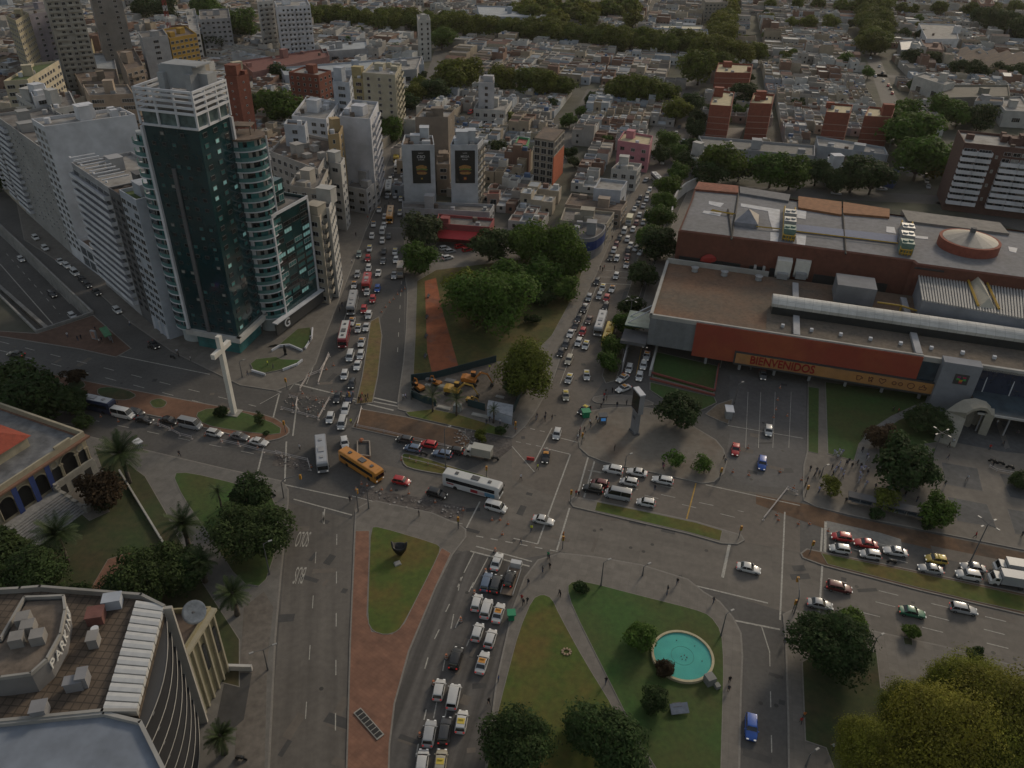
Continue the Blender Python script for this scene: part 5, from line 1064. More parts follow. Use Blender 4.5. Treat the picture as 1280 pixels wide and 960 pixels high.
# the low city that fills the blocks to the north
pal_w = [wm(.40, .39, .37), wm(.46, .46, .45), wm(.33, .31, .28), wm(.27, .25, .23), wm(.30, .25, .19), wm(.38, .33, .26), wm(.20, .12, .09), wm(.33, .36, .40)]
pal_r = [roof_g, roof_p, roof_p, M('roof_dark', (.11, .105, .10), .95, .25, .6), M('roof_rust', (.16, .09, .07), .9, .2, .5), M('roof_membrane', (.52, .52, .50), .85, .2, .6, col2=(.27, .26, .25), sc2=.2), roof_s, roof_b, M('roof_warm', (.30, .27, .23), .92, .25, .6), M('roof_clay', (.20, .15, .125), .92, .25, .6)]
CMATS = pal_w+pal_r+[M('tank_blue', (.06, .11, .22), .7, .1, 1), glass_d]
NW = len(pal_w); GU = math.radians(-12.5)
gu = Vector((math.cos(GU), math.sin(GU))); gv = Vector((-gu.y, gu.x))
def low_house(mb, c, w, d, r, cells=(2, 3), hmax=5.2):
 k_w = r.randrange(NW); k_r = r.randrange(len(pal_r)); k_r2 = r.randrange(len(pal_r)); hh = r.uniform(3.0, hmax)
 if r.random() < .1: hh += r.uniform(2.5, 5)
 nx, ny = cells; base = (c[0], c[1])
 for i in range(nx):
  for j in range(ny):
   if r.random() < .16: continue
   cw, cd = w/nx, d/ny; ox = -w/2+cw*(i+.5); oy = -d/2+cd*(j+.5); h = hh+r.choice((0, 0, .4, -.6, -1.0, .9, 2.4)) if r.random() < .6 else hh
   x, y = c[0]+gu.x*ox+gv.x*oy, c[1]+gu.y*ox+gv.y*oy; a, b = cw/2-.02, cd/2-.02
   q = [(x+gu.x*s*a+gv.x*t*b, y+gu.y*s*a+gv.y*t*b) for s, t in ((-1, -1), (1, -1), (1, 1), (-1, 1))]
   p = .18; q2 = [(x+gu.x*s*(a-p)+gv.x*t*(b-p), y+gu.y*s*(a-p)+gv.y*t*(b-p)) for s, t in ((-1, -1), (1, -1), (1, 1), (-1, 1))]
   mb.k = k_w if r.random() < .8 else r.randrange(NW)
   n = 4
   if r.random() < .13:      # a pitched sheet roof
    mb.add([(u[0], u[1], -.1) for u in q]+[(u[0], u[1], h-1) for u in q], [(e, (e+1) % 4, 4+(e+1) % 4, 4+e) for e in range(4)])
    mb.k = NW+r.choice((6, 4, 9, 3)); m1 = ((q[0][0]+q[3][0])/2, (q[0][1]+q[3][1])/2, h+.2); m2 = ((q[1][0]+q[2][0])/2, (q[1][1]+q[2][1])/2, h+.2)
    mb.add([(u[0], u[1], h-1) for u in q]+[m1, m2], [(0, 1, 5, 4), (2, 3, 4, 5), (0, 4, 3), (1, 2, 5)]); continue
   ph = r.choice((.25, .5, .9))
   mb.add([(u[0], u[1], -.1) for u in q]+[(u[0], u[1], h+ph) for u in q]+[(u[0], u[1], h+ph) for u in q2]+[(u[0], u[1], h) for u in q2], [(g_*n+e, g_*n+(e+1) % n, (g_+1)*n+(e+1) % n, (g_+1)*n+e) for g_ in range(3) for e in range(n)])
   mb.k = NW+(k_r if r.random() < .7 else k_r2); mb.add([(u[0], u[1], h) for u in q2], [(0, 1, 2, 3)])
   if r.random() < .4:
    mb.k = r.choice((1, 1, 0, 7, NW+4, NW+10)) if r.random() < .9 else NW; s1 = r.uniform(.7, 1.8); mb.box((x+r.uniform(-1, 1)*a*.4, y+r.uniform(-1, 1)*b*.4, h+s1*.5), (s1*1.3, s1, s1), GU)
   if j == 0 and r.random() < .8:
    mb.k = NW+11
    for e in range(max(1, int(cw/2.8))):
     ex_ = -a+(e+.5)*2*a/max(1, int(cw/2.8)); mb.box((x+gu.x*ex_-gv.x*b, y+gu.y*ex_-gv.y*b, 1.9), (1.1, .12, 1.3), GU)
     if h > 6: mb.box((x+gu.x*ex_-gv.x*b, y+gu.y*ex_-gv.y*b, 4.9), (1.1, .12, 1.2), GU)
 return k_w, k_r, hh
ROOFWORD = ['grey', 'pale', 'pale', 'dark', 'rust brown', 'whitish', 'blue-grey sheet', 'brown', 'warm grey', 'clay coloured']
WALLWORD = ['off-white', 'white', 'stone coloured', 'grey-brown', 'tan', 'cream', 'dark brick', 'bluish']
EXC = [XY(p) for p in ([(380, 420), (470, 190), (500, 120), (540, 95), (560, 95), (532, 140), (506, 190), (505, 300), (500, 420)],
 [(-80, 180), (0, 235), (33, 266), (215, 430), (215, 500), (-80, 500)],
 [(700, 450), (765, 290), (800, 205), (842, 130), (862, 95), (903, 95), (888, 135), (858, 235), (838, 290), (810, 400)],
 [(800, 440), (840, 300), (858, 222), (1130, 240), (1160, 225), (1300, 275), (1300, 500), (800, 500)],
 [(500, 275), (765, 288), (760, 330), (700, 450), (500, 450)], [(1165, 150), (1330, 150), (1330, 300), (1165, 300)],
 [(880, 190), (1110, 200), (1180, 160), (1180, 250), (870, 245)], [(640, 0), (790, 0), (770, 26), (640, 24)], [(150, 440), (500, 440), (500, 300), (300, 200), (150, 350)])]
ROWS = [((330, 26), (640, 44), 15), ((640, 46), (870, 66), 16), ((865, 66), (955, 80), 15), ((545, 98), (700, 112), 11), ((752, 112), (842, 122), 10), ((1148, 222), (1088, 70), 9), ((1088, 70), (1078, 8), 12), ((690, 215), (742, 112), 5), ((865, 105), (905, 8), 12), ((545, 95), (530, 10), 8), ((955, 80), (1085, 92), 7), ((960, 20), (1080, 28), 7), ((1100, 60), (1290, 74), 6)]
def near_seg(p, a, b, w):
 e = b-a; t = max(0, min(1, (p-a).dot(e)/e.length_squared)); return (p-(a+e*t)).length < w
ROWW = [(P(*a).xy, P(*b).xy, w) for a, b, w in ROWS]
def blocked(p, m=5.5):
 for q in EXC:
  if inpoly(p.x, p.y, q): return True
 for a, b, w in ROWW:
  if near_seg(p, a, b, w+m*.6): return True
 for f in FOOTS:
  cx, cy = f[0]
  if abs(cx-p.x) > 110 or abs(cy-p.y) > 110: continue
  for s_ in ((0, 0), (m, 0), (-m, 0), (0, m), (0, -m)):
   if inpoly(p.x+s_[0], p.y+s_[1], f): return True
 return False
lots = []; rr_ = random.Random(11)
o0 = P(690, 215).xy
for bu in range(-14, 16):
 for bv in range(-4, 13):
  u0 = bu*100+rr_.uniform(-4, 4); v0 = bv*96-23
  u = 0
  while u < 88:
   w = rr_.uniform(9, 15); v = 0
   while v < 85:
    d = rr_.uniform(11, 21)
    c = o0+gu*(u0+u+w/2)+gv*(v0+v+d/2)
    x, y = PX((c.x, c.y, 4))
    if c.y > 120 and -50 < x < 1330 and -3 < y < 292 and not blocked(c): lots.append((c, w-.3, d-.3, scale_at(y), x, y))
    v += d
   u += w
lots.sort(key=lambda l: -l[3])
HOUSES = []
def where(x, y):
 if x < 300: return 'behind the glass tower crown'
 if x < 500: return 'among the sheds west of the avenue'
 if y < 30: return 'at the hazy far edge of town' if x < 900 else 'in the far east quarter'
 if x < 640 and y > 120: return 'near the banner blocks'
 if x < 860 and y > 205: return 'in the last row before the park'
 if x < 860 and y > 150: return 'near the pink corner block' if x > 730 else 'near the orange-sided frame building'
 if x < 860 and y > 112: return 'north of the pink corner block'
 if x < 880: return 'below the plane tree boulevard'
 if y > 120: return 'around the red brick slabs' if x < 1120 else 'beside the street of parked cars'
 return 'beyond the red brick slabs' if x < 1085 else 'around the warehouses'
for k, (c, w, d, s_, x, y) in enumerate(lots[:290]):
 r = random.Random(k*31+5); mb = MB()
 kw, kr, hh = low_house(mb, (0, 0), w, d, r, (2, 3) if w < 11 else (3, 3) if r.random() < .5 else (3, 4))
 used = sorted(set(mb.m)); mb.m = [used.index(i) for i in mb.m]
 o = mb.build('town_house' if hh > 6.6 else 'low_house', [CMATS[i] for i in used] if len(used) > 1 else CMATS[used[0]]); o.location = (c.x, c.y, 0)
 tag(o, '%s %shouse with %s roof %s' % (WALLWORD[kw], 'taller ' if hh > 6.6 else '', ROOFWORD[kr], where(x, y)), 'house', 'low flat-roofed houses of the northern blocks'); THINGS.append(o)
mb = MB(); r = random.Random(99)
for (c, w, d, s_, x, y) in lots[290:]: low_house(mb, c, w, d, r, (2, 2) if s_ > 1.7 else (1, 2) if r.random() < .5 else (2, 2), 5.5)
tag(mb.build('far_houses', CMATS), 'mass of small flat-roofed houses filling the far blocks', kind='stuff')
print('LOTS', len(lots))
st = MB()
for a, b, w in ((P(690, 215).xy, P(742, 112).xy, 4), (P(1148, 222).xy, P(1060, -10).xy, 5), (P(845, 150).xy, P(915, -12).xy, 6), (P(478, 215).xy, P(545, 92).xy, 8), (P(545, 92).xy, P(560, 40).xy, 6), (P(330, 32).xy, P(960, 84).xy, 6), (P(955, 84).xy, P(1290, 108).xy, 5), (P(500, 162).xy, P(620, 100).xy, 6), (P(850, 234).xy, P(1180, 250).xy, 6), (P(1180, 250).xy, P(1290, 285).xy, 7)):
 e = (b-a).normalized(); nn = Vector((-e.y, e.x))*w; st.add([(*(a-nn), .004), (*(b-nn), .004), (*(b+nn), .004), (*(a+nn), .004)], [(0, 1, 2, 3)])
struct('far_streets', st, asph)
# trees
bark = M('bark', (.07, .055, .042), .95, .2, 2.0); bark_p = M('palm_bark', (.085, .07, .055), .95, .25, 3.0)
leaf = M('leaves', rough=.75, var2=.28, sc2=.14, var=.5, sc=.9, objcol=True, det=5, spec=.15)
frond_m = M('fronds', rough=.6, var=.3, sc=1.2, objcol=True, spec=.2)
_nt = leaf.node_tree; _b = _nt.nodes['Principled BSDF']; _tr = _nt.nodes.new('ShaderNodeBsdfTranslucent'); _mx = _nt.nodes.new('ShaderNodeMixShader'); _mx.inputs[0].default_value = .3
_nt.links.new(_b.inputs['Base Color'].links[0].from_socket, _tr.inputs[0]); _nt.links.new(_b.outputs[0], _mx.inputs[1]); _nt.links.new(_tr.outputs[0], _mx.inputs[2]); _nt.links.new(_mx.outputs[0], _nt.nodes['Material Output'].inputs[0])
def crown_mesh(seed, nclump, nleaf, ls, flat=.8, jag=.3):
 """a crown of radius 1: leaf-sized faces scattered through clumps, thinner at the rim"""
 r = random.Random(seed); C = []
 for i in range(nclump):
  while True:
   p = Vector((r.uniform(-1, 1), r.uniform(-1, 1), r.uniform(-.75, 1)))
   if .25 < p.length < 1: break
  p = p*(.72+r.uniform(-.14, .08))*(1+.13*math.sin(2*math.atan2(p.y, p.x)+seed)+.1*math.sin(5*math.atan2(p.y, p.x)+seed*2)); p.z *= flat; C.append((p, r.uniform(.26, .42)))
 vs = []; fs = []
 for i in range(nleaf):
  c, cr = C[r.randrange(nclump)]
  d = Vector((r.gauss(0, 1), r.gauss(0, 1), r.gauss(0, 1))).normalized()
  if d.z < -.3 and r.random() < .6: d.z = -d.z
  rad = cr*(1-.35*r.random()**2) if r.random() < .85 else cr*(1+jag*r.random())
  p = c+d*rad; n = (d+Vector((r.gauss(0, .5), r.gauss(0, .5), r.gauss(0, .5)))+Vector((0, 0, .35))).normalized()
  a = n.orthogonal().normalized(); b = n.cross(a); t = r.uniform(0, 6.28); a, b = a*math.cos(t)+b*math.sin(t), b*math.cos(t)-a*math.sin(t)
  s = ls*r.uniform(.6, 1.3); k = len(vs)
  vs += [p-a*s, p-b*s*.55, p+a*s, p+b*s*.55]; fs.append((k, k+1, k+2, k+3))
 me = bpy.data.meshes.new('crown'); me.from_pydata([tuple(v) for v in vs], [], fs); me.materials.append(leaf); me.update(); return me
CROWNS = {'near': [crown_mesh(s, 46, 15000, .042) for s in (1, 2, 3)], 'big': [crown_mesh(7, 110, 70000, .022, .85, .35)], 'mid': [crown_mesh(s, 30, 5000, .075) for s in (4, 5, 6)], 'far': [crown_mesh(s, 20, 1900, .13) for s in (8, 9, 10)], 'small': [crown_mesh(s, 16, 1700, .085, .75, .6) for s in (11, 12)], 'tall': [crown_mesh(13, 26, 2600, .075, 1.5)]}
TM = {}
def trunk_mesh(kind):
 if kind in TM: return TM[kind]
 mb = MB(); r = random.Random(3)
 mb.tube((0, 0, -.2), (0, 0, .45), .075, .055, 8); top = Vector((0, 0, .42))
 for i in range(6):
  a = i*1.05+.3; e = Vector((math.cos(a)*r.uniform(.35, .6), math.sin(a)*r.uniform(.35, .6), r.uniform(.85, 1.25))); m = top.lerp(e, .5)+Vector((0, 0, .05))
  mb.tube(top, m, .045, .03, 6); mb.tube(m, e, .03, .012, 5)
  mb.tube(m, m+Vector((math.cos(a+.8)*.3, math.sin(a+.8)*.3, .3)), .02, .008, 5)
 TM[kind] = mb.mesh('trunk', bark, True); return TM[kind]
TREECOL = {'green': (.066, .115, .02), 'dark': (.038, .064, .02), 'olive': (.12, .135, .022), 'yellow': (.15, .155, .022), 'plane': (.095, .118, .02), 'rust': (.055, .038, .02), 'fresh': (.078, .125, .02), 'bluish': (.05, .07, .03)}
rt = random.Random(21)
def tree(px, py, rp, col='green', kind=None, label=None, group=None, trunk=True, name='tree', flat=1.0, hk=.88, cat='tree'):
 """crown centre at photo point (px,py), crown radius rp photo pixels"""
 s = scale_at(py); R = rp/s
 for _ in range(3):
  zc = R*hk; R = rp/(FPX/max(60, (P(px, py, zc)-Vector((0, 0, H))).length))
 zc = R*hk; p = P(px, py, zc); kind = kind or ('near' if rp > 34 else 'mid' if rp > 11 else 'far')
 t = thing(name, label, cat, (p.x, p.y, 0), 0, group)
 c = bpy.data.objects.new('crown', rt.choice(CROWNS[kind])); COL.objects.link(c); c.parent = t; c.location = (0, 0, zc); c.rotation_euler = (0, 0, rt.uniform(0, 6.28)); c.scale = (R*1.16*rt.uniform(.9, 1.08), R*1.16*rt.uniform(.92, 1.1), R*flat*rt.uniform(.9, 1.1))
 k = TREECOL[col]; v = rt.uniform(.85, 1.18); c.color = (k[0]*v*rt.uniform(.92, 1.1), k[1]*v, k[2]*v, 1)
 if trunk:
  q = bpy.data.objects.new('trunk', trunk_mesh('a')); COL.objects.link(q); q.parent = t; q.scale = (R*.9, R*.9, zc*.72); q.rotation_euler = (0, 0, rt.uniform(0, 6))
 return t
def palm_mesh(n, L, droop, seed, width=.5):
 r = random.Random(seed); mb = MB()
 for i in range(n):
  a = i*2.39996; el = math.radians(r.uniform(-25, 75)); d = Vector((math.cos(a)*math.cos(el), math.sin(a)*math.cos(el), math.sin(el))); side = Vector((-math.sin(a), math.cos(a), 0)); pts = []
  p = Vector((0, 0, 0)); l_ = L*r.uniform(.8, 1.1)
  for k in range(7):
   pts.append(p.copy()); p = p+d*(l_/6); d = (d+Vector((0, 0, -droop*(.6+k*.12)))).normalized()
  for k in range(6):
   a0, a1 = pts[k], pts[k+1]
   for s_ in (-1, 1):
    for h_ in range(3):
     t = (k+h_/3)/6; w = width*math.sin(math.pi*min(1, .12+t*.85))**.6; c = a0.lerp(a1, h_/3); c2 = a0.lerp(a1, h_/3+.22); tip = c+side*s_*w+(a1-a0).normalized()*w*.55+Vector((0, 0, -.25*w))
     mb.add([c, c2, tip], [(0, 1, 2)])
 return mb.mesh('crown', frond_m)
PALM = palm_mesh(70, 4.2, .16, 1, .75); PALM2 = palm_mesh(22, 3.0, .22, 2, .55)
def palm(px, py, rp, label, trunk_h=None, kind=0, col=(.035, .055, .018), group=None):
 s = scale_at(py); R = rp/s*.92; h = trunk_h or R*1.7; p = P(px, py, h)
 t = thing('palm_tree', label, 'palm', (p.x, p.y, 0), 0, group)
 c = bpy.data.objects.new('crown', PALM2 if kind else PALM); COL.objects.link(c); c.parent = t; c.location = (0, 0, h); c.rotation_euler = (0, 0, rt.uniform(0, 6)); k = R/(3.2 if kind else 3.9); c.scale = (k, k, k); c.color = (*col, 1)
 mb = MB(); pts = [(0, 0, -.2), (.1, 0, h*.5), (0, 0, h*.97)]; rr = .2 if kind else .42
 mb.tube(pts[0], pts[1], rr*1.3, rr, 8); mb.tube(pts[1], pts[2], rr, rr*(.8 if kind else 1.25), 8)
 if not kind: mb.tube(pts[2], (0, 0, h+.5), rr*1.4, .2, 8)
 mb.build('trunk', bark_p, t, True, local=True); return t
palm(150, 566, 29, 'fan of a stout date palm at the corner of the park by the avenue')
palm(228, 655, 27, 'stout date palm at the end of the low garden wall')
palm(70, 668, 29, 'stout date palm at the foot of the villa steps')
palm(250, 702, 22, 'shadowed date palm just below the one at the garden wall end')
palm(290, 742, 24, 'drooping palm beside the yellow building with the dish')
palm(275, 921, 22, 'bright fringed palm against the foot of the curved office block')
palm(272, 615, 17, 'slender palm in the middle of the park lawn', None, 1)
for k, (x, y, r_) in enumerate(((540, 494, 17), (570, 499, 17), (617, 512, 11))): palm(x, y, r_, ('left palm of three', 'middle palm of three', 'smaller right palm of three')[k]+' on the grass edge before the excavators', 5.0 if k < 2 else 4, 1, (.03, .045, .014))
N_ = [
 (315, 664, 40, 'dark', 'big dark round tree at the edge of the park beside the wide avenue', {}), (312, 618, 24, 'dark', 'smaller dark tree pushed against the big round one in the park', {}),
 (123, 612, 24, 'rust', 'rust-green bushy tree beside the villa', {}), (127, 626, 12, 'bluish', 'pale green shrub under the rust-green tree at the villa', dict(trunk=False, hk=.8)),
 (190, 716, 38, 'dark', 'dark broad tree between the brick path and the palms', {}), (232, 712, 28, 'dark', 'dark tree right of the broad one below the palms', {}), (150, 735, 20, 'dark', 'low dark tree over the brick path', {}),
 (28, 722, 42, 'dark', 'dark tree mass below the villa steps at the photo edge', {}), (-6, 690, 34, 'dark', 'dark tree cut by the photo edge under the villa', {}), (95, 752, 22, 'dark', 'dark tree over the hedge behind the office roof', {}),
 (14, 478, 30, 'dark', 'dark tree at the photo edge between avenue and villa', {}), (48, 496, 34, 'dark', 'dark spreading tree over the median opposite the villa', {}), (84, 500, 22, 'dark', 'dark tree end nearest the police lights', {}), (20, 515, 26, 'dark', 'low dark tree right above the villa roof', {}), (104, 527, 11, 'dark', 'thin dark shrub between tree mass and villa corner', {}),
 (94, 470, 10, 'rust', 'reddish shrub on the grass bed of the avenue median', dict(trunk=False, hk=.9)),
 (275, 514, 8, 'dark', 'round bush at the foot of the cross', dict(trunk=False, hk=.8)), (324, 523, 6, 'dark', 'narrow dark cypress on the tip of the median', dict(kind='tall', flat=1.6, hk=1.6)), (333, 541, 4, 'dark', 'low bush beside the cypress', dict(trunk=False, hk=.8)),
 (524, 324, 23, 'green', 'round green tree at the top corner of the island, beside the van', {}), (528, 288, 24, 'bluish', 'dull tree in front of the banner blocks', {}),
 (612, 372, 48, 'green', 'largest tree on the green island, over the brown shed', {}), (583, 356, 26, 'olive', 'olive shoulder of foliage left of the largest island tree', {}), (640, 345, 30, 'green', 'tree behind the largest island tree', {}),
 (612, 305, 26, 'dark', 'dark tree hiding the end of the red awning', {}), (655, 302, 26, 'green', 'tree at the back of the island beside the shops', {}), (692, 310, 40, 'fresh', 'broad bright tree at the avenue corner of the island', {}), (716, 330, 26, 'fresh', 'outer crown of the corner tree next to the blue fascia shop', {}), (676, 345, 28, 'green', 'tree on the slope between the largest and the corner tree', {}), (705, 360, 18, 'green', 'low tree by the pale paving squares', {}), (678, 372, 14, 'dark', 'dark small tree behind the parked cars', {}),
 (657, 462, 40, 'olive', 'round olive tree at the corner of the building site', {}), (640, 480, 16, 'dark', 'dark shrub under the olive corner tree', {}), (665, 398, 9, 'dark', 'small shrub on the sloping lawn', dict(trunk=False, hk=.8)),
 (602, 544, 8, 'olive', 'bush at the end of the kerb lawn by the crossing', dict(trunk=False, hk=.8)), (626, 538, 7, 'dark', 'dark bush at the island tip', dict(trunk=False, hk=.8)),
 (800, 794, 19, 'green', 'weeping shrub tree beside the round pool', dict(kind='mid')), (831, 836, 12, 'rust', 'dark red-leaved tree leaning over the rim of the pool', {}), (820, 878, 17, 'dark', 'dark low tree below the pool', {}), (727, 734, 9, 'dark', 'small bush at the top corner of the pool lawn', dict(trunk=False, hk=.7)),
 (646, 930, 40, 'dark', 'dark round tree on the oval lawn at the foot of the photo', {}), (762, 926, 46, 'dark', 'largest dark tree closing the diagonal path', {}), (722, 905, 16, 'dark', 'dark side crown left of the diagonal path', {}),
 (1038, 806, 42, 'dark', 'dark tree on the corner lawn beside the side street', {}), (1065, 783, 22, 'green', 'light feathery tree at the corner of the avenue', {}), (1141, 789, 10, 'green', 'small tree in its square bed on the pavement', {}), (1219, 816, 10, 'dark', 'small dark tree at the kerb by the big yellow tree', {}),
 (850, 512, 27, 'dark', 'dense dark tree on the pylon plaza', {}), (842, 573, 13, 'green', 'small street tree at the plaza kerb, left of two', dict(kind='small')), (878, 580, 13, 'green', 'small street tree at the plaza kerb, right of two', dict(kind='small')),
 (1106, 546, 17, 'rust', 'brownish tree beside the curved path', {}), (1126, 577, 33, 'dark', 'big dark tree on the station plaza lawn', {}), (1146, 590, 22, 'dark', 'dark tree right of the big plaza tree', {}), (1160, 525, 26, 'dark', 'spreading dark shrub below the arch', dict(trunk=False, hk=.6, flat=.5)),
 (1040, 607, 14, 'olive', 'small leaning tree by the crowd at the crossing', dict(kind='small')), (1108, 622, 17, 'olive', 'pale thin tree above the bus shelters', dict(kind='small')), (1172, 637, 21, 'green', 'light tree over the right bus shelter', dict(kind='mid')), (1096, 641, 8, 'dark', 'round bush between two bus shelters', dict(trunk=False, hk=.8)), (1160, 655, 7, 'dark', 'round bush after the last bus shelter', dict(trunk=False, hk=.8)),
 (1276, 600, 12, 'dark', 'shrub cut by the photo edge on the plaza', dict(trunk=False, hk=.8)),
 (758, 452, 14, 'green', 'small tree at the tip of the roadside strip', {}), (766, 433, 15, 'green', 'second tree from the tip of the roadside strip', {}), (779, 405, 17, 'green', 'third tree from the tip, over the yellow bus', {}), (788, 382, 16, 'dark', 'fourth tree from the tip, by the lamp', {}), (804, 342, 20, 'dark', 'fifth tree from the tip, beside the crossing', {}), (826, 303, 24, 'dark', 'broad dark roadside tree opposite the brick hall', {}), (812, 296, 18, 'green', 'roadside tree beside the broad dark one', {}), (822, 272, 18, 'green', 'roadside tree before the pale ramp wall', {}), (830, 252, 16, 'green', 'roadside tree at the bend of the ramp wall', {}), (838, 232, 15, 'fresh', 'bright roadside tree above the ramp', {}), (848, 215, 13, 'green', 'roadside tree above the articulated bus', {}), (858, 200, 14, 'dark', 'dark roadside tree beside the red slab', {}), (848, 190, 12, 'green', 'roadside tree past the ramp', {}), (862, 180, 11, 'dark', 'upper roadside tree in the long strip', {}), (868, 160, 13, 'dark', 'roadside tree beside the first red brick slab', {}), (872, 146, 12, 'dark', 'roadside tree behind the first red brick slab', {}),
 (836, 176, 15, 'green', 'tree on the west kerb beside the pink block', {}), (826, 192, 13, 'dark', 'dark tree behind the pink block', {}), (846, 138, 17, 'olive', 'olive tree on the west kerb of the avenue', {}), (862, 130, 14, 'dark', 'dark tree at the far bend of the avenue', {}), (786, 197, 9, 'dark', 'dark small tree in front of the pink block', {}),
 (897, 205, 26, 'fresh', 'bright tree behind the hall roof, nearest the avenue', {}), (885, 218, 18, 'dark', 'dark tree behind the tile roof strip', {}), (925, 212, 16, 'dark', 'dark tree beside the bright one behind the hall', {}), (966, 212, 24, 'green', 'tree in the yard behind the hall, left of the grey house', {}), (990, 216, 22, 'green', 'tree in the yard behind the hall next to the long shed', {}), (1022, 215, 18, 'dark', 'dark tree in the middle of the yard behind the hall', {}), (1068, 218, 24, 'dark', 'dark tree with pale blossom specks behind the hall', {}), (1092, 222, 22, 'dark', 'dark tree right of the blossoming one', {}), (1042, 228, 14, 'dark', 'low dark tree by the yard fence', {}),
 (1140, 166, 30, 'green', 'large tree mass beside the street of parked cars', {}), (1150, 198, 28, 'green', 'lower tree mass beside the street of parked cars', {}), (1172, 205, 18, 'olive', 'olive tree in front of the white balcony block', {}), (1130, 142, 18, 'fresh', 'bright tree behind the fourth red slab', {}), (1122, 160, 20, 'green', 'tree between the fourth red slab and the street', {}), (1186, 200, 14, 'olive', 'small yellowish tree at the balcony block', {}), (1180, 138, 17, 'green', 'tree left of three in front of the grey gabled house', {}), (1200, 142, 17, 'green', 'tree middle of three in front of the grey gabled house', {}), (1226, 146, 16, 'dark', 'tree right of three in front of the grey gabled house', {}), (1152, 145, 10, 'dark', 'small tree by the parked street', {}),
 (345, 135, 24, 'green', 'leafy tree between the red brick slab and the dark brick block', {}), (368, 140, 17, 'green', 'tree right of the leafy one near the dark brick block', {}), (326, 130, 16, 'dark', 'tree tucked against the red brick slab', {}), (345, 92, 12, 'dark', 'dark tree in front of the long sheds', {}), (362, 94, 9, 'dark', 'small dark tree before the dark brick block', {}),
 (488, 160, 17, 'green', 'street tree beside the blank white flank', {}), (484, 142, 13, 'dark', 'dark street tree by the cream block', {}), (506, 128, 13, 'dark', 'dark tree where the left avenue narrows', {}), (518, 118, 14, 'olive', 'olive tree at the bend of the left avenue', {}),
 (3, 222, 18, 'dark', 'dark tree at the photo edge by the side street', {}), (140, 37, 12, 'green', 'green tree under the raw concrete tower', {}), (193, 78, 9, 'dark', 'dark tree beside the tower crown', {}), (265, 50, 14, 'dark', 'dark tree beside the grey gabled block', {}), (278, 46, 11, 'dark', 'second dark tree beside the grey gabled block', {}), (278, 22, 18, 'green', 'park tree at the top left', {}), (300, 30, 18, 'green', 'park tree left of the white twin tower', {}), (255, 8, 16, 'green', 'far park tree at the top edge', {}), (180, 10, 14, 'dark', 'far dark tree behind the raw concrete tower', {}), (205, 12, 14, 'dark', 'far dark tree left of the crane', {}),
 (560, 98, 22, 'olive', 'broad plane tree beside the pale hall', {}), (585, 92, 22, 'olive', 'broad plane tree right of the pale hall', {}), (545, 112, 17, 'dark', 'dark plane tree at the avenue bend', {}), (630, 100, 19, 'olive', 'plane tree behind the narrow white tower', {}), (611, 112, 12, 'dark', 'small tree left of the narrow white tower', {}), (552, 46, 16, 'green', 'tree against the slim twin-fin tower', {}),
 (662, 102, 20, 'plane', 'plane tree left of three along the parked lane', {}), (682, 105, 20, 'plane', 'plane tree middle of three along the parked lane', {}), (702, 108, 16, 'plane', 'plane tree right of three along the parked lane', {}),
 (775, 110, 20, 'plane', 'first dark plane tree of the clump above the pink block', {}), (797, 113, 20, 'plane', 'second dark plane tree of the clump above the pink block', {}), (820, 115, 18, 'plane', 'third dark plane tree of the clump above the pink block', {}), (839, 118, 12, 'plane', 'last small plane tree of the clump above the pink block', {}),
 (875, 84, 22, 'plane', 'large plane tree at the head of the avenue', {}), (900, 80, 18, 'plane', 'plane tree at the avenue head beside the rooftop tanks', {}), (932, 118, 17, 'dark', 'dark tree between the first two red brick slabs', {}), (998, 128, 9, 'dark', 'dark round tree beyond the second red slab', {}), (690, 128, 8, 'dark', 'small dark tree among the northern roofs', {}), (740, 122, 10, 'dark', 'dark tree beside the small red roof', {}), (622, 185, 13, 'dark', 'dark courtyard tree right of the banner blocks', {}), (713, 190, 9, 'dark', 'dark tree beside the orange-sided frame', {}), (718, 202, 8, 'dark', 'low dark tree below the orange-sided frame', {}), (760, 175, 8, 'green', 'garden tree left of the pink block', {}),
]
for x, y, r_, col, lab, kw in N_: tree(x, y, r_, col, label=lab, name='shrub' if kw.get('trunk') is False else 'tree', cat='shrub' if kw.get('trunk') is False else 'tree', **kw)
for x, y, r_, lab in ((1180, 925, 58, 'huge yellow-green tree in the middle of the bottom right clump'), (1092, 938, 38, 'lower left crown of the yellowing trees in the corner'), (1262, 900, 52, 'right-hand crown of the yellowing trees, cut by the photo edge'), (1212, 862, 36, 'upper crown of the yellowing trees nearest the avenue'), (1136, 892, 32, 'small yellowing crown between path and the middle of the clump'), (1245, 955, 46, 'yellowing crown cut by the bottom right corner'), (1170, 872, 22, 'small leafy yellowing crown at the pavement side of the clump'), (1130, 965, 40, 'yellowing crown cut by the bottom edge of the photo')):
 tree(x, y, r_, 'yellow', kind='big', label=lab, hk=1.0)
def row(a, b, step, rp, col, group, label, jit=3.0, off_=0.0):
 a, b = P(*a).xy, P(*b).xy; e = (b-a); L = e.length; e.normalize(); nn = Vector((-e.y, e.x)); t = 0
 while t < L:
  p = a+e*t+nn*(off_+rt.uniform(-jit, jit)); x, y = PX((p.x, p.y, 6)); tree(x, y, rp*scale_at(y)*rt.uniform(.82, 1.15), col, 'mid' if scale_at(y) > 1.25 else 'far', label, group); t += step*rt.uniform(.8, 1.2)
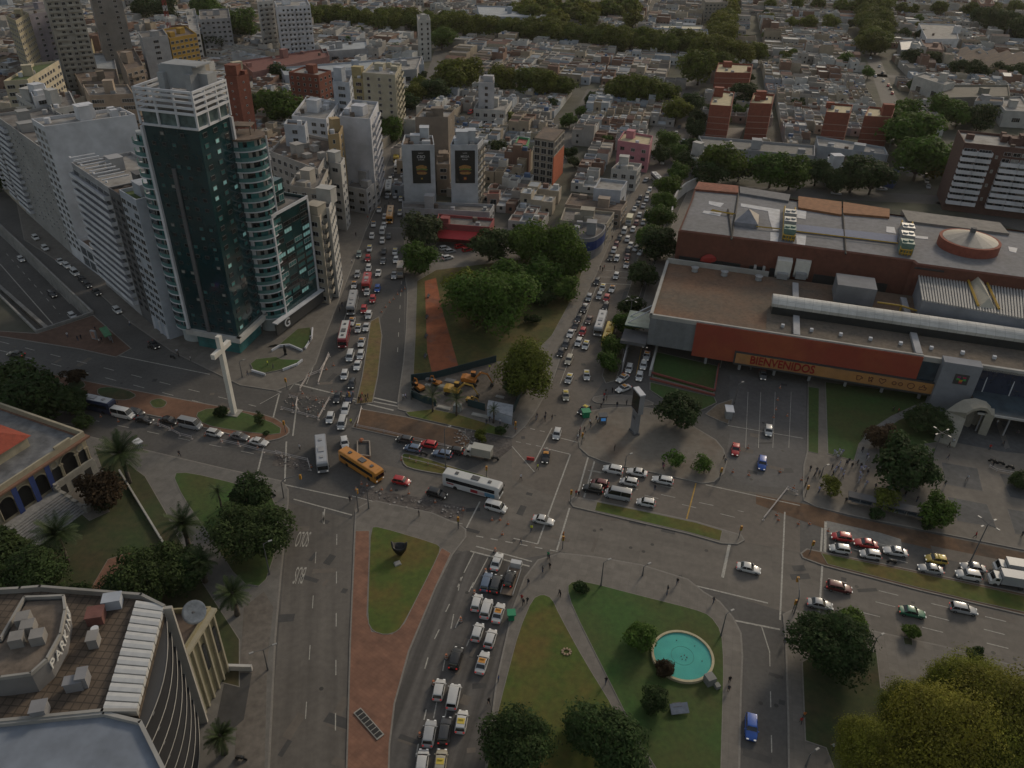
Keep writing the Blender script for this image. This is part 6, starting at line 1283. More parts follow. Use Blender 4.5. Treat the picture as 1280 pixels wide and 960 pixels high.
for o_ in (-9, 9):
 row((395, 28), (640, 44), 14, 9.5, 'plane', 'plane trees of the long boulevard, west part', 'plane tree in the unbroken boulevard belt west of the twin-fin tower\'s end', 3, o_)
 row((640, 44), (868, 66), 13, 9.8, 'plane', 'plane trees of the long boulevard, east part', 'plane tree in the unbroken boulevard belt above the northern roofs', 3, o_)
 row((866, 66), (955, 80), 12, 9.0, 'olive', 'plane trees at the end of the boulevard', 'olive plane tree at the boulevard end behind the red brick slabs', 3, o_)
row((1090, 64), (1080, 6), 16, 9, 'plane', 'street trees at the top of the parked street', 'olive street tree at the top of the street of parked cars', 5)
row((1100, 64), (1096, 6), 18, 8, 'plane', 'street trees at the top of the parked street', 'olive street tree at the top of the street of parked cars', 5)
row((905, 52), (915, 4), 18, 9, 'olive', 'trees of the far end of the avenue', 'olive tree lining the far end of the avenue', 5, 6); row((890, 58), (906, 4), 18, 8, 'olive', 'trees of the far end of the avenue', 'olive tree lining the far end of the avenue', 5, -6)
row((960, 34), (1060, 40), 17, 6.5, 'olive', 'small trees of the far east gardens', 'small olive tree among the far east houses', 6); row((960, 12), (1280, 20), 30, 7, 'plane', 'trees of the far east edge', 'hazy tree at the far east edge of town', 14)
row((1110, 50), (1150, 52), 12, 5, 'dark', 'dark trees around the warehouses', 'dark tree near the vaulted warehouses', 3); row((1225, 28), (1290, 46), 14, 9, 'dark', 'dark trees at the far corner', 'dark tree before the gabled hall at the far corner', 6); row((1140, 82), (1185, 88), 12, 6, 'dark', 'dark trees in front of the sawtooth factory', 'dark tree between warehouses and sawtooth factory', 2); row((1195, 96), (1290, 104), 14, 6, 'dark', 'dark trees below the sawtooth bays', 'dark tree in the line below the sawtooth bays', 2)
for k in range(44):
 x, y = rt.uniform(640, 792), rt.uniform(1, 27);
 if y > 27-(x-640)*.02: continue
 tree(x, y, rt.uniform(9, 14), rt.choice(('olive', 'plane', 'yellow', 'plane')), 'far', 'tree in the yellow-green wood of the park at the top edge', 'trees of the far park')
for k in range(70):
 x, y = rt.uniform(420, 1280), rt.uniform(6, 175)
 p = P(x, y).xy
 if any(inpoly(p.x, p.y, q) for q in EXC): continue
 tree(x, y, rt.uniform(3, 5.5)*scale_at(y)*.9, rt.choice(('dark', 'green', 'olive')), 'far', 'small garden tree showing between the flat roofs', 'small garden trees between the roofs')
# villa by the avenue
hv = 11.0
B0 = P(120, 590).xy; K0 = P(104, 539, hv).xy; dF = (P(0, 607, hv).xy-K0).normalized(); dB = (P(0, 511, hv).xy-K0).normalized()
B0 = K0+Vector((0, 0)); nF = Vector((-dF.y, dF.x)); nF = nF if nF.x > 0 else -nF
LV, DV = 34.0, 26.0; dB = -nF
def V(u, o, z=None): p = B0+dF*u+nF*o; return (p.x, p.y) if z is None else (p.x, p.y, z)
rzv = math.atan2(dF.y, dF.x)
villa = thing('villa', 'cream classical villa with arched loggia, blue banners and wide front steps', 'villa', (*V(10, -8), 0))
stone = M('villa_stucco', (.33, .29, .21), .85, .12, .8, var2=.15, sc2=.2); stone2 = M('villa_stone', (.30, .29, .26), .9, .15, 1.0)
def vp(mb, name, m, sm=False): return mb.build(name, m, villa, sm)
def vbx(mb, u0, u1, o0, o1, z0, z1): mb.box((*V((u0+u1)/2, (o0+o1)/2), (z0+z1)/2), (abs(u1-u0), abs(o1-o0), z1-z0), rzv); return mb
mb = MB(); vbx(mb, 0, LV, -DV, -.3, -.2, 9.4); vp(mb, 'wall', stone)
mb = MB(); vbx(mb, -.6, LV, -.9, .7, 9.3, 9.7); vbx(mb, -.3, LV, -.5, .35, 9.0, 9.3); vbx(mb, -.5, .7, -DV, -.9, 9.3, 9.7); vp(mb, 'cornice', M('cornice_rust', (.2, .11, .075), .9, .15, 1))
mb = MB(); vbx(mb, -.1, LV, -.4, 0, 9.7, 10.9); vbx(mb, -.2, .3, -DV, -.4, 9.7, 10.9); vbx(mb, 3.2, 7.0, -.45, .05, 10.9, 11.5); vp(mb, 'parapet', stone)
mb = MB(); vbx(mb, .3, LV, -DV, -.4, 9.4, 9.55); vp(mb, 'flat_roof', M('lead_roof', (.16, .165, .17), .7, .35, .5, col2=(.1, .1, .105), sc2=.3))
mb = MB(); vbx(mb, 7, 30, -22, -7.5, 9.5, 12); vp(mb, 'attic', stone)
mb = MB(); q = [V(6.4, -6.9, 12), V(30.6, -6.9, 12), V(30.6, -22.6, 12), V(6.4, -22.6, 12), V(13, -14.7, 15.5), V(24, -14.7, 15.5)]; mb.add(q, [(0, 1, 5, 4), (2, 3, 4, 5), (3, 0, 4), (1, 2, 5)]); vp(mb, 'tiled_roof', M('villa_tiles', (.27, .055, .03), .85, .2, 1.0))
def arch(u, w, z0, z1, o=.02, part='arch_opening', m=None):
 mb = MB(); r = w/2; pts = [(-r, z0), (r, z0)]+[(r*math.cos(math.pi*i/10), z1-r+r*math.sin(math.pi*i/10)) for i in range(11)]
 fr = [V(u+a, -.28, z) for a, z in pts]; vs = [V(u+a, -.22+o, z) for a, z in pts]; n = len(pts)
 mb.add(vs, [tuple(range(n)), tuple(range(n))[::-1]]); vp(mb, part, m or dark_m)  # flat dark panel, shade of the recess put into its colour
 mb = MB(); P3 = [V(u+a*1.06, -.15, z) for a, z in pts[1:]]
 for a, c in zip(P3, P3[1:]): mb.tube(a, c, .16, .16, 5)
 vp(mb, 'arch_surround', stone)
arch(5.0, 3.6, 3.9, 8.7); arch(11.9, 3.0, 3.3, 8.0); arch(15.6, 3.0, 3.3, 8.0); arch(19.4, 3.0, 3.3, 8.0)
for u in (2.0, 8.3): mb = MB(); vbx(mb, u-1.1, u+1.1, -.3, -.2, 4.0, 6.9); vp(mb, 'loggia_opening', dark_m)  # dark panels on the wall stand for the shaded loggia
for u in (.45, .9, 3.0, 3.35, 6.75, 7.1, 9.5, 9.8):
 mb = MB(); mb.tube(V(u, 0, 4.0), V(u, 0, 7.0), .17, .14, 8); mb.box((*V(u, 0), 7.1), (.5, .5, .25), rzv); vp(mb, 'column', stone)
mb = MB(); vbx(mb, .2, 9.6, -.1, .35, 3.3, 4.1); vp(mb, 'balustrade', stone2)
mb = MB(); vbx(mb, -.2, 9.9, -.3, .25, -.1, 3.3); vp(mb, 'plinth', stone2)
for u, w in ((2.0, 1.6), (5.0, 2.2), (8.2, 1.6)): mb = MB(); vbx(mb, u-w/2, u+w/2, .2, .29, .3, 2.5); vp(mb, 'basement_window', dark_m)  # dark panels, recess shade given by colour alone
for u in (2.0, 8.3):
 mb = MB(); R3 = [V(u+.75*math.cos(a*math.pi/8), .02, 8.0+.75*math.sin(a*math.pi/8)) for a in range(16)]
 for a, c in zip(R3, R3[1:]+R3[:1]): mb.tube(a, c, .1, .1, 5)
 vp(mb, 'medallion', stone2)
banner = M('banner_blue', (.022, .045, .17), .8, .1, 1)
for u in (10.1, 13.7, 17.5):
 mb = MB(); vbx(mb, u-.55, u+.55, .5, .58, 3.0, 9.3); vp(mb, 'banner', banner)
 mb = MB(); vbx(mb, u-.5, u+.5, .45, .65, 2.6, 3.0); vp(mb, 'banner_foot', stone2)
mb = MB()
for k in range(12): vbx(mb, 10.3, 22, .2, 2.6+k*.5, -.1, 3.0-k*.25)
vp(mb, 'steps', M('step_stone', (.25, .245, .235), .9, .25, 1.5))
for u in (10.0,):
 for k in range(6):
  mb = MB(); vbx(mb, u-.35, u+.35, .3+k*1.4, 1.75+k*1.4, 0, 3.6-k*.55); vp(mb, 'side_wall', stone2)
for o, z in ((1.0, 3.6), (8.4, 1.0)):
 mb = MB(); vbx(mb, 9.5, 10.5, o-.5, o+.5, 0, z+.5); mb.tube(V(10, o, z+.5), V(10, o, z+1.1), .2, .45, 8); vp(mb, 'urn', stone2)
raised('villa_forecourt', [(100, 600), (138, 640), (112, 652), (85, 628)], pave, .2, .1)
# curved office block with the parking sign
ho = hz(257, 905, 765)
main = [(-60, 745), (27, 740), (52, 738), (178, 748), (206, 762), (172, 893), (130, 893), (0, 906), (-60, 911)]
off_ = Bld('curved office block with a tiled roof terrace, long white rooflights and dark curved floors', roofq(main, ho), ho, wm(.17, .165, .155), grid_mat('terrace_tiles', (.105, .078, .056), (.45, .45, .45), 1.05, 1.05, .09, rot=.05, var=.3, sc=.5), name='office_block', par=.7, core=False)
ob = off_
F0, G0 = P(206, 764, ho).xy, P(172, 893, ho).xy
body = roofq(main, ho); back = [p for p in body]
mb = MB(); inner = []
fv = (G0-F0); fn = Vector((fv.y, -fv.x)).normalized(); fn = fn if fn.x > 0 else -fn
bodyin = [tuple(P(*q, ho).xy) if q not in ((206, 762), (172, 893)) else tuple(P(*q, ho).xy-fn*2.6) for q in main]
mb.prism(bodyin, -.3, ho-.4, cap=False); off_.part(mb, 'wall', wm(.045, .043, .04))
mb = MB(); mb.prism(roofq(main, ho), ho-.9, ho); off_.part(mb, 'roof_terrace', MATS['terrace_tiles'])
ed = roofq(main, ho); mb = MB()
for i, (a, b_) in enumerate(zip(ed, ed[1:]+ed[:1])):
 if i == 4: continue
 a, b_ = Vector(a), Vector(b_); e = b_-a; m_ = (a+b_)/2; mb.box((m_.x, m_.y, ho+.45), (e.length+.3, .4, .9), math.atan2(e.y, e.x))
off_.part(mb, 'parapet', wm(.27, .26, .24))
nfl = 8
for k in range(nfl):
 z = ho-1.0-k*(ho-1)/nfl; n = 12; pts = []
 for i in range(n+1):
  t = i/n; p = F0.lerp(G0, t*1.35)+fn*(1.7*math.sin(math.pi*min(1, t))); pts.append((p.x, p.y))
 bk = [tuple(Vector(pts[-1])-fn*3), tuple(Vector(pts[0])-fn*3)]
 mb = MB(); mb.prism(pts+bk, z-.2, z+.02); off_.part(mb, 'floor_slab', frame_d)
 mb = MB()
 for a, b_ in zip(pts, pts[1:]): mb.tube((*a, z+.05), (*b_, z+.05), .07, .07, 4);
 off_.part(mb, 'balcony_rail', wm(.30, .29, .27))
 if k < nfl-1:
  for i in (2, 5, 8):
   p = Vector(pts[i])-fn*.9; mb = MB(); mb.box((p.x, p.y, z-1.1), (.9, .5, .5), 0); off_.part(mb, 'air_unit', steel)
mb = MB(); q = F0+fn*.4; mb.box((q.x, q.y, ho/2+.3), (.5, 1.3, ho+.8), math.atan2(fv.y, fv.x)); off_.part(mb, 'white_fin', wm(.36, .34, .31))
mb = MB(); q = F0-fn*.9; mb.box((q.x, q.y, ho/2), (.3, 2.2, ho), math.atan2(fv.y, fv.x)); off_.part(mb, 'stone_return', wm(.2, .22, .25))
l0, l1, r0, r1 = P(171, 752, ho+.4), P(129, 890, ho+.4), P(206, 757, ho+.4), P(171, 892, ho+.4)
for k in range(13):
 a, b_, c_, d_ = l0.lerp(l1, k/13+.006), r0.lerp(r1, k/13+.006), r0.lerp(r1, (k+1)/13-.006), l0.lerp(l1, (k+1)/13-.006)
 mb = MB(); up = Vector((0, 0, .35)); m1, m2 = a.lerp(d_, .5)+up*1.2, b_.lerp(c_, .5)+up*1.2
 mb.prism([(v.x, v.y) for v in (a, b_, c_, d_)], ho, ho+.4); mb.add([a+up, b_+up, c_+up, d_+up, m1, m2, a, b_, c_, d_], [(0, 1, 5, 4), (5, 2, 3, 4), (6, 7, 1, 0), (7, 8, 2, 5, 1), (8, 9, 3, 2), (9, 6, 0, 4, 3)])
 off_.part(mb, 'rooflight', M('rooflight_panel', (.50, .50, .49), .55, .08, 1))
pent = [(30, 746), (79, 744), (81, 762), (75, 792), (58, 823), (38, 841), (0, 846), (-60, 850), (-60, 800), (0, 798)]
zp = ho+3.6
mb = MB(); mb.prism(roofq(pent, zp), ho-.1, zp, cap=False); off_.part(mb, 'penthouse_wall', wm(.19, .185, .185))
mb = MB(); mb.sheet(inset(roofq(pent, zp), .3), zp-.6); off_.part(mb, 'penthouse_roof', M('penthouse_roof', (.15, .12, .095), .95, .35, .8, det=6))
mb = MB(); pq = roofq(pent, zp)
for a, b_ in zip(pq, pq[1:]+pq[:1]): a, b_ = Vector(a), Vector(b_); e = b_-a; m_ = (a+b_)/2; mb.box((m_.x, m_.y, zp-.2), (e.length+.15, .3, .5), math.atan2(e.y, e.x))
off_.part(mb, 'penthouse_rim', wm(.29, .28, .26))
arc = [P(*q, zp).xy for q in ((58, 823), (67.5, 808), (75, 792), (79, 777), (81, 762), (79.5, 748))]
seg = [(b_-a).length for a, b_ in zip(arc, arc[1:])]; tot = sum(seg)
for k, ch in enumerate('PARKING'):
 s_ = tot*(k+.3)/7.3; i = 0
 while s_ > seg[i] and i < 4: s_ -= seg[i]; i += 1
 e = (arc[i+1]-arc[i]).normalized(); p = arc[i]+e*s_; nn = Vector((e.y, -e.x)); p = p+nn*.12
 wall_text(ch, (*(p-e), zp-1.5), (*(p+e), zp-1.5), 1.9, M('sign_white', (.6, .6, .58), .6, .05, 1), .06, parent=off_.root, name='sign_letter')
for x, y, w, d, hh, m_ in ((141, 752, 2.2, 1.6, 1.6, bluew), (117, 800, 1.2, 1.6, 1.6, wm(.27, .26, .25)), (93, 855, 2.0, 1.2, 1.5, wm(.22, .22, .23)), (104, 848, 1.1, 1.7, 1.9, wm(.22, .22, .23)), (50, 888, 1.6, 1.6, 1.6, wm(.22, .22, .23)), (120, 770, 2.0, 2.0, 1.5, M('hut_red', (.16, .07, .06), .9, .2, 1))):
 p = P(x, y, ho+hh/2); mb = MB(); mb.box((p.x, p.y, ho+hh/2), (w, d, hh), .25); mb.box((p.x, p.y, ho+hh+.06), (w+.2, d+.2, .12), .25); off_.part(mb, 'roof_hut', m_)
for x, y in ((22, 800), (36, 785), (48, 797), (30, 775)): p = P(x, y, zp); mb = MB(); mb.box((p.x, p.y, zp+.1), (1.6, 1.6, 1.5), .3); off_.part(mb, 'vent_box', wm(.22, .21, .2))
mb = MB(); p = P(116, 772, ho+1.8); mb.tube((p.x+.6, p.y-1.2, ho+.9), (p.x+.6, p.y-1.2, ho+1.2), .45, .5, 10); off_.part(mb, 'satellite_dish', white_w)
blue = [(-60, 912), (0, 907), (131, 894), (176, 905), (228, 1010), (-60, 1010)]
mb = MB(); mb.prism(roofq(blue, ho+.2), -.3, ho+.2, top=1); off_.part(mb, 'front_wing', [wm(.15, .15, .155), M('roof_blue_grey', (.18, .205, .245), .8, .12, .4, var2=.18, sc2=.12)])
bq = roofq(blue, ho+.2); mb = MB()
for i, (a, b_) in enumerate(zip(bq, bq[1:])): a, b_ = Vector(a), Vector(b_); e = b_-a; m_ = (a+b_)/2; mb.box((m_.x, m_.y, ho+.4), (e.length+.2, .45, .7), math.atan2(e.y, e.x))
off_.part(mb, 'wing_parapet', wm(.30, .29, .27)); off_.done()
hy = 14.4
yb = Bld('old yellow corner building with pilasters and a big satellite dish, wedged beside the curved office', roofq([(212, 766), (265, 763), (231, 818), (218, 800)], hy), hy, M('ochre_plaster', (.27, .235, .14), .88, .15, .6, var2=.15, sc2=.2), roof_b, name='corner_building', par=1.0)
ya, yb_ = P(265, 764, hy).xy, P(231, 818, hy).xy; e = (yb_-ya).normalized(); nn = Vector((e.y, -e.x)); nn = nn if nn.x > 0 else -nn; L = (yb_-ya).length
for t in (.03, .22, .42, .62, .82, .97):
 q = ya+e*L*t+nn*.15; mb = MB(); mb.box((q.x, q.y, hy/2), (.35, .4, hy), math.atan2(e.y, e.x)); yb.part(mb, 'pilaster', M('pilaster_pale', (.33, .30, .22), .88, .1, 1))
for t in (.12, .52):
 q = ya+e*L*t+nn*.1; mb = MB(); mb.box((q.x, q.y, hy*.62), (.7, .25, 5.5), math.atan2(e.y, e.x)); yb.part(mb, 'window', glass_d)
q = (ya+yb_)/2+nn*.3; mb = MB(); mb.box((q.x, q.y, hy+.3), (L+.5, .9, .5), math.atan2(e.y, e.x)); yb.part(mb, 'cornice', M('pilaster_pale'))
yb.done()
p = P(243, 764, hy+2.6); dish = thing('satellite_dish', 'large pale round satellite dish on the roof of the yellow corner building', 'satellite dish', (p.x, p.y, hy))
mb = MB(); rings = []; tilt = Matrix.Rotation(math.radians(42), 3, 'X') @ Matrix.Rotation(math.radians(8), 3, 'Y')
for r, z in ((.05, 0), (.8, .05), (1.4, .18), (1.75, .32), (1.78, .36), (1.4, .23), (.8, .1), (.05, .05)): rings.append([Vector((0, 0, 2.4))+tilt @ Vector((r*math.cos(a*math.pi/12), r*math.sin(a*math.pi/12), z)) for a in range(24)])
mb.loft(rings); mb.build('reflector', M('dish_white', (.42, .43, .43), .6, .25, 1.5), dish, True, local=True)
mb = MB(); mb.tube((0, .1, 0), (0, 0, 2.4), .14); mb.build('post', steel, dish, local=True)
mb = MB(); a = Vector((0, 0, 2.4)); mb.tube(a, a+tilt @ Vector((0, 0, 1.1)), .05); mb.box(a+tilt @ Vector((0, 0, 1.15)), (.25, .25, .2)); mb.build('receiver', darkgrey, dish, local=True)
patch('parking_lot', [(283, 842), (315, 842), (305, 900), (288, 915), (270, 905)], asph_d, .17)
mb = MB(); a, b_ = P(286, 838), P(316, 838); mb.box(((a.x+b_.x)/2, (a.y+b_.y)/2, .7), ((b_-a).length, .5, 1.2), 0)
tag(mb.build('low_wall', offwhite), 'short cream wall at the top of the small car park', 'wall')
# the cross
hc = hz(293, 517, 420); p = P(293, 517); zx = hz(293, 517, 437)
t = thing('cross', 'tall white concrete cross on the tip of the avenue median', 'monument', (p.x, p.y, 0)); cw_ = M('cross_white', (.62, .60, .55), .75, .12, .4, var2=.1)
a, b_ = P(266, 447, zx).xy, P(289, 425, zx).xy; e = (b_-a).normalized(); rzc = math.atan2(e.y, e.x)
mb = MB(); mb.box((0, 0, hc/2), (1.25, 1.0, hc), rzc); mb.build('upright', cw_, t, local=True)
mb = MB(); mb.box((0, 0, zx), (7.2, .98, 1.2), rzc); mb.build('crossbar', cw_, t, local=True)
mb = MB(); mb.box((0, 0, .15), (3, 3, .4), rzc); mb.build('base', stone2, t, local=True)
# pylon, arch, pool, sculpture
p = P(793, 531); t = thing('advertising_pylon', 'tall grey advertising pylon with a dark screen on the plaza', 'pylon', (p.x, p.y, 0)); zt = 11.7
top = roofq([(790, 482.5), (795.5, 480.8), (809, 496.5), (803.5, 499)], zt); base = roofq([(787, 528), (793, 524), (800, 532), (793, 536)], 0)
mb = MB(); tc = [Vector(q) for q in ccw(top)]; bc_ = [Vector(q) for q in ccw(base)]
c_t = sum(tc, Vector((0, 0)))/4; ang_t = math.atan2((Vector(top[3])-Vector(top[0])).y, (Vector(top[3])-Vector(top[0])).x)
mb = MB(); mb.box((c_t.x, c_t.y, 3.2), (2.4, 1.0, 6.4), ang_t); mb.build('shaft', wm(.2, .2, .21), t)
mb = MB(); mb.box((c_t.x, c_t.y, 9.0), (3.6, 1.25, 5.3), ang_t); mb.build('head', wm(.24, .24, .25), t)
ee = Vector((math.cos(ang_t), math.sin(ang_t))); nn = Vector((ee.y, -ee.x)); nn = nn if nn.y < 0 else -nn
mb = MB(); q = c_t+nn*.66; mb.box((q.x, q.y, 9.1), (3.3, .1, 4.6), ang_t); mb.build('screen', M('screen_off', (.012, .012, .013), .25, .2, 1), t)
mb = MB(); mb.box((c_t.x, c_t.y, 11.75), (3.7, 1.4, .3), ang_t); mb.build('cap', white_w, t)
mb = MB(); q = c_t+nn*.55; mb.box((q.x, q.y, 4.6), (1.0, .08, .7), ang_t); mb.build('plaque', darkgrey, t)
mb = MB(); mb.box((c_t.x, c_t.y, .3), (2.8, 1.5, .6), ang_t); mb.build('base', darkgrey, t)
t = thing('concrete_arch', 'pale curved concrete arch ribbon on the station plaza', 'monument', (*P(1210, 535).xy, 0)); arc_m = M('arch_concrete', (.30, .28, .23), .85, .12, .6)
key = [(1180, 556, 0), (1188, 536, 2.2), (1194, 520, 4.2), (1201, 512, 6.0), (1210, 507, 7.0), (1222, 505, 7.4), (1233, 508, 7.2), (1238, 514, 6.2)]
P3 = [P(x, y, z) for x, y, z in key]; foot = P(1227, 540, 0)
mb = MB(); rings = []
for i, q in enumerate(P3):
 d = (P3[min(i+1, len(P3)-1)]-P3[max(i-1, 0)]); w = Vector((-d.y, d.x, 0)).normalized()*(2.3 if i < 3 else 2.0 if i < 6 else 1.6)
 rings.append([q-w+Vector((0, 0, -.4)), q+w+Vector((0, 0, -.4)), q+w+Vector((0, 0, .4)), q-w+Vector((0, 0, .4))])
mb.loft(rings); mb.build('ribbon', arc_m, t)
mb = MB(); d = P3[-1]-P3[-2]; w = Vector((-d.y, d.x, 0)).normalized()*1.6; u_ = Vector((w.y, -w.x, 0)).normalized()*.9
mb.loft([[foot-w-u_, foot+w-u_, foot+w+u_, foot-w+u_], [P3[-1]-w-u_, P3[-1]+w-u_, P3[-1]+w+u_, P3[-1]-w+u_]]); mb.build('leg', arc_m, t)
for x, y, z in ((1207, 532, 5.6), (1216, 530, 6.4)):
 q = P(x, y); mb = MB(); mb.box((q.x, q.y, z/2), (1.0, 1.6, z), .5); mb.build('leg', arc_m, t)
pc = P(853, 821, .3); R_ = 5.25; t = thing('round_pool', 'round fountain pool of bright turquoise water with a cream rim', 'fountain', (pc.x, pc.y, .2))
mb = MB(); rings = [[(r*math.cos(a*math.pi/32), r*math.sin(a*math.pi/32), z) for a in range(64)] for r, z in ((R_, -.2), (R_, .55), (R_-.42, .55), (R_-.42, -.2))]
mb.loft(rings, caps=False); mb.build('rim', M('rim_cream', (.42, .37, .24), .8, .12, 1.5), t, local=True)
mb = MB(); n = 64; mb.add([(0, 0, .28)]+[((R_-.42)*math.cos(a*math.pi/32), (R_-.42)*math.sin(a*math.pi/32), .28) for a in range(64)], [(0, i+1, (i+1) % 64+1) for i in range(64)])
mb.build('water', M('turquoise_water', (.055, .34, .30), .18, .07, .5, col2=(.065, .38, .32), sc2=.3, spec=.4), t, local=True)
mb = MB(); R3 = [(1.9*math.cos(a*math.pi/12), 1.9*math.sin(a*math.pi/12)+.1, .26) for a in range(24)]
for a, b_ in zip(R3, R3[1:]+R3[:1]): mb.tube(a, b_, .045, .045, 4)
mb.build('spray_ring', M('ring_dark', (.03, .15, .13), .6), t, local=True)
for k in range(9): mb = MB(); x, y = (.2+.5*math.cos(k*1.3), -.3+.5*math.sin(k*1.3)) if k < 6 else (R_*.62*math.cos(k), R_*.62*math.sin(k)); mb.tube((x, y, .2), (x, y, .42), .09, .06, 8); mb.build('nozzle', darkgrey, t, local=True)
p = P(886, 854); mb = MB(); mb.box((0, 0, .8), (1.5, 1.5, 1.6), .4); mb.box((1.1, -.9, .4), (.8, .9, .7), .4); o = mb.build('pump_house', wm(.2, .2, .19)); o.location = (p.x, p.y, .2); tag(o, 'small grey pump box at the lower right rim of the pool', 'pump house')
p = P(848, 890); t = thing('stone_monument', 'tilted blue-grey stone slab monument on the pool lawn', 'monument', (p.x, p.y, .2))
mb = MB(); mb.box((0, 0, .7), (2.9, 1.6, .35), .15, rx=.45); mb.build('slab', M('slab_blue', (.17, .19, .23), .5, .2, 1.2), t, local=True)
mb = MB(); mb.box((-.3, .5, .5), (1.4, .8, 1.0), .15); mb.build('block', darkgrey, t, local=True)
p = P(500, 694); t = thing('black_sculpture', 'black bowl-shaped sculpture with two horns on the triangular lawn', 'sculpture', (p.x, p.y, .2))
mb = MB(); n = 28; rings = []
for k, (r, z) in enumerate(((.45, 0), (.85, .6), (1.25, 1.3), (1.45, 2.0), (1.5, 2.5))): rings.append([(r*math.cos(2*math.pi*a/n)*1.05, r*.7*math.sin(2*math.pi*a/n), z+(k/4)**2*(1.15*math.cos(2*math.pi*a/n)**6-.25)) for a in range(n)])
rings += [[(x*.82, y*.78, z-.05) for x, y, z in rings[-1]], [(x*.5, y*.5, 1.1) for x, y, z in rings[-1]]]
mb.loft(rings); mb.build('bowl', M('black_metal', (.012, .012, .013), .45, .3, 1), t, True, local=True)
p = P(497, 706); mb = MB(); mb.box((0, 0, .25), (1.1, .8, .25), .5, rx=.3); mb.box((0, 0, .08), (1.3, 1.0, .16), .5); o = mb.build('plaque_stone', stone2); o.location = (p.x, p.y, .2); tag(o, 'small pale plaque stone in front of the black sculpture', 'plaque')
p = P(603, 408); t = thing('brick_gateway', 'dark red brick gateway hidden under the largest island tree', 'gateway', (p.x, p.y, .2))
for s_ in (-1.5, 1.5): mb = MB(); mb.box((s_, 0, 2), (.6, 2, 4)); mb.build('pier', M('brick_dark', (.07, .025, .02), .9, .2, 1), t, local=True)
mb = MB(); mb.box((0, 0, 4.2), (4, 2.2, .5)); mb.build('lintel', M('brick_dark'), t, local=True)
raised('tower_lawn', [(313, 456), (320, 450), (345, 447), (352, 450), (378, 451), (368, 460), (330, 468), (316, 463)], grass_g, .35, .15)
raised('tower_lawn', [(336, 434), (350, 431), (372, 412), (388, 410), (390, 420), (384, 434), (376, 438), (362, 433), (345, 432)], grass_g, .35, .15)
for pts, lab in (([(315, 465), (332, 470)], 'low white seat wall at the lower tip of the tower garden'), ([(354, 464), (372, 457), (378, 452)], 'low white seat wall below the lower tower lawn'), ([(340, 440), (350, 434), (362, 433), (378, 440)], 'curved white seat wall beside the small dark figure'), ([(391, 412), (390, 424), (382, 437)], 'white seat wall beside the upper tower lawn')):
 mb = MB()
 for a, b_ in zip(pts, pts[1:]): a, b_ = P(*a).xy, P(*b_).xy; e = b_-a; m_ = (a+b_)/2; mb.box((m_.x, m_.y, .5), (e.length+.1, .35, .6), math.atan2(e.y, e.x))
 tag(mb.build('seat_wall', white_w), lab, 'wall')
p = P(357, 444); mb = MB(); mb.loft([[(r*math.cos(a*math.pi/4), r*.7*math.sin(a*math.pi/4), z) for a in range(8)] for r, z in ((.5, .1), (.3, .8), (.45, 1.6), (.35, 2.4), (.15, 3.2))]); o = mb.build('dark_statue', M('black_metal')); o.location = (p.x, p.y, 0); tag(o, 'slim dark abstract statue in the garden below the tower', 'statue')
# building site
orange = M('digger_orange', (.42, .15, .02), .55, .15, 1.2); yellow_d = M('digger_yellow', (.42, .24, .03), .55, .15, 1.2); track = M('track_black', (.025, .024, .023), .9, .2, 2)
def digger(px, py, rz, label, body_m, k=1.0, reach=1.0):
 p = P(px, py); t = thing('excavator', label, 'excavator', (p.x, p.y, .2), rz, 'excavators of the building site')
 for s_ in (-1.1, 1.1):
  mb = MB(); q = [(-1.9, .2), (-1.5, 0), (1.5, 0), (1.9, .2), (1.9, .6), (1.5, .85), (-1.5, .85), (-1.9, .6)]
  mb.loft([[(a*k, (s_-.28)*k, z*k) for a, z in q], [(a*k, (s_+.28)*k, z*k) for a, z in q]]); mb.build('track', track, t, local=True)
 mb = MB(); q = [(-2.1, .95), (-2.2, 1.9), (-1.2, 2.1), (.6, 1.7), (1.5, 1.5), (1.5, .95)]; mb.loft([[(a*k, -1.15*k, z*k) for a, z in q], [(a*k, 1.15*k, z*k) for a, z in q]]); mb.build('body', body_m, t, local=True)
 mb = MB(); q = [(.1, 1.5), (.1, 2.9), (1.1, 2.9), (1.5, 2.0), (1.5, 1.5)]; mb.loft([[(a*k, .3*k, z*k) for a, z in q], [(a*k, 1.15*k, z*k) for a, z in q]]); c = mb.build('cab', glass_d, t, local=True)
 mb = MB(); mb.box((.6*k, .72*k, 2.95*k), (1.15*k, .95*k, .12*k)); mb.build('cab_roof', body_m, t, local=True)
 b_ = [Vector((1.2, -.3, 1.7))*k, Vector((2.8*reach, -.3, 3.7))*k, Vector((4.8*reach, -.3, 3.3))*k]; e_ = Vector((5.9*reach, -.3, 1.0))*k
 mb = MB(); mb.tube(b_[0], b_[1], .26*k, .32*k, 4); mb.tube(b_[1], b_[2], .32*k, .2*k, 4); mb.build('boom', body_m, t, local=True)
 mb = MB(); mb.tube(b_[2]+Vector((-.4, 0, .3))*k, e_, .22*k, .14*k, 4); mb.build('arm', body_m, t, local=True)
 mb = MB(); mb.loft([[(e_.x+a*k, e_.y-.5*k, e_.z+z*k) for a, z in ((0, .1), (-.5, -.2), (-.6, -.8), (.1, -.9), (.4, -.3))], [(e_.x+a*k, e_.y+.5*k, e_.z+z*k) for a, z in ((0, .1), (-.5, -.2), (-.6, -.8), (.1, -.9), (.4, -.3))]]); mb.build('bucket', track, t, local=True)
 mb = MB(); mb.tube(Vector((1.4, -.3, 1.4))*k, (b_[0]+b_[1])/2+Vector((.1, 0, -.1)), .08*k); mb.build('ram', steel, t, local=True)
 return t
digger(588, 480, -.15, 'orange excavator at the back of the site, arm bent down to the pit', orange, 1.05, .95)
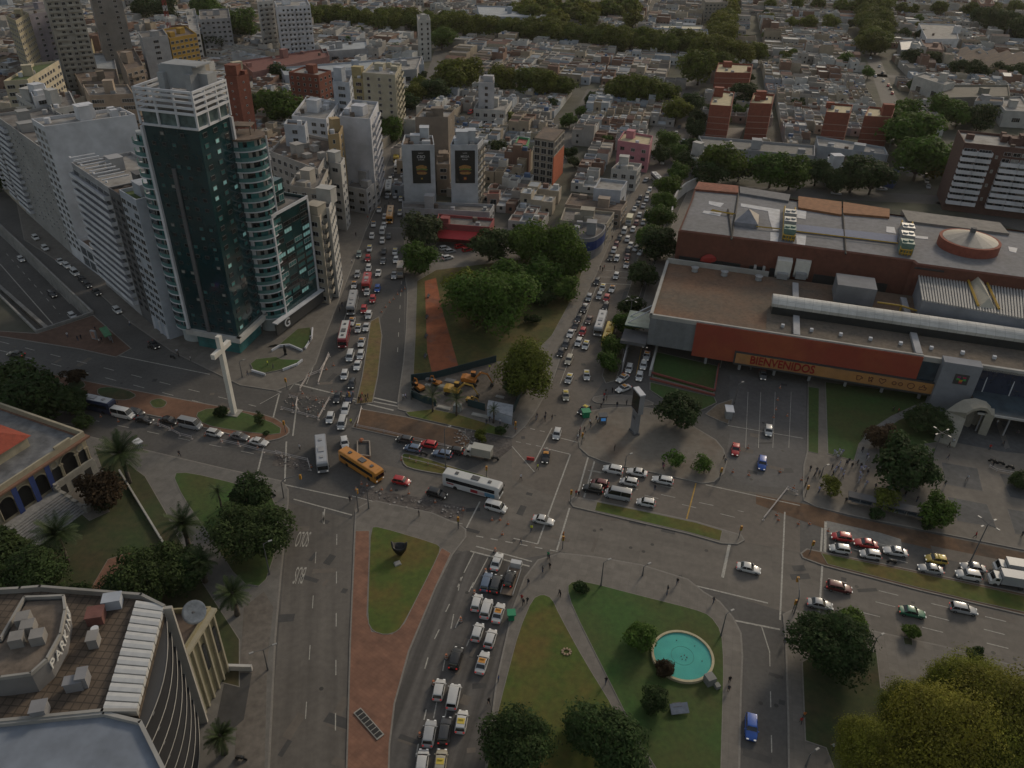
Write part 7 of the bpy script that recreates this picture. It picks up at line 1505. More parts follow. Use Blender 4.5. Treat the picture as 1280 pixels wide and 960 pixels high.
digger(567, 493, -.22, 'yellow-orange excavator in front, long arm reaching right over the pit', yellow_d, 1.05, 1.05)
digger(524, 488, 2.3, 'small orange excavator tucked in the left corner of the site', orange, .7, .7)
digger(546, 482, 2.6, 'orange mini excavator with folded arm behind the left palm', orange, .6, .7)
digger(588, 503, -.4, 'little yellow excavator arm at the edge of the pit by the dark container', yellow_d, .5, .9)
hoard = M('hoarding_green', (.02, .045, .05), .8, .15, 1)
for pts, lab in (([(514, 500), (514, 477), (546, 473), (580, 464), (620, 453)], 'dark green hoarding along the back of the building site'), ([(515, 497), (530, 504), (545, 508)], 'dark green hoarding at the left front of the site'), ([(585, 508), (606, 514)], 'dark green hoarding behind the small right palm'), ([(642, 516), (650, 497)], 'short dark hoarding panel beside the portable cabin')):
 mb = MB();
 for a, b_ in zip(pts, pts[1:]): a, b_ = P(*a).xy, P(*b_).xy; e = b_-a; m_ = (a+b_)/2; mb.box((m_.x, m_.y, 1.15), (e.length+.12, .14, 2.1), math.atan2(e.y, e.x))
 tag(mb.build('site_hoarding', hoard), lab, 'hoarding')
q = roofq([(611, 501), (641, 507), (640, 521), (609, 511)], 2.6); t = thing('portable_cabin', 'white flat-roofed portable cabin at the corner of the building site', 'cabin', (*q[0], .15))
mb = MB(); mb.prism(q, .15, 2.6); mb.build('cabin_body', bluew, t); mb = MB(); mb.prism(inset(q, -.1), 2.6, 2.75); mb.build('roof', M('cabin_roof', (.30, .31, .33), .7, .2, 1), t)
for k, (x, y, w, d, h_, m_, lab) in enumerate(((602, 521, 5.0, 1.2, .25, stone2, 'long pale slab beside the small right palm'), (572, 514, 1.8, 1.5, 1.8, wm(.2, .22, .22), 'grey site toilet box between the palms'), (555, 511, 3.5, 1.2, .3, stone2, 'pale concrete slabs left of the toilet box'), (535, 484, 1.5, 1.0, .6, wm(.25, .25, .24), 'pale pallet near the left hoarding'), (552, 486, 1.6, 1.4, .8, wm(.27, .26, .22), 'pale crate between two excavators'), (537, 476, 2.0, 1.0, .5, wm(.25, .25, .24), 'grey sheets lying by the back hoarding'), (625, 497, 2.2, .9, .2, stone2, 'pale boards on the site ground'), (563, 477, 2.8, 1.6, .25, wm(.24, .23, .22), 'grey sheet stack below the red path'))):
 p = P(x, y); mb = MB(); mb.box((0, 0, h_/2), (w, d, h_), -.3); mb.box((.1, 0, h_+.03), (w*.8, d*.7, .06), -.25); o = mb.build('site_material', m_); o.location = (p.x, p.y, .18); tag(o, lab, 'site material')
mb = MB(); r = random.Random(5)
for reg, n, z in (([(568, 541), (585, 537), (604, 545), (600, 560), (580, 560), (566, 550)], 150, .16), ([(447, 607), (465, 613), (520, 622), (580, 635), (577, 650), (520, 642), (452, 621)], 200, .04), ([(352, 510), (362, 490), (412, 498), (402, 523), (358, 516)], 90, .04), ([(345, 568), (385, 578), (388, 590), (342, 582)], 60, .04)):
 xs = [q[0] for q in reg]; ys = [q[1] for q in reg]
 for _ in range(n):
  x, y = r.uniform(min(xs), max(xs)), r.uniform(min(ys), max(ys))
  if not inpoly(x, y, reg): continue
  p = P(x, y); s_ = r.uniform(.12, .45); mb.k = r.randrange(3); mb.box((p.x, p.y, z+s_*.2), (s_, s_*r.uniform(.5, 1), s_*.5), r.uniform(0, 3), r.uniform(-.3, .3))
tag(mb.build('rubble', [M('rubble_a', (.24, .22, .20), .95, .2, 2), M('rubble_b', (.15, .13, .12), .95, .2, 2), M('rubble_c', (.32, .30, .28), .95, .2, 2)]), 'broken paving lumps strewn over the dug-up strips', kind='stuff')
# street furniture
pole_m = M('pole_grey', (.12, .12, .12), .6, .1, 1); lampw = M('lamp_head', (.28, .28, .27), .5, .05, 1); sig = M('signal_orange', (.45, .22, .03), .6, .1, 1)
def lamp(px, py, ty, label, heads=1, curve=False, col=pole_m):
 h = hz(px, py, ty); p = P(px, py); t = thing('street_lamp', label, 'street lamp', (p.x, p.y, 0))
 mb = MB(); mb.tube((0, 0, 0), (0, 0, .8), .2, .16, 8); mb.tube((0, 0, .8), (0, 0, h), .14, .08, 8); mb.build('pole', col, t, local=True)
 for k in range(heads):
  a = 2*math.pi*k/heads+.5; L = 1.5 if heads > 1 else .9
  mb = MB(); tip = Vector((math.cos(a)*L, math.sin(a)*L, h+.25)); mb.tube((0, 0, h-.05), tip, .06, .05, 6); mb.build('arm', col, t, local=True)
  mb = MB(); mb.box(tip+Vector((math.cos(a)*.35, math.sin(a)*.35, 0)), (.7, .3, .14), a); mb.build('lamp_head', lampw, t, local=True)
 return t
lamp(1161, 582, 541, 'tall four-headed lamp beside the big plaza tree', 4); lamp(1208, 712, 655, 'tall dark lamp leaning over the queue of cars on the east avenue', 4, col=darkgrey); lamp(785, 418, 375, 'four-headed lamp beside the roadside strip, over the yellow bus', 4); lamp(461, 636, 612, 'single lamp at the top corner of the triangle pavement'); lamp(557, 586, 536, 'tall slim lamp on the small grass median before the truck', 1)
lamp(751, 733, 703, 'short lamp on the pavement above the pool lawn, left of two'); lamp(803, 720, 708, 'short post lamp above the pool lawn, right of two'); lamp(901, 795, 767, 'lamp at the right corner of the pool lawn'); lamp(337, 718, 680, 'curved lamp beside the big dark park tree'); lamp(1089, 815, 797, 'short lamp at the top corner of the corner lawn'); lamp(1007, 958, 942, 'lamp on the bottom pavement beside the corner lawn'); lamp(1026, 596, 584, 'thin dark lamp in the crowd by the crossing'); lamp(918, 505, 480, 'dark lamp on the kiosk island'); lamp(938, 462, 447, 'lamp under the welcome sign'); lamp(335, 838, 812, 'double-armed lamp at the kerb of the wide avenue', 2); lamp(303, 472, 452, 'dark lamp on the pavement right of the cross'); lamp(779, 600, 570, 'dark red signpost lamp on the plaza kerb'); lamp(1100, 225, 175, 'tall thin lamp behind the shopping hall', 1); lamp(814, 415, 400, 'lamp beside the grey cladding corner', 2)
def signal(px, py, label, h=3.4, heads=1):
 p = P(px, py); t = thing('traffic_light', label, 'traffic light', (p.x, p.y, 0))
 mb = MB(); mb.tube((0, 0, 0), (0, 0, h), .09, .08, 8); mb.build('pole', pole_m, t, local=True)
 mb = MB(); mb.box((0, -.2, h-.4), (.42, .34, 1.15)); mb.build('housing', sig, t, local=True)
 for k, c in enumerate(((.25, .02, .02), (.25, .14, .02), (.03, .2, .06))):
  mb = MB(); mb.tube((0, -.37, h-.05-k*.36), (0, -.44, h-.05-k*.36), .12, .13, 8); mb.build('lens', M('lens_%d' % k, c, .4), t, local=True)
for x, y, lab in ((359, 487, 'traffic light on the tower pavement corner'), (357, 541, 'traffic light on the tip of the cross median'), (438, 505, 'traffic light at the foot of the dry-earth strip'), (608, 598, 'traffic light at the right end of the small grass median'), (644, 542, 'traffic light at the tip of the green island'), (713, 628, 'traffic light at the left end of the central median'), (923, 673, 'traffic light at the right end of the central median'), (703, 686, 'traffic light on the pool island corner'), (727, 556, 'traffic light at the plaza corner'), (899, 600, 'traffic light at the right corner of the pylon plaza'), (1006, 622, 'traffic light by the station crossing'), (1012, 692, 'traffic light at the start of the east median'), (573, 662, 'traffic light at the right corner of the triangle pavement'), (990, 766, 'traffic light at the top of the side street')): signal(x, y, lab)
for bx_, by_, tx, ty, lab in ((355, 623, 375, 594, 'mast-arm traffic light curving over the wide avenue mouth'), (992, 768, 998, 722, 'mast-arm traffic light over the east avenue lanes'), (448, 640, 446, 612, 'small mast-arm signal at the triangle corner')):
 h = 5.2; p = P(bx_, by_); q = P(tx, ty, h); t = thing('mast_signal', lab, 'traffic light', (p.x, p.y, 0)); d = q-p
 mb = MB(); mb.tube((0, 0, 0), (0, 0, 4.4), .14, .11, 8); mb.tube((0, 0, 4.4), (d.x*.25, d.y*.25, 5.1), .1, .09, 6); mb.tube((d.x*.25, d.y*.25, 5.1), (d.x, d.y, 5.3), .09, .06, 6); mb.build('mast', pole_m, t, local=True)
 mb = MB(); mb.box((d.x, d.y, 4.75), (.42, .4, 1.1)); mb.build('housing', sig, t, local=True)
cone_w = M('cone_white', (.5, .45, .42), .7, .1, 1); cone_o = M('cone_orange', (.38, .14, .07), .7, .1, 1)
def mk_cone():
 t = thing('traffic_cone', '', 'traffic cone', (0, 0, 0)); mb = MB(); mb.k = 1; mb.box((0, 0, .04), (.5, .5, .08)); mb.tube((0, 0, .08), (0, 0, .35), .2, .15, 10); mb.k = 0; mb.tube((0, 0, .35), (0, 0, .6), .15, .1, 10); mb.k = 1; mb.tube((0, 0, .6), (0, 0, .9), .1, .04, 10)
 mb.build('cone_shell', [cone_w, cone_o], t, local=True); return t
def mk_drum():
 t = thing('traffic_drum', '', 'traffic drum', (0, 0, 0)); mb = MB()
 for k in range(4): mb.k = k % 2; mb.tube((0, 0, .05+k*.25), (0, 0, .3+k*.25), .27-.02*k, .26-.02*k, 10)
 mb.build('drum_shell', [cone_w, cone_o], t, local=True); mb = MB(); mb.tube((0, 0, 0), (0, 0, .06), .4, .38, 10); mb.build('foot_ring', track, t, local=True); return t
cone0, drum0 = mk_cone(), mk_drum(); fc = [1]; fd = [1]
def cones(pts, lab, kind='c'):
 for x, y in pts:
  p = P(x, y); f, src = (fc, cone0) if kind == 'c' else (fd, drum0)
  if f[0]: f[0] = 0; o = src; o.location = (p.x, p.y, .02)
  else: o = dup(src, (p.x, p.y, .02), label=' ')
  o['label'] = lab; o['group'] = 'traffic cones' if kind == 'c' else 'traffic drums'
cones([(619, 690), (607, 716), (593, 743), (576, 777), (558, 823), (542, 856), (525, 921)], 'white and orange drum dividing the lanes at the foot of the photo', 'd')
cones([(477, 390), (482, 384), (487, 378), (492, 374), (497, 368), (502, 364), (506, 361)], 'cone in the slanting line across the left avenue')
cones([(632, 450+0), (626, 459)], 'cone at the edge of the building site')
cones([(445, 612), (452, 605), (459, 607), (477, 612), (489, 613), (511, 617), (544, 628), (579, 638), (615, 650), (625, 650), (635, 655), (628, 668), (619, 688)], 'cone beside the broken paving strip')
cones([(502, 575), (512, 574), (520, 578), (535, 581), (560, 595), (575, 594)], 'white cone along the small grass median')
cones([(935, 560), (975, 485), (972, 500), (970, 512), (967, 522), (975, 590), (992, 610), (1002, 600), (916, 590), (936, 594), (912, 512), (984, 520)], 'cone on the station approach lanes')
cones([(973, 650), (998, 655), (1012, 655), (1035, 664), (971, 644)], 'cone by the dug trench crossing')
cones([(366, 507), (385, 512), (398, 520), (404, 508), (395, 500), (378, 492), (415, 490), (386, 470), (408, 462), (417, 457)], 'cone round the fenced digging before the tower')
cones([(181, 523), (198, 531), (215, 536), (256, 545), (277, 552), (298, 555), (322, 560), (126, 521), (148, 527), (389, 584)], 'cone in the taped line along the lower avenue')
def rail(pts, lab, h=.9):
 t = thing('safety_barrier', lab, 'barrier', (*P(*pts[0]).xy, 0)); Q = [P(*q) for q in pts]
 for a, b_ in zip(Q, Q[1:]):
  mb = MB()
  for z in (.45, h): mb.tube(a+Vector((0, 0, z)), b_+Vector((0, 0, z)), .07, .07, 4)
  mb.build('rail', cone_w, t)
 for q in Q: mb = MB(); mb.tube(q, q+Vector((0, 0, h+.1)), .08, .08, 6); mb.box(q+Vector((0, 0, .05)), (.5, .3, .1)); mb.build('post', cone_w, t)
rail([(185, 529), (200, 533), (212, 538), (225, 545), (240, 549)], 'white taped barrier beside the queued vans'); rail([(277, 553), (300, 558), (330, 566), (352, 570)], 'white taped barrier in front of the white hatchbacks'); rail([(345, 567), (362, 572), (385, 577), (388, 588)], 'barrier round the small dug patch left of the grey bus')
rail([(412, 446), (400, 466), (385, 472), (375, 488)], 'slanting white barrier beside the tower garden'); rail([(411, 444), (404, 462), (398, 480)], 'white barrier down the left avenue kerb lane'); rail([(352, 512), (366, 516), (384, 521), (398, 525), (405, 512), (412, 500)], 'white barrier round the digging before the tower'); rail([(362, 497), (372, 500), (370, 510), (374, 515)], 'bent white barrier inside the digging')
rail([(446, 534), (480, 541), (510, 548), (545, 556), (575, 564)], 'white barrier along the front of the orange earth strip', .8); rail([(447, 532), (452, 511)], 'white barrier on the left end of the orange earth strip', .8); rail([(503, 573), (520, 577), (545, 583), (560, 588)], 'white chain rail on the small grass median', .5)
rail([(1236, 585), (1245, 590), (1262, 593), (1282, 596)], 'white guard rail beside the motor scooters on the plaza'); rail([(954, 650), (984, 612), (996, 618)], 'bent white barrier by the station crossing')
for (x0, y0), (x1, y1), lab in (((812, 468), (893, 491), 'upper red railing between the station lawns'), ((812, 476), (893, 497), 'lower red railing between the station lawns'), ((893, 491), (898, 458), 'red railing at the right side of the station lawn')):
 a, b_ = P(x0, y0), P(x1, y1); t = thing('red_railing', lab, 'railing', (a.x, a.y, 0)); mb = MB(); e = b_-a; m_ = (a+b_)/2; mb.box((m_.x, m_.y, .75), (e.length, .35, .5), math.atan2(e.y, e.x)); mb.build('rail', M('rail_red', (.25, .07, .055), .8, .1, 1), t)
mb = MB(); a, b_ = P(812, 470), P(821, 436); e = b_-a; m_ = (a+b_)/2; mb.box((m_.x, m_.y, .9), (e.length, .6, 1.8), math.atan2(e.y, e.x)); tag(mb.build('side_wall', offwhite), 'pale wall between the taxi ramp and the station lawn', 'wall')
def shelter(px, py, rz, label, m=darkgrey, L=5.6):
 p = P(px, py); t = thing('bus_shelter', label, 'bus shelter', (p.x, p.y, .14), rz)
 mb = MB(); mb.box((0, 0, 2.5), (L, 1.9, .22), rx=.08); mb.build('roof', m, t, local=True)
 for s_ in (-1, 0, 1): mb = MB(); mb.tube((s_*L*.42, .7, 0), (s_*L*.42, .6, 2.45), .09); mb.build('post', steel, t, local=True)
 mb = MB(); mb.box((0, .75, 1.2), (L*.85, .06, 1.7)); mb.build('back_panel', glass_b, t, local=True); mb = MB(); mb.box((0, .4, .5), (L*.6, .4, .1)); mb.build('bench', steel, t, local=True)
shelter(1074, 633, -.33, 'dark bus shelter nearest the crowd'); shelter(1117, 644, -.33, 'dark bus shelter under the pale thin tree'); shelter(1145, 650, -.33, 'dark bus shelter nearest the light tree'); shelter(135, 425, -.9, 'green roofed bus shelter on the brick forecourt', M('shelter_green', (.04, .16, .07), .6, .3, 1), 6.0)
def box_thing(name, label, cat, px, py, dims, m, extra=None, rz=0.0, z=.14):
 p = P(px, py); t = thing(name, label, cat, (p.x, p.y, z), rz); mb = MB(); mb.box((0, 0, dims[2]/2), dims); mb.build('body', m, t, local=True)
 if extra: extra(t, dims)
 return t
def kroof(m):
 def f(t, d): mb = MB(); mb.box((0, 0, d[2]+.1), (d[0]+.5, d[1]+.5, .2)); mb.build('roof', m, t, local=True)
 return f
box_thing('news_kiosk', 'dark kiosk with a bright blue screen beside the plaza crossing', 'kiosk', 753, 529, (1.6, 1.3, 2.2), darkgrey, lambda t, d: (kroof(darkgrey)(t, d), MB().box((0, -.68, 1.4), (1.1, .06, .8)).build('screen', M('blue_screen', (.03, .15, .4), .4, emit=(.1, .35, .8, .25)), t, local=True)), .1)
box_thing('flower_stall', 'bright green stall at the edge of the plaza by the dark taxi', 'stall', 732, 521, (1.6, 1.4, 1.6), M('stall_green', (.01, .22, .10), .6), kroof(M('stall_green')), .2)
box_thing('ticket_booth', 'green booth at the kerb beside the taxi queue', 'booth', 639, 774, (1.0, 1.0, 1.5), M('stall_green'), kroof(M('stall_green')), .1)
box_thing('security_hut', 'grey hut on the kiosk island before the station', 'hut', 910, 521, (1.5, 2.6, 2.2), steel, kroof(white_w), -.1)
box_thing('info_panel', 'poster panel standing on the brick forecourt beside the green shelter', 'panel', 119, 424, (1.6, .6, 2.6), greyw, lambda t, d: MB().box((0, -.35, 1.4), (1.1, .05, 2.0)).build('poster', M('poster_pale', (.35, .2, .15), .7, .4, 2), t, local=True), -.3)
box_thing('roadside_sign_box', 'pale triangular sign board over the median opposite the villa', 'sign', 22, 473, (3.0, .3, 2.4), white_w, kroof(white_w), .2)
box_thing('stone_planter', 'striped white and grey bollard stack at the park corner by the avenue', 'planter', 174, 560, (1.2, 1.6, 1.6), steel, kroof(white_w), .9)
for k, (a, b_, h_) in enumerate((((777, 468), (787, 428), 3.0),)):
 a, b_ = P(*a), P(*b_); e = b_-a; m_ = (a+b_)/2; t = thing('strip_billboard', 'long grey advertising hoarding along the taxi ramp', 'hoarding', (m_.x, m_.y, 0)); mb = MB(); mb.box((m_.x, m_.y, 2.2), (e.length, .3, 3.2), math.atan2(e.y, e.x)); mb.build('board', M('board_grey', (.25, .25, .26), .6, .35, .6), t)
 for s_ in (.1, .5, .9): q = a.lerp(b_, s_); mb = MB(); mb.tube(q, q+Vector((0, 0, .7)), .1); mb.build('post', steel, t)
p = P(461, 905, .16); t = thing('ventilation_grille', 'long dark framed grille let into the brick pavement', 'grille', (p.x, p.y, .16)); a, b_ = P(447, 889, .16).xy, P(475, 921, .16).xy; e = b_-a; rz = math.atan2(e.y, e.x)
mb = MB(); mb.box((0, 0, .1), (e.length+.3, 1.35, .16), rz); mb.build('frame', stone2, t, local=True)
for k in range(7): q = Vector((0, 0)).lerp(e, 0)+e*((k+.5)/7-.5); mb = MB(); mb.box((q.x, q.y, .2), (e.length/7*.82, 1.05, .05), rz); mb.build('slot', dark_m, t, local=True)
t = thing('stone_ring', 'small ring of pale stones on the oval lawn', 'stone ring', (*P(708, 816).xy, .2));
for k in range(9): a = k*.7; mb = MB(); mb.box((.7*math.cos(a), .6*math.sin(a), .1), (.4, .3, .25), a); mb.build('stone', M('stone_tan', (.3, .22, .15), .9, .2, 2), t, local=True)
p = P(669, 575); box_thing('red_barrier', 'red plastic barrier lying in the middle of the junction', 'barrier', 663, 575, (1.7, .35, .8), M('barrier_red', (.4, .03, .03), .6), None, -.2, 0)
t = thing('debris_skip', 'pale wooden frame of rubble with an orange sack beside the orange bus', 'rubble frame', (*P(455, 561).xy, 0))
for a, b_ in (((447, 553), (462, 553)), ((462, 553), (463, 572)), ((463, 572), (447, 570)), ((447, 570), (447, 553))): mb = MB(); a, b_ = P(*a), P(*b_); e = b_-a; m_ = (a+b_)/2; mb.box((m_.x, m_.y, .3), (e.length, .25, .5), math.atan2(e.y, e.x)); mb.build('side_board', wm(.30, .26, .22), t)
q = P(452, 552); mb = MB(); mb.loft([[(q.x+r*math.cos(a), q.y+r*math.sin(a), z) for a in (0, 1, 2, 3, 4, 5)] for r, z in ((.5, .1), (.6, .5), (.3, .9))]); mb.build('sack', cone_o, t)
for x, y in ((536, 372), (534, 398), (533, 422), (532, 447)):
 p = P(x, y); t = thing('park_bench', 'dark bench at the left edge of the red path, %s from the top' % {372: 'first', 398: 'second', 422: 'third', 447: 'last'}[y], 'bench', (p.x, p.y, .2), 1.4, 'benches of the red path')
 mb = MB(); mb.box((0, 0, .45), (1.8, .5, .08)); mb.build('seat', darkgrey, t, local=True); mb = MB(); mb.box((0, .25, .75), (1.8, .07, .45)); mb.build('backrest', darkgrey, t, local=True)
 for s_ in (-.75, .75): mb = MB(); mb.box((s_, 0, .2), (.08, .45, .42)); mb.build('leg', darkgrey, t, local=True)
# vehicles
paint = M('car_paint', rough=.35, var=.05, sc=1.0, objcol=True, spec=.5, coat=.4)
tyre = M('tyre', (.018, .018, .018), .85); rim = M('wheel_rim', (.25, .25, .26), .4, metal=.6); cglass = M('car_glass', (.012, .014, .016), .08, .2, 1, spec=.8)
hl = M('headlight', (.6, .6, .58), .2, emit=(1, .95, .85, .25)); hl_on = M('headlight_on', (.8, .8, .78), .2, emit=(1, .95, .85, 3.0)); tl = M('tail_light', (.25, .012, .012), .3, emit=(1, .04, .03, .25)); trim = M('car_trim', (.03, .03, .03), .7)
def part(mb, name, m, t, col=None, sm=True):
 o = mb.build(name, m, t, sm, local=True); o.color = (*(col or (.5, .5, .5)), 1)
 if m is not paint: o['tint'] = 0
 return o
def shade(o, ang=35):
 me = o.data
 bm = bmesh.new(); bm.from_mesh(me); bmesh.ops.remove_doubles(bm, verts=bm.verts, dist=.001); bmesh.ops.recalc_face_normals(bm, faces=bm.faces)
 for e in bm.edges:
  if len(e.link_faces) == 2 and e.calc_face_angle(0) > math.radians(ang): e.smooth = False
 bm.to_mesh(me); bm.free()
def car_proto(kind, taxi=None, detail=True):
 L, W, Hh, hood, belt, cab0, cab1, r0, r1 = {
  'hatch': (3.95, 1.72, 1.5, .86, .95, 1.05, -1.85, .35, -1.55), 'sedan': (4.5, 1.76, 1.45, .86, .93, .95, -1.55, .2, -.95), 'suv': (4.45, 1.82, 1.68, 1.02, 1.1, 1.05, -2.05, .45, -1.75),
  'van': (4.6, 1.85, 1.9, 1.0, 1.1, 1.6, -2.2, .9, -2.1), 'wagon': (4.6, 1.76, 1.5, .88, .95, 1.0, -2.15, .3, -1.85), 'pickup': (5.1, 1.8, 1.65, 1.0, 1.05, .95, -.75, .4, -.55), 'minibus': (5.6, 1.98, 2.45, 1.2, 1.35, 2.2, -2.75, 1.45, -2.72)}[kind]
 t = bpy.data.objects.new('car' if kind in ('hatch', 'sedan', 'wagon') else kind, None); COL.objects.link(t)
 f = L/2; w = W/2; base = []
 st = [(-f, .78, .34, belt*.72), (-f+.12, .9, .26, belt*.93), (-f+.5, .97, .2, belt), (cab1+.2 if kind in ('sedan', 'pickup') else -f+.9, 1.0, .2, belt), (cab0, 1.0, .2, belt), (cab0+.35, .98, .2, hood+.02), (f-.45, .94, .2, hood*.9), (f-.12, .86, .26, hood*.76), (f, .72, .34, hood*.58)]
 rings = []
 for x, k, zl, zh in st:
  ww = w*k; rings.append([(x, -ww*.86, zl), (x, -ww, zl+.16), (x, -ww, zh-.2), (x, -ww*.9, zh-.03), (x, -ww*.5, zh+.02), (x, ww*.5, zh+.02), (x, ww*.9, zh-.03), (x, ww, zh-.2), (x, ww, zl+.16), (x, ww*.86, zl)])
 mb = MB(); mb.loft(rings); b = part(mb, 'body', paint, t); shade(b)
 mb = MB()
 if kind == 'pickup':
  mb.box((-1.6, 0, belt+.02), (1.65, W*.8, .04)); part(mb, 'load_bed', trim, t, sm=False); mb = MB()
 def gr(x0, x1, wk, z): return [(x1, -w*wk, z), (x0, -w*wk, z), (x0+.06, 0, z+.02) if z > belt+.2 else (x0, 0, z), (x0, w*wk, z), (x1, w*wk, z), (x1, 0, z)]
 zr = Hh-.05
 mb.loft([gr(cab0, cab1, .9, belt-.04), gr((cab0+r0)/2, (cab1+r1)/2, .86, (belt+zr)/2+.04), gr(r0, r1, .76, zr)]); g_ = part(mb, 'windows', cglass, t); shade(g_, 20)
 g_.name = 'glasshouse'
 mb = MB(); mb.loft([gr(r0+.1, r1-.06, .78, zr-.03), gr(r0+.04, r1, .77, zr+.03), gr(r0-.12, r1+.12, .66, Hh+.01)]); r_ = part(mb, 'roof_panel', paint, t); shade(r_, 50)
 mb = MB()
 for s_ in (-1, 1):
  mb.tube((cab0, s_*w*.88, belt-.03), (r0, s_*w*.76, zr), .05, .05, 4); mb.tube((cab1, s_*w*.88, belt-.03), (r1, s_*w*.76, zr), .07, .07, 4); xm = (r0+r1)/2-.05; mb.tube((xm, s_*w*.905, belt-.03), (xm, s_*w*.77, zr), .05, .05, 4)
 part(mb, 'pillar_frame', paint, t, sm=False)
 if detail:
  for sx in (f-.78, -f+.82):
   for s_ in (-1, 1):
    mb = MB(); mb.tube((sx, s_*(w-.2), .31), (sx, s_*(w+.01), .31), .31, .31, 14); wh = part(mb, 'wheel', tyre, t, sm=False)
    mb = MB(); mb.tube((sx, s_*(w-.05), .31), (sx, s_*(w+.02), .31), .18, .16, 10); o = part(mb, 'rim', rim, wh, sm=False)
  for s_ in (-1, 1):
   mb = MB(); mb.box((f-.06, s_*w*.58, hood*.66), (.16, .34, .16)); part(mb, 'headlight', hl, t, sm=False)
   mb = MB(); mb.box((-f+.05, s_*w*.68, belt*.78), (.14, .24, .2)); part(mb, 'tail_light', tl, t, sm=False)
   mb = MB(); mb.box((cab0-.15, s_*(w+.08), belt+.02), (.12, .2, .12)); part(mb, 'mirror', paint, t, sm=False)
 if taxi:
  mb = MB(); mb.box(((r0+r1)/2+.1, 0, Hh+.03), (.95, 1.12, .05)); part(mb, 'roof_patch', taxi, t, sm=False); mb = MB(); mb.box(((r0+r1)/2+.35, 0, Hh+.12), (.22, .7, .16)); part(mb, 'taxi_sign', taxi, t, sm=False)
 return t
tx_o = M('taxi_orange', (.50, .22, .03), .5, .05, 1); tx_y = M('taxi_yellow', (.55, .42, .06), .5, .05, 1)
PROTO = {}
def proto(k):
 if k in PROTO: return PROTO[k]
 kind, far = k.rstrip('0'), k.endswith('0')
 base = {'taxi': 'sedan', 'taxiy': 'hatch'}.get(kind, kind)
 PROTO[k] = car_proto(base, {'taxi': tx_o, 'taxiy': tx_y}.get(kind), not far); PROTO[k]['free'] = 1; return PROTO[k]
def pick(k):
 t = proto(k)
 return t
CC = {'white': (.52, .52, .51), 'silver': (.30, .31, .32), 'grey': (.13, .135, .14), 'black': (.014, .014, .015), 'dark': (.035, .037, .04), 'red': (.40, .018, .02), 'maroon': (.12, .018, .02), 'blue': (.02, .09, .38), 'slate': (.10, .14, .21), 'navy': (.02, .028, .06), 'green': (.03, .16, .09), 'yellow': (.45, .32, .05), 'beige': (.36, .33, .26), 'brown': (.10, .06, .05), 'mint': (.22, .27, .25)}
NAMES = {'hatch': 'hatchback', 'sedan': 'saloon car', 'suv': 'off-roader', 'van': 'small van', 'wagon': 'estate car', 'pickup': 'pickup', 'minibus': 'minibus', 'taxi': 'taxi with orange roof', 'taxiy': 'taxi with yellow roof'}
AUTO = []
def recolor(t, col):
 for ch in t.children_recursive:
  if ch.type == 'MESH' and ch.get('tint', 1): ch.color = (*col, 1)
def put(kind, col, x, y, dirv, where_, z=0.0, group='cars in the traffic', label=None, col_key=None):
 far = scale_at(y) < 3.6 and kind != 'minibus'
 src = proto(kind+('0' if far else '')); p = P(x, y, z)
 a = P(x+dirv[0], y+dirv[1], z)-p; rz = math.atan2(a.y, a.x)
 c = CC[col]; v = 1+rt.uniform(-.08, .08); c = tuple(q*v for q in c)
 if src.get('free'):
  o = src; o['free'] = 0; o.location = (p.x, p.y, z+.02); o.rotation_euler = (0, 0, rz); THINGS.append(o); recolor(o, c)
 else: o = dup(src, (p.x, p.y, z+.02), rz, color=None, label=' '); recolor(o, c)
 nm = NAMES[kind]; lab = label or '%s %s %s' % (col, nm, where_)
 if kind.startswith('taxi') and not label: lab = '%s %s' % (('white ' if col == 'white' else col+' ')+nm, where_)
 o.scale = (1.0, 1.03, 1.0); tag(o, lab, 'taxi' if kind.startswith('taxi') else 'van' if kind in ('van', 'minibus') else 'car', group); return o
LD = (-16, 60); RD = (-34, 60)
def many(s, dirv, where_, group='cars in the traffic', z=0.0):
 for it in s.split(';'):
  it = it.split()
  if len(it) >= 4: put(it[1], it[0], float(it[2]), float(it[3]), dirv if len(it) < 6 else (float(it[4]), float(it[5])), where_, z, group)
W1 = 'in the left avenue jam, near the crossing'; W2 = 'in the middle of the left avenue jam'; W3 = 'at the far end of the left avenue jam'
many('white van 428 532;white hatch 413 525;white wagon 432 514;dark sedan 422 499;navy sedan 437 499;dark hatch 440 482;white hatch 431 471;white sedan 447 459;white hatch 451 446;white van 438 448;white taxi 452 430;white taxiy 448 413;white sedan 458 411;white taxi 440 404;white hatch 461 396', LD, W1)
many('red hatch 455 389;red hatch 466 376;blue hatch 472 363;white taxi 443 358;white hatch 459 367;silver hatch 447 345;white sedan 473 343;white hatch 461 337;red hatch 460 325;grey sedan 479 328;silver pickup 493 346;mint hatch 449 320;white taxiy 462 313;white hatch 465 297;black sedan 480 316;white hatch 478 303;white van 478 291;white taxiy 494 317;white hatch 495 327', (-13, 60), W2)
many('white hatch 480 284;white hatch 481 273;dark sedan 486 297;white taxi 467 282;white taxi 474 264;white taxiy 500 268;white taxiy 501 251;silver hatch 484 247;silver sedan 494 247;white hatch 495 229;white hatch 500 233;white hatch 488 226;silver sedan 503 221;dark hatch 491 221;white sedan 506 179;white hatch 513 176;silver hatch 509 186;white hatch 524 151;silver sedan 519 166', (-9, 60), W3)
R1 = 'in the right avenue jam, near the pale paving squares'; R2 = 'in the right avenue jam, by the crossing lines'; R3 = 'in the right avenue jam, before the blue fascia shop'; R4 = 'at the far end of the right avenue jam'
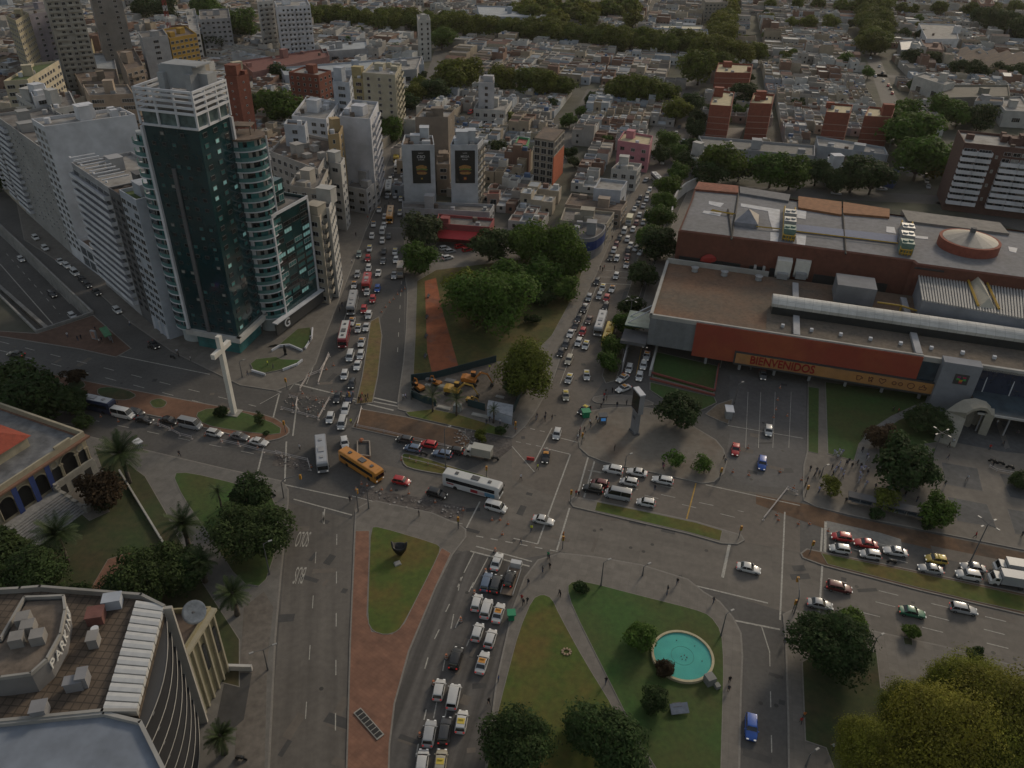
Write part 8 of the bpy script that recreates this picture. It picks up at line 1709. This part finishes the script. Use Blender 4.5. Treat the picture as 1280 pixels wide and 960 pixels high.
many('dark suv 707 433;black hatch 701 443;black sedan 719 410;dark hatch 723 400;white sedan 713 419;white taxiy 732 434;white hatch 723 430;beige wagon 711 452;white taxiy 711 476;white taxiy 733 472 4 60;brown sedan 736 402;red hatch 728 417;black sedan 730 388;beige taxiy 707 497 4 60', (-26, 60), R1)
many('silver hatch 736 374;white sedan 731 386;dark hatch 746 354;white taxiy 753 362;white taxi 765 363;silver hatch 749 372;red hatch 758 375;black hatch 757 385;white hatch 770 347', (-24, 60), R2)
many('maroon hatch 770 308;white hatch 767 315;black sedan 763 324;white hatch 771 325;dark hatch 774 300;white hatch 784 301;white van 780 291;white hatch 791 289;white hatch 788 309;black hatch 785 315;maroon sedan 784 323;white taxi 783 333;white hatch 795 313 -30 22;white hatch 801 318 -30 22', (-24, 60), R3)
many('maroon hatch 795 281;white taxiy 804 280;white hatch 799 271;white taxiy 808 268;white sedan 793 263;grey hatch 797 257;silver sedan 804 259;dark hatch 800 249;white hatch 808 251;beige hatch 809 245;white hatch 812 239;silver hatch 807 227 -40 30;white minibus 828 204;white hatch 830 196;silver hatch 846 202;white hatch 854 178;white hatch 845 168;white hatch 842 174;dark hatch 849 160;white hatch 869 135;white taxiy 851 190;silver hatch 862 150;dark sedan 876 122', (-22, 60), R4)
many('black suv 807 432;white taxi 808 447;white hatch 804 459;white hatch 799 473;white hatch 786 463 -16 50;white taxi 778 475 -40 28;white taxi 779 488 -50 20', (-12, 50), 'in the taxi queue on the ramp beside the pale lawn wall')
many('white hatch 696 545 -14 50;dark taxiy 730 515 -45 30;black taxi 682 573 -8 50', (-14, 50), 'crossing towards the junction from the right avenue')
many('dark hatch 506 552 -40 -8;red hatch 536 558 -40 -8;slate hatch 516 563 -40 -8;slate wagon 553 570 -40 -8;black hatch 569 566 -40 -8', (-40, -8), 'queued beside the small grass median')
many('red hatch 502 604 40 8;black suv 546 620 50 14;white van 620 637 50 14;white sedan 679 653 60 14;white hatch 431 556 8 50', (40, 10), 'turning through the open junction')
many('white suv 766 590;white sedan 796 593;white hatch 786 605;white wagon 828 603;maroon hatch 749 607;black suv 741 614;silver minibus 772 622;white hatch 807 631', (-60, -12), 'waiting along the central median', 'cars waiting at the central median')
many('white sedan 935 713 60 14;red sedan 919 564 -6 50;blue suv 952 582 -4 50;white hatch 960 541 0 50;grey sedan 953 471 4 50', (60, 14), 'on the open lanes between station and junction')
many('red hatch 1051 674;red sedan 1081 682;white hatch 1049 689;white hatch 1087 696;white sedan 1118 692;yellow taxiy 1169 702;silver sedan 1162 714;silver sedan 1215 712;white suv 1209 722', (-60, -10), 'queued along the east median', 'cars queued at the east median')
many('maroon wagon 1048 737;silver sedan 1024 758;green sedan 1139 768;silver wagon 1203 764', (60, 12), 'driving down the open east avenue', 'cars on the open east avenue')
many('blue suv 938 912 0 50', (0, 50), 'alone on the side street beside the pool island')
many('white sedan 621 705 22 -60;slate wagon 608 730 18 -60;dark suv 620 733 18 -60;white hatch 596 756 16 -60;white suv 608 764 16 -60;white taxi 623 769 18 -60', (18, -60), 'in the head of the double queue below the junction', 'cars of the double queue')
many('white hatch 597 793 18 -60;white hatch 613 801 18 -60;black suv 570 826 18 -60;white taxi 603 831 18 -60;white hatch 549 865 12 -60;white van 567 874 12 -60', (18, -60), 'in the middle of the double queue beside the oval lawn', 'cars of the double queue')
many('white taxiy 577 905 10 -60;silver suv 537 920 10 -60;dark wagon 556 916 10 -60;white hatch 528 955 8 -60;beige taxiy 551 955 8 -60', (10, -60), 'at the tail of the double queue, bottom of the photo', 'cars of the double queue')
many('black sedan 21 445 -50 -6', (-50, -6), 'alone on the upper avenue at the left photo edge')
many('white minibus 155 521;dark hatch 171 518;black sedan 181 527;black sedan 212 528;silver minibus 239 534;white hatch 269 544;grey sedan 300 548;white sedan 324 555;red hatch 90 496', (60, 13), 'in the queue on the lower avenue', 'cars queued on the lower avenue')
many('white hatch 45 299;white hatch 57 312;white sedan 76 329;white hatch 84 334;white van 94 343;dark hatch 110 358;dark sedan 121 367;white hatch 147 390;black sedan 193 433;black hatch 103 351', (40, 36), 'parked along the side street under the white blocks', 'cars parked on the side street')
many('white hatch 27 326;dark suv 66 370;white hatch 91 397', (40, 38), 'down in the sunken underpass lanes', 'cars in the underpass', TZ)
many('white hatch 1153 208;white hatch 1155 215;dark hatch 1157 221;white hatch 1158 228;silver hatch 1160 235;white hatch 1127 210;silver hatch 1102 238 60 4;white sedan 1102 237 60 6;silver sedan 1045 243 60 6', (10, 60), 'parked on the street beside the white balcony block', 'cars parked at the far right street')
many('white hatch 1099 84;dark hatch 1103 92;red hatch 1110 108;white hatch 1104 102;dark hatch 1113 112;white hatch 1094 96;red hatch 1115 118;white hatch 1088 74', (12, 60), 'on the long street beyond the fourth red slab', 'cars on the long far street')
many('white hatch 660 118;silver hatch 650 122;dark hatch 644 126;white hatch 666 114;white sedan 640 130;silver hatch 635 134;white hatch 629 138;red van 588 142;white hatch 548 140;silver hatch 575 118;white hatch 568 122', (-30, 20), 'parked in the narrow lane by the three plane trees', 'cars in the narrow lane')
for x, y, c in ((556, 312, 'white'), (563, 316, 'silver'), (548, 322, 'white'), (575, 310, 'red'), (584, 314, 'red'), (560, 324, 'white')): put('hatch', c, x, y, (50, -10), 'in the forecourt under the red awning', group='cars in the awning forecourt')
def bus(col, roofc, x, y, dirv, label, L=11.5, W=2.55, Hb=3.1, coach=False, name='bus', z=0.0, stripe=None, deck=None):
 p = P(x, y, z); a = P(x+dirv[0], y+dirv[1], z)-p; rz = math.atan2(a.y, a.x)
 t = thing(name, label, 'bus', (p.x, p.y, z+.02), rz, None); f = L/2; w = W/2
 def ring(x, k, z0, z1, kk=.9): return [(x, -w*k, z0), (x, -w*k, z1-.25), (x, -w*k*kk, z1), (x, w*k*kk, z1), (x, w*k, z1-.25), (x, w*k, z0)]
 mb = MB(); mb.loft([ring(-f, .94, .45, Hb-.1), ring(-f+.15, 1, .35, Hb), ring(f-.5, 1, .35, Hb), ring(f-.12, .98, .35, Hb-.12), ring(f, .9, .45, Hb-.5 if coach else Hb-.25)]); b = part(mb, 'body', paint, t); b.color = (*col, 1); shade(b, 30)
 mb = MB()
 for s_ in (-1, 1): mb.box((-.1, s_*(w+.005), Hb*.63), (L*.86, .05, Hb*.27))
 part(mb, 'side_windows', cglass, t, sm=False).name = 'side_glazing'
 mb = MB(); mb.box((f-.06, 0, Hb*.60), (.2, W*.86, Hb*.38), ry=-.12); part(mb, 'windscreen', cglass, t, sm=False)
 mb = MB(); mb.box((-.2, 0, Hb+.015), (L*.93, W*.8, .05)); r = part(mb, 'roof', paint, t, sm=False); r.color = (*roofc, 1)
 for k, xx in enumerate((-L*.28, L*.05, L*.3)):
  mb = MB(); mb.box((xx, 0, Hb+.12), (1.7 if k == 1 else .7, 1.2 if k == 1 else .7, .2)); part(mb, 'roof_hatch' if k != 1 else 'roof_unit', deck or greyw, t, sm=False)
 for sx in (f*.62, -f*.55):
  for s_ in (-1, 1):
   mb = MB(); mb.tube((sx, s_*(w-.3), .48), (sx, s_*(w+.02), .48), .48, .48, 14); part(mb, 'wheel', tyre, t, sm=False)
 for s_ in (-1, 1):
  mb = MB(); mb.box((f-.02, s_*w*.72, .8), (.12, .35, .22)); part(mb, 'headlight', hl, t, sm=False); mb = MB(); mb.box((-f+.02, s_*w*.8, 1.0), (.1, .2, .35)); part(mb, 'tail_light', tl, t, sm=False)
  mb = MB(); mb.box((f+.1, s_*(w+.15), Hb*.7), (.15, .12, .5)); part(mb, 'mirror', trim, t, sm=False)
 if stripe:
  for (x0, x1, z0, z1, c) in stripe:
   mb = MB()
   for s_ in (-1,): mb.box(((x0+x1)/2*f, s_*(w+.012), (z0+z1)/2), ((x1-x0)*f, .05, z1-z0))
   part(mb, 'livery_band', M('livery_%d' % int(c[0]*100+c[2]*10), c, .5), t, sm=False)
 return t
wt = CC['white']; gy = (.27, .28, .30); orr = (.52, .22, .03)
ob_ = bus(gy, (.34, .35, .37), 403, 574, (4, 50), 'grey bus coming straight down into the junction', 10.8)
bus(orr, (.5, .21, .035), 452, 588, (60, 38), 'orange bus turning across the junction', 12.2, deck=darkgrey)
bus((.55, .55, .54), (.52, .52, .5), 591, 613, (80, 22), 'white touring coach with red and blue swirls in mid junction', 13.0, Hb=3.5, coach=True, deck=darkgrey, stripe=[(.0, .25, .6, 1.4, (.3, .02, .03)), (.25, .5, .6, 1.3, (.45, .35, .35)), (.5, .85, .55, 1.5, (.12, .28, .42)), (-.85, -.6, 1.2, 1.5, (.3, .4, .03))])
bus((.02, .03, .07), (.38, .38, .39), 118, 511, (60, 13), 'navy coach with a pale lettered roof in the lower avenue queue', 12.0, Hb=3.4, coach=True, deck=greyw)
bus((.24, .25, .26), (.33, .33, .33), 441, 384, (-13, 60), 'long grey bus in the left avenue jam', 11.5)
bus((.22, .02, .03), (.5, .5, .49), 431, 424, (-13, 60), 'white-roofed maroon bus nearest the crossing in the left avenue', 11.0, deck=darkgrey)
bus((.38, .035, .03), (.36, .05, .045), 459, 358, (-12, 60), 'bright red box lorry bus in the left avenue jam', 8.5)
bus(orr, (.46, .22, .04), 488, 273, (-9, 60), 'orange bus before the banner blocks', 12.0, deck=beige)
bus(wt, (.45, .46, .46), 486, 239, (-9, 60), 'white bus behind the orange bus in the left avenue', 11.0)
bus(CC['yellow'], (.5, .38, .04), 496, 200, (-9, 60), 'yellow bus under the white banner block', 10.5, deck=yellow_d); bus(wt, (.5, .5, .5), 497, 212, (-9, 60), 'white lorry right behind the yellow bus', 8.5); bus(wt, (.48, .48, .48), 512, 162, (-20, 50), 'white bus at the far bend of the left avenue', 10.0)
bus((.32, .33, .34), (.42, .42, .42), 750, 410, (-18, 60), 'white city bus beside the yellow bus in the right avenue', 11.5)
bus((.45, .30, .02), (.5, .34, .02), 760, 424, (-20, 60), 'yellow bus partly under the roadside tree', 10.5, deck=yellow_d)
bus((.3, .3, .31), (.45, .45, .46), 821, 228, (40, 40), 'white bus turning out of the right avenue far end', 10.5); bus((.22, .08, .04), (.4, .4, .4), 646, 124, (-30, 18), 'long white bus in the narrow lane by the plane trees', 11)
def lorry(col, boxc, x, y, dirv, label, L=6.4, flat=False, Hb=3.0):
 p = P(x, y); a = P(x+dirv[0], y+dirv[1])-p; rz = math.atan2(a.y, a.x); t = thing('lorry', label, 'lorry', (p.x, p.y, .02), rz); f = L/2
 mb = MB(); q = [(f-1.7, .5), (f-1.7, 2.2), (f-.7, 2.25), (f-.25, 1.35), (f, 1.2), (f, .5)]; mb.loft([[(a_, -1.0, z) for a_, z in q], [(a_, 1.0, z) for a_, z in q]]); c = part(mb, 'cab', paint, t, sm=False); c.color = (*col, 1)
 mb = MB(); mb.box((f-.5, 0, 1.8), (.12, 1.7, .75), ry=-.4); part(mb, 'windscreen', cglass, t, sm=False)
 for s_ in (-1, 1): mb = MB(); mb.box((f-1.15, s_*1.01, 1.75), (.7, .05, .55)); part(mb, 'side_window', cglass, t, sm=False)
 if flat:
  mb = MB(); mb.box((-.9, 0, .95), (L-1.8, 2.3, .15)); part(mb, 'flat_bed', M('bed_wood', (.2, .15, .11), .9, .2, 1), t, sm=False)
  for s_ in (-1, 1): mb = MB(); mb.box((-.9, s_*1.15, 1.2), (L-1.8, .08, .45)); part(mb, 'side_board', steel, t, sm=False)
 else:
  mb = MB(); mb.box((-.9, 0, Hb/2+.45), (L-1.9, 2.15, Hb-.9)); c = part(mb, 'box_body', paint, t, sm=False); c.color = (*boxc, 1); mb = MB(); mb.box((-.9, 0, Hb+.03), (L-1.75, 2.25, .1)); c = part(mb, 'box_roof', paint, t, sm=False); c.color = tuple(q*1.15 for q in boxc)+(1,)
 mb = MB(); mb.box((-.2, 0, .55), (L-.6, .9, .2)); part(mb, 'chassis', trim, t, sm=False)
 for sx in (f-1.0, -f+1.1):
  for s_ in (-1, 1): mb = MB(); mb.tube((sx, s_*.75, .42), (sx, s_*1.03, .42), .42, .42, 14); part(mb, 'wheel', tyre, t, sm=False)
 return t
lorry((.42, .41, .38), (.33, .32, .28), 598, 571, (-50, -10), 'pale box lorry at the end of the queue by the grass median'); lorry(wt, (.3, .31, .33), 1257, 731, (-60, -10), 'white box lorry at the right photo edge, lower of two', 6.6); lorry(wt, (.36, .36, .36), 1266, 717, (-60, -10), 'white box lorry at the right photo edge, upper of two', 7.4)
lorry((.2, .17, .14), (.24, .2, .16), 501, 343, (-8, 60), 'brown truck with a yellow front beside the round green tree', 7.5, Hb=3.2); lorry((.4, .4, .38), (.48, .45, .3), 786, 280, (-22, 60), 'cream box lorry in the right avenue jam', 6.5)
lorry(wt, (.3, .3, .3), 640, 727, (20, -60), 'white flatbed lorry carrying a black car at the head of the queue', 8.4, flat=True)
o = put('hatch', 'black', 637, 731, (20, -60), '', group=None, label='black hatchback carried on the white flatbed lorry'); o.location.z = 1.02
if 'group' in o: del o['group']
def moto(x, y, dirv, label, col=(.03, .03, .03)):
 p = P(x, y); a = P(x+dirv[0], y+dirv[1])-p; t = thing('motorcycle', label, 'motorcycle', (p.x, p.y, .02), math.atan2(a.y, a.x))
 for sx in (-.65, .65): mb = MB(); mb.tube((sx, -.06, .31), (sx, .06, .31), .31, .31, 12); part(mb, 'wheel', tyre, t, sm=False)
 mb = MB(); mb.loft([[(-.6, -.12, .5), (-.6, .12, .5), (-.6, .12, .8), (-.6, -.12, .8)], [(.1, -.17, .4), (.1, .17, .4), (.1, .17, .95), (.1, -.17, .95)], [(.55, -.1, .5), (.55, .1, .5), (.55, .1, .9), (.55, -.1, .9)]]); c = part(mb, 'frame', paint, t, sm=False); c.color = (*col, 1)
 mb = MB(); mb.box((-.3, 0, .88), (.75, .28, .12)); part(mb, 'seat', trim, t, sm=False); mb = MB(); mb.tube((.45, -.36, 1.05), (.45, .36, 1.05), .03); mb.tube((.6, 0, .4), (.42, 0, 1.05), .04); part(mb, 'handlebar', trim, t, sm=False); return t
for x, y, d, lab in ((530, 569, (-40, -8), 'motorcycle between the red and slate cars by the grass median'), (619, 575, (-40, -8), 'motorcycle behind the pale box lorry'), (1114, 704, (-50, -8), 'motorcycle behind the white saloon at the east median'), (1250, 581, (40, 8), 'white motor scooter parked beside the plaza guard rail'), (1262, 586, (40, 8), 'dark motorcycle parked beside the plaza guard rail'), (1240, 578, (40, 8), 'dark motorcycle at the left of the parked scooters'), (486, 254, (-9, 60), 'motorcycle before the orange bus, left of two'), (491, 257, (-9, 60), 'motorcycle before the orange bus, right of two'), (481, 259, (-9, 60), 'motorcycle weaving at the far left avenue'), (188, 436, (40, 10), 'motorcycle by the black saloon on the side street'), (216, 448, (30, 10), 'motorcycle parked on the tower pavement edge'), (340, 620, (40, 6), 'motorcycle on the park pavement by the mast signal'), (302, 950, (40, 6), 'motorcycle in the small car park at the bottom')): moto(x, y, d, lab)
pc_ = put('suv', 'white', 80, 500, (60, 13), '', group=None, label='white police car with red and blue lights at the dark trees')
for s_, c in ((-1, (.05, .08, 1, 3)), (1, (1, .04, .08, 2.5))): mb = MB(); mb.box((-.3, s_*.35, 1.75), (.25, .55, .14)); o = mb.build('police_light', M('police_%d' % s_, c[:3], .3, emit=c), pc_, local=True); o['tint'] = 0
# people
SKN = (.30, .17, .11)
def person_mesh(pose, shirt_i, seed):
 me = bpy.data.meshes.new('person'); r = random.Random(seed)
 s = {'stand': (0, 0, .10, .12), 'walk': (.26, -.24, .3, -.28), 'walk2': (-.22, .26, -.25, .3), 'sit': (0, 0, .1, .1)}[pose]
 V_ = [(0, 0, .95), (0, 0, 1.15), (0, 0, 1.38), (0, 0, 1.5), (.02, 0, 1.6), (.02, 0, 1.72), (0, .1, .9), (s[0]*.5+.03, .11, .5), (s[0], .11, .08), (s[0]+.13, .12, .04), (0, -.1, .9), (s[1]*.5+.03, -.11, .5), (s[1], -.11, .08), (s[1]+.13, -.12, .04), (0, .19, 1.4), (s[3]*.4, .25, 1.14), (s[3]+.06, .25, .92), (s[3]+.1, .25, .84), (0, -.19, 1.4), (s[2]*.4, -.25, 1.14), (s[2]+.06, -.25, .92), (s[2]+.1, -.25, .84)]
 E = [(0, 1), (1, 2), (2, 3), (3, 4), (4, 5), (0, 6), (6, 7), (7, 8), (8, 9), (0, 10), (10, 11), (11, 12), (12, 13), (2, 14), (14, 15), (15, 16), (16, 17), (2, 18), (18, 19), (19, 20), (20, 21)]
 R = [.14, .13, .16, .06, .095, .075, .1, .065, .05, .045, .1, .065, .05, .045, .075, .05, .038, .035, .075, .05, .038, .035]
 me.from_pydata(V_, E, []); o = bpy.data.objects.new('tmp', me); COL.objects.link(o)
 m = o.modifiers.new('s', 'SKIN');
 for i, rr2 in enumerate(R): me.skin_vertices[0].data[i].radius = (rr2, rr2*(1.15 if i in (1, 2) else 1))
 me.skin_vertices[0].data[0].use_root = True
 o.modifiers.new('d', 'SUBSURF').levels = 1
 bpy.context.view_layer.update(); out = bpy.data.meshes.new_from_object(o.evaluated_get(bpy.context.evaluated_depsgraph_get())); bpy.data.objects.remove(o)
 out.name = 'person'; out.materials.clear()
 top = M('clothes_top', rough=.9, objcol=True); low = [M('trousers_dark', (.02, .02, .025), .9), M('trousers_blue', (.04, .06, .11), .9), M('trousers_white', (.38, .38, .40), .9)][shirt_i]
 for m_ in (top, low, M('skin', SKN, .7), M('hair', (.02, .015, .012), .8)): out.materials.append(m_)
 for f in out.polygons:
  z = sum(out.vertices[v].co.z for v in f.vertices)/len(f.vertices); y = abs(sum(out.vertices[v].co.y for v in f.vertices)/len(f.vertices)); x = sum(out.vertices[v].co.x for v in f.vertices)/len(f.vertices)
  f.material_index = (3 if z > 1.66 or x < -.02 else 2) if z > 1.5 else 2 if (y > .2 and z < 1.12) else 0 if z > .93 else 1 if z > .08 else 3
  f.use_smooth = True
 return out
PM = {(p_, i): person_mesh(p_, i, 3) for p_ in ('stand', 'walk', 'walk2') for i in (0, 1, 2)}
SH = {'black': (.015, .015, .016), 'dark': (.04, .04, .05), 'white': (.5, .5, .52), 'red': (.35, .03, .03), 'blue': (.05, .08, .22), 'grey': (.15, .15, .16), 'pink': (.35, .12, .16), 'yellow': (.55, .6, .05), 'green': (.03, .25, .12), 'lilac': (.36, .36, .52), 'orange': (.45, .15, .03)}
def person(x, y, shirt, where_, low=None, z=.15, group=None):
 p = P(x, y); low = rt.choice((0, 0, 1)) if low is None else low; pose = rt.choice(('stand', 'walk', 'walk2'))
 o = bpy.data.objects.new('person', PM[(pose, low)]); COL.objects.link(o); o.location = (p.x, p.y, z); o.rotation_euler = (0, 0, rt.uniform(0, 6.28)); k = rt.uniform(.96, 1.06); o.scale = (k, k, k); o.color = (*SH[shirt], 1)
 tag(o, 'person in %s top, %s trousers, %s, %s' % (shirt, ('dark', 'blue', 'white')[low], 'standing' if pose == 'stand' else 'walking', where_), 'person', group); THINGS.append(o)
def crowd(s, where_, **k):
 for it in s.split(';'):
  it = it.split(); person(float(it[0]), float(it[1]), it[2], where_, int(it[3]) if len(it) > 3 else None, **k)
crowd('1042 569 lilac 2;1044 571 white 2;1048 568 lilac 2;1050 571 white 2;1052 569 lilac 2;1046 575 white 0;1049 583 lilac 2;1047 587 white 0;1044 590 lilac 2;1042 593 white 2;1040 596 dark 0;1050 592 lilac 2;1054 594 white 2;1053 598 lilac 0;1039 588 dark;1060 580 dark;1064 586 black;1057 583 dark;1071 582 black;1075 586 black;1075 590 lilac 2;1078 592 white 0;1080 589 lilac 2;1084 591 white 0;1083 595 dark 2;1074 596 lilac 2;1076 599 white 2;1073 603 lilac 2;1072 606 white 2;1082 608 lilac 2;1080 611 white 2;1083 573 lilac 0;1084 577 white 2;1077 566 dark 0;1080 548 lilac 2;1093 612 dark', 'in the white-clad crowd before the station lawn')
crowd('1020 592 dark;1023 595 grey;1017 598 black;1012 590 black;1008 604 dark;1006 610 black;1025 612 white;1023 616 lilac;1056 630 black;1068 620 grey;1145 628 dark;1130 622 black;1116 515 dark;1122 517 red;1149 513 black;1162 505 white', 'around the station crossing and bus shelters')
crowd('757 493 black;755 498 red;758 501 dark;754 505 dark;765 492 black;771 510 black;751 511 black;783 507 dark;747 529 white;737 531 white;738 535 black;745 527 black;725 541 pink;724 546 dark;730 541 black;722 550 white;729 551 white;768 564 black;829 588 pink;828 585 dark;818 614 dark;904 576 black;906 580 grey;900 596 dark;886 592 dark;879 593 black', 'on or beside the pylon plaza')
crowd('682 521 dark;681 526 dark;690 525 black;670 526 grey;671 523 dark;672 587 yellow;664 664 yellow;651 680 dark;720 620 red;723 621 dark;704 672 orange;651 600 white', 'out on the junction crossing', z=.02)
crowd('439 531 yellow;451 500 dark;453 497 red;457 500 black;460 499 dark;452 505 pink;458 504 dark;449 503 black;438 628 dark;524 646 dark;375 563 white;337 617 black;573 658 dark;507 499 lilac;504 500 white;516 492 dark', 'near the crossings of the left avenue')
crowd('686 701 dark;685 698 green;678 716 dark;687 712 black;660 732 dark;652 752 red;654 757 dark;659 755 black;700 747 black;699 745 dark;757 855 black;834 740 dark;833 745 grey;846 731 black;891 755 dark;911 854 black;910 865 dark;611 881 black;623 853 blue;980 805 dark;1004 898 orange;1040 938 white;1000 905 red', 'on the paths round the oval and pool lawns')
crowd('608 532 dark;612 528 dark;644 541 orange;643 532 dark;612 463 yellow;640 463 white;641 461 dark;625 531 white', 'at the building site corner')
crowd('309 599 black;316 602 dark;225 571 dark;335 458 yellow;342 462 dark;389 426 white;388 430 dark;310 470 dark;239 452 white;222 443 white;224 447 dark;85 422 white;98 427 dark;102 425 dark;125 430 white;128 428 dark;120 415 dark;425 390 dark;428 384 dark;440 330 white;468 262 dark;462 268 dark;460 275 red;465 255 black;474 248 dark;445 296 dark;163 408 white', 'on the pavements round the glass tower')
crowd('753 340 dark;755 337 red;750 338 black;768 338 dark;742 315 white;765 300 dark;832 330 dark;820 345 dark;797 475 dark;777 465 dark;778 472 red', 'along the right avenue pavement')
crowd('1185 560 black;1236 563 red;1253 558 dark;1190 556 white;1184 575 dark;1245 532 white;1240 527 white;1262 520 dark;1270 545 dark;1276 672 dark;1218 673 red;1180 608 dark;1208 601 white;1240 584 black', 'on the plaza right of the big dark tree')
# thin evening haze
hm = bpy.data.materials.new('haze_air'); hm.use_nodes = True; _n = hm.node_tree; _n.nodes.clear()
_v = _n.nodes.new('ShaderNodeVolumePrincipled'); _o = _n.nodes.new('ShaderNodeOutputMaterial'); _v.inputs['Color'].default_value = (.95, .90, .82, 1); _v.inputs['Density'].default_value = HAZE; _v.inputs['Anisotropy'].default_value = .2; _n.links.new(_v.outputs[0], _o.inputs['Volume'])
mb = MB(); mb.box((0, 3000, 56.5), (8000, 7000, 125)); o = mb.build('haze', hm); tag(o, 'thin warm evening haze over the whole town', kind='stuff')
# labels: same wording gets an ordinal read from the picture
import re as _re
ORD = ['first', 'second', 'third', 'fourth', 'fifth', 'sixth', 'seventh', 'eighth', 'ninth', 'tenth', 'eleventh', 'twelfth', 'thirteenth', 'fourteenth', 'fifteenth', 'sixteenth', 'seventeenth', 'eighteenth', 'nineteenth', 'twentieth']
def ordn(k): return ORD[k] if k < 20 else ('twenty-' if k < 29 else 'thirty-' if k < 39 else 'forty-')+ORD[(k-20) % 10] if (k-20) % 10 != 9 else 'thirtieth'
LOOKALIKE = ('plane trees', 'street trees', 'trees of', 'small trees', 'dark trees', 'small garden trees')
by = {}
for o in list(THINGS):
 try: o.name
 except ReferenceError: continue
 if o.get('label') in (None, '', ' '): continue
 if str(o.get('group', '')).startswith(LOOKALIKE): continue
 by.setdefault(o['label'], []).append(o)
bpy.context.view_layer.update()
for lab, L_ in by.items():
 if len(L_) < 2: continue
 L_.sort(key=lambda o: PX(o.matrix_world.translation)[0])
 for k, o in enumerate(L_):
  suf = ', %s from left' % ordn(k); w = len(_re.findall(r"[A-Za-z0-9][A-Za-z0-9'\u2019-]*", lab))
  base = lab
  if w > 13:
   base = ' '.join(lab.split()[:13]);
  o['label'] = base+suf
for o in bpy.data.objects:
 for k_ in ('tint', 'free'):
  if k_ in o: del o[k_]
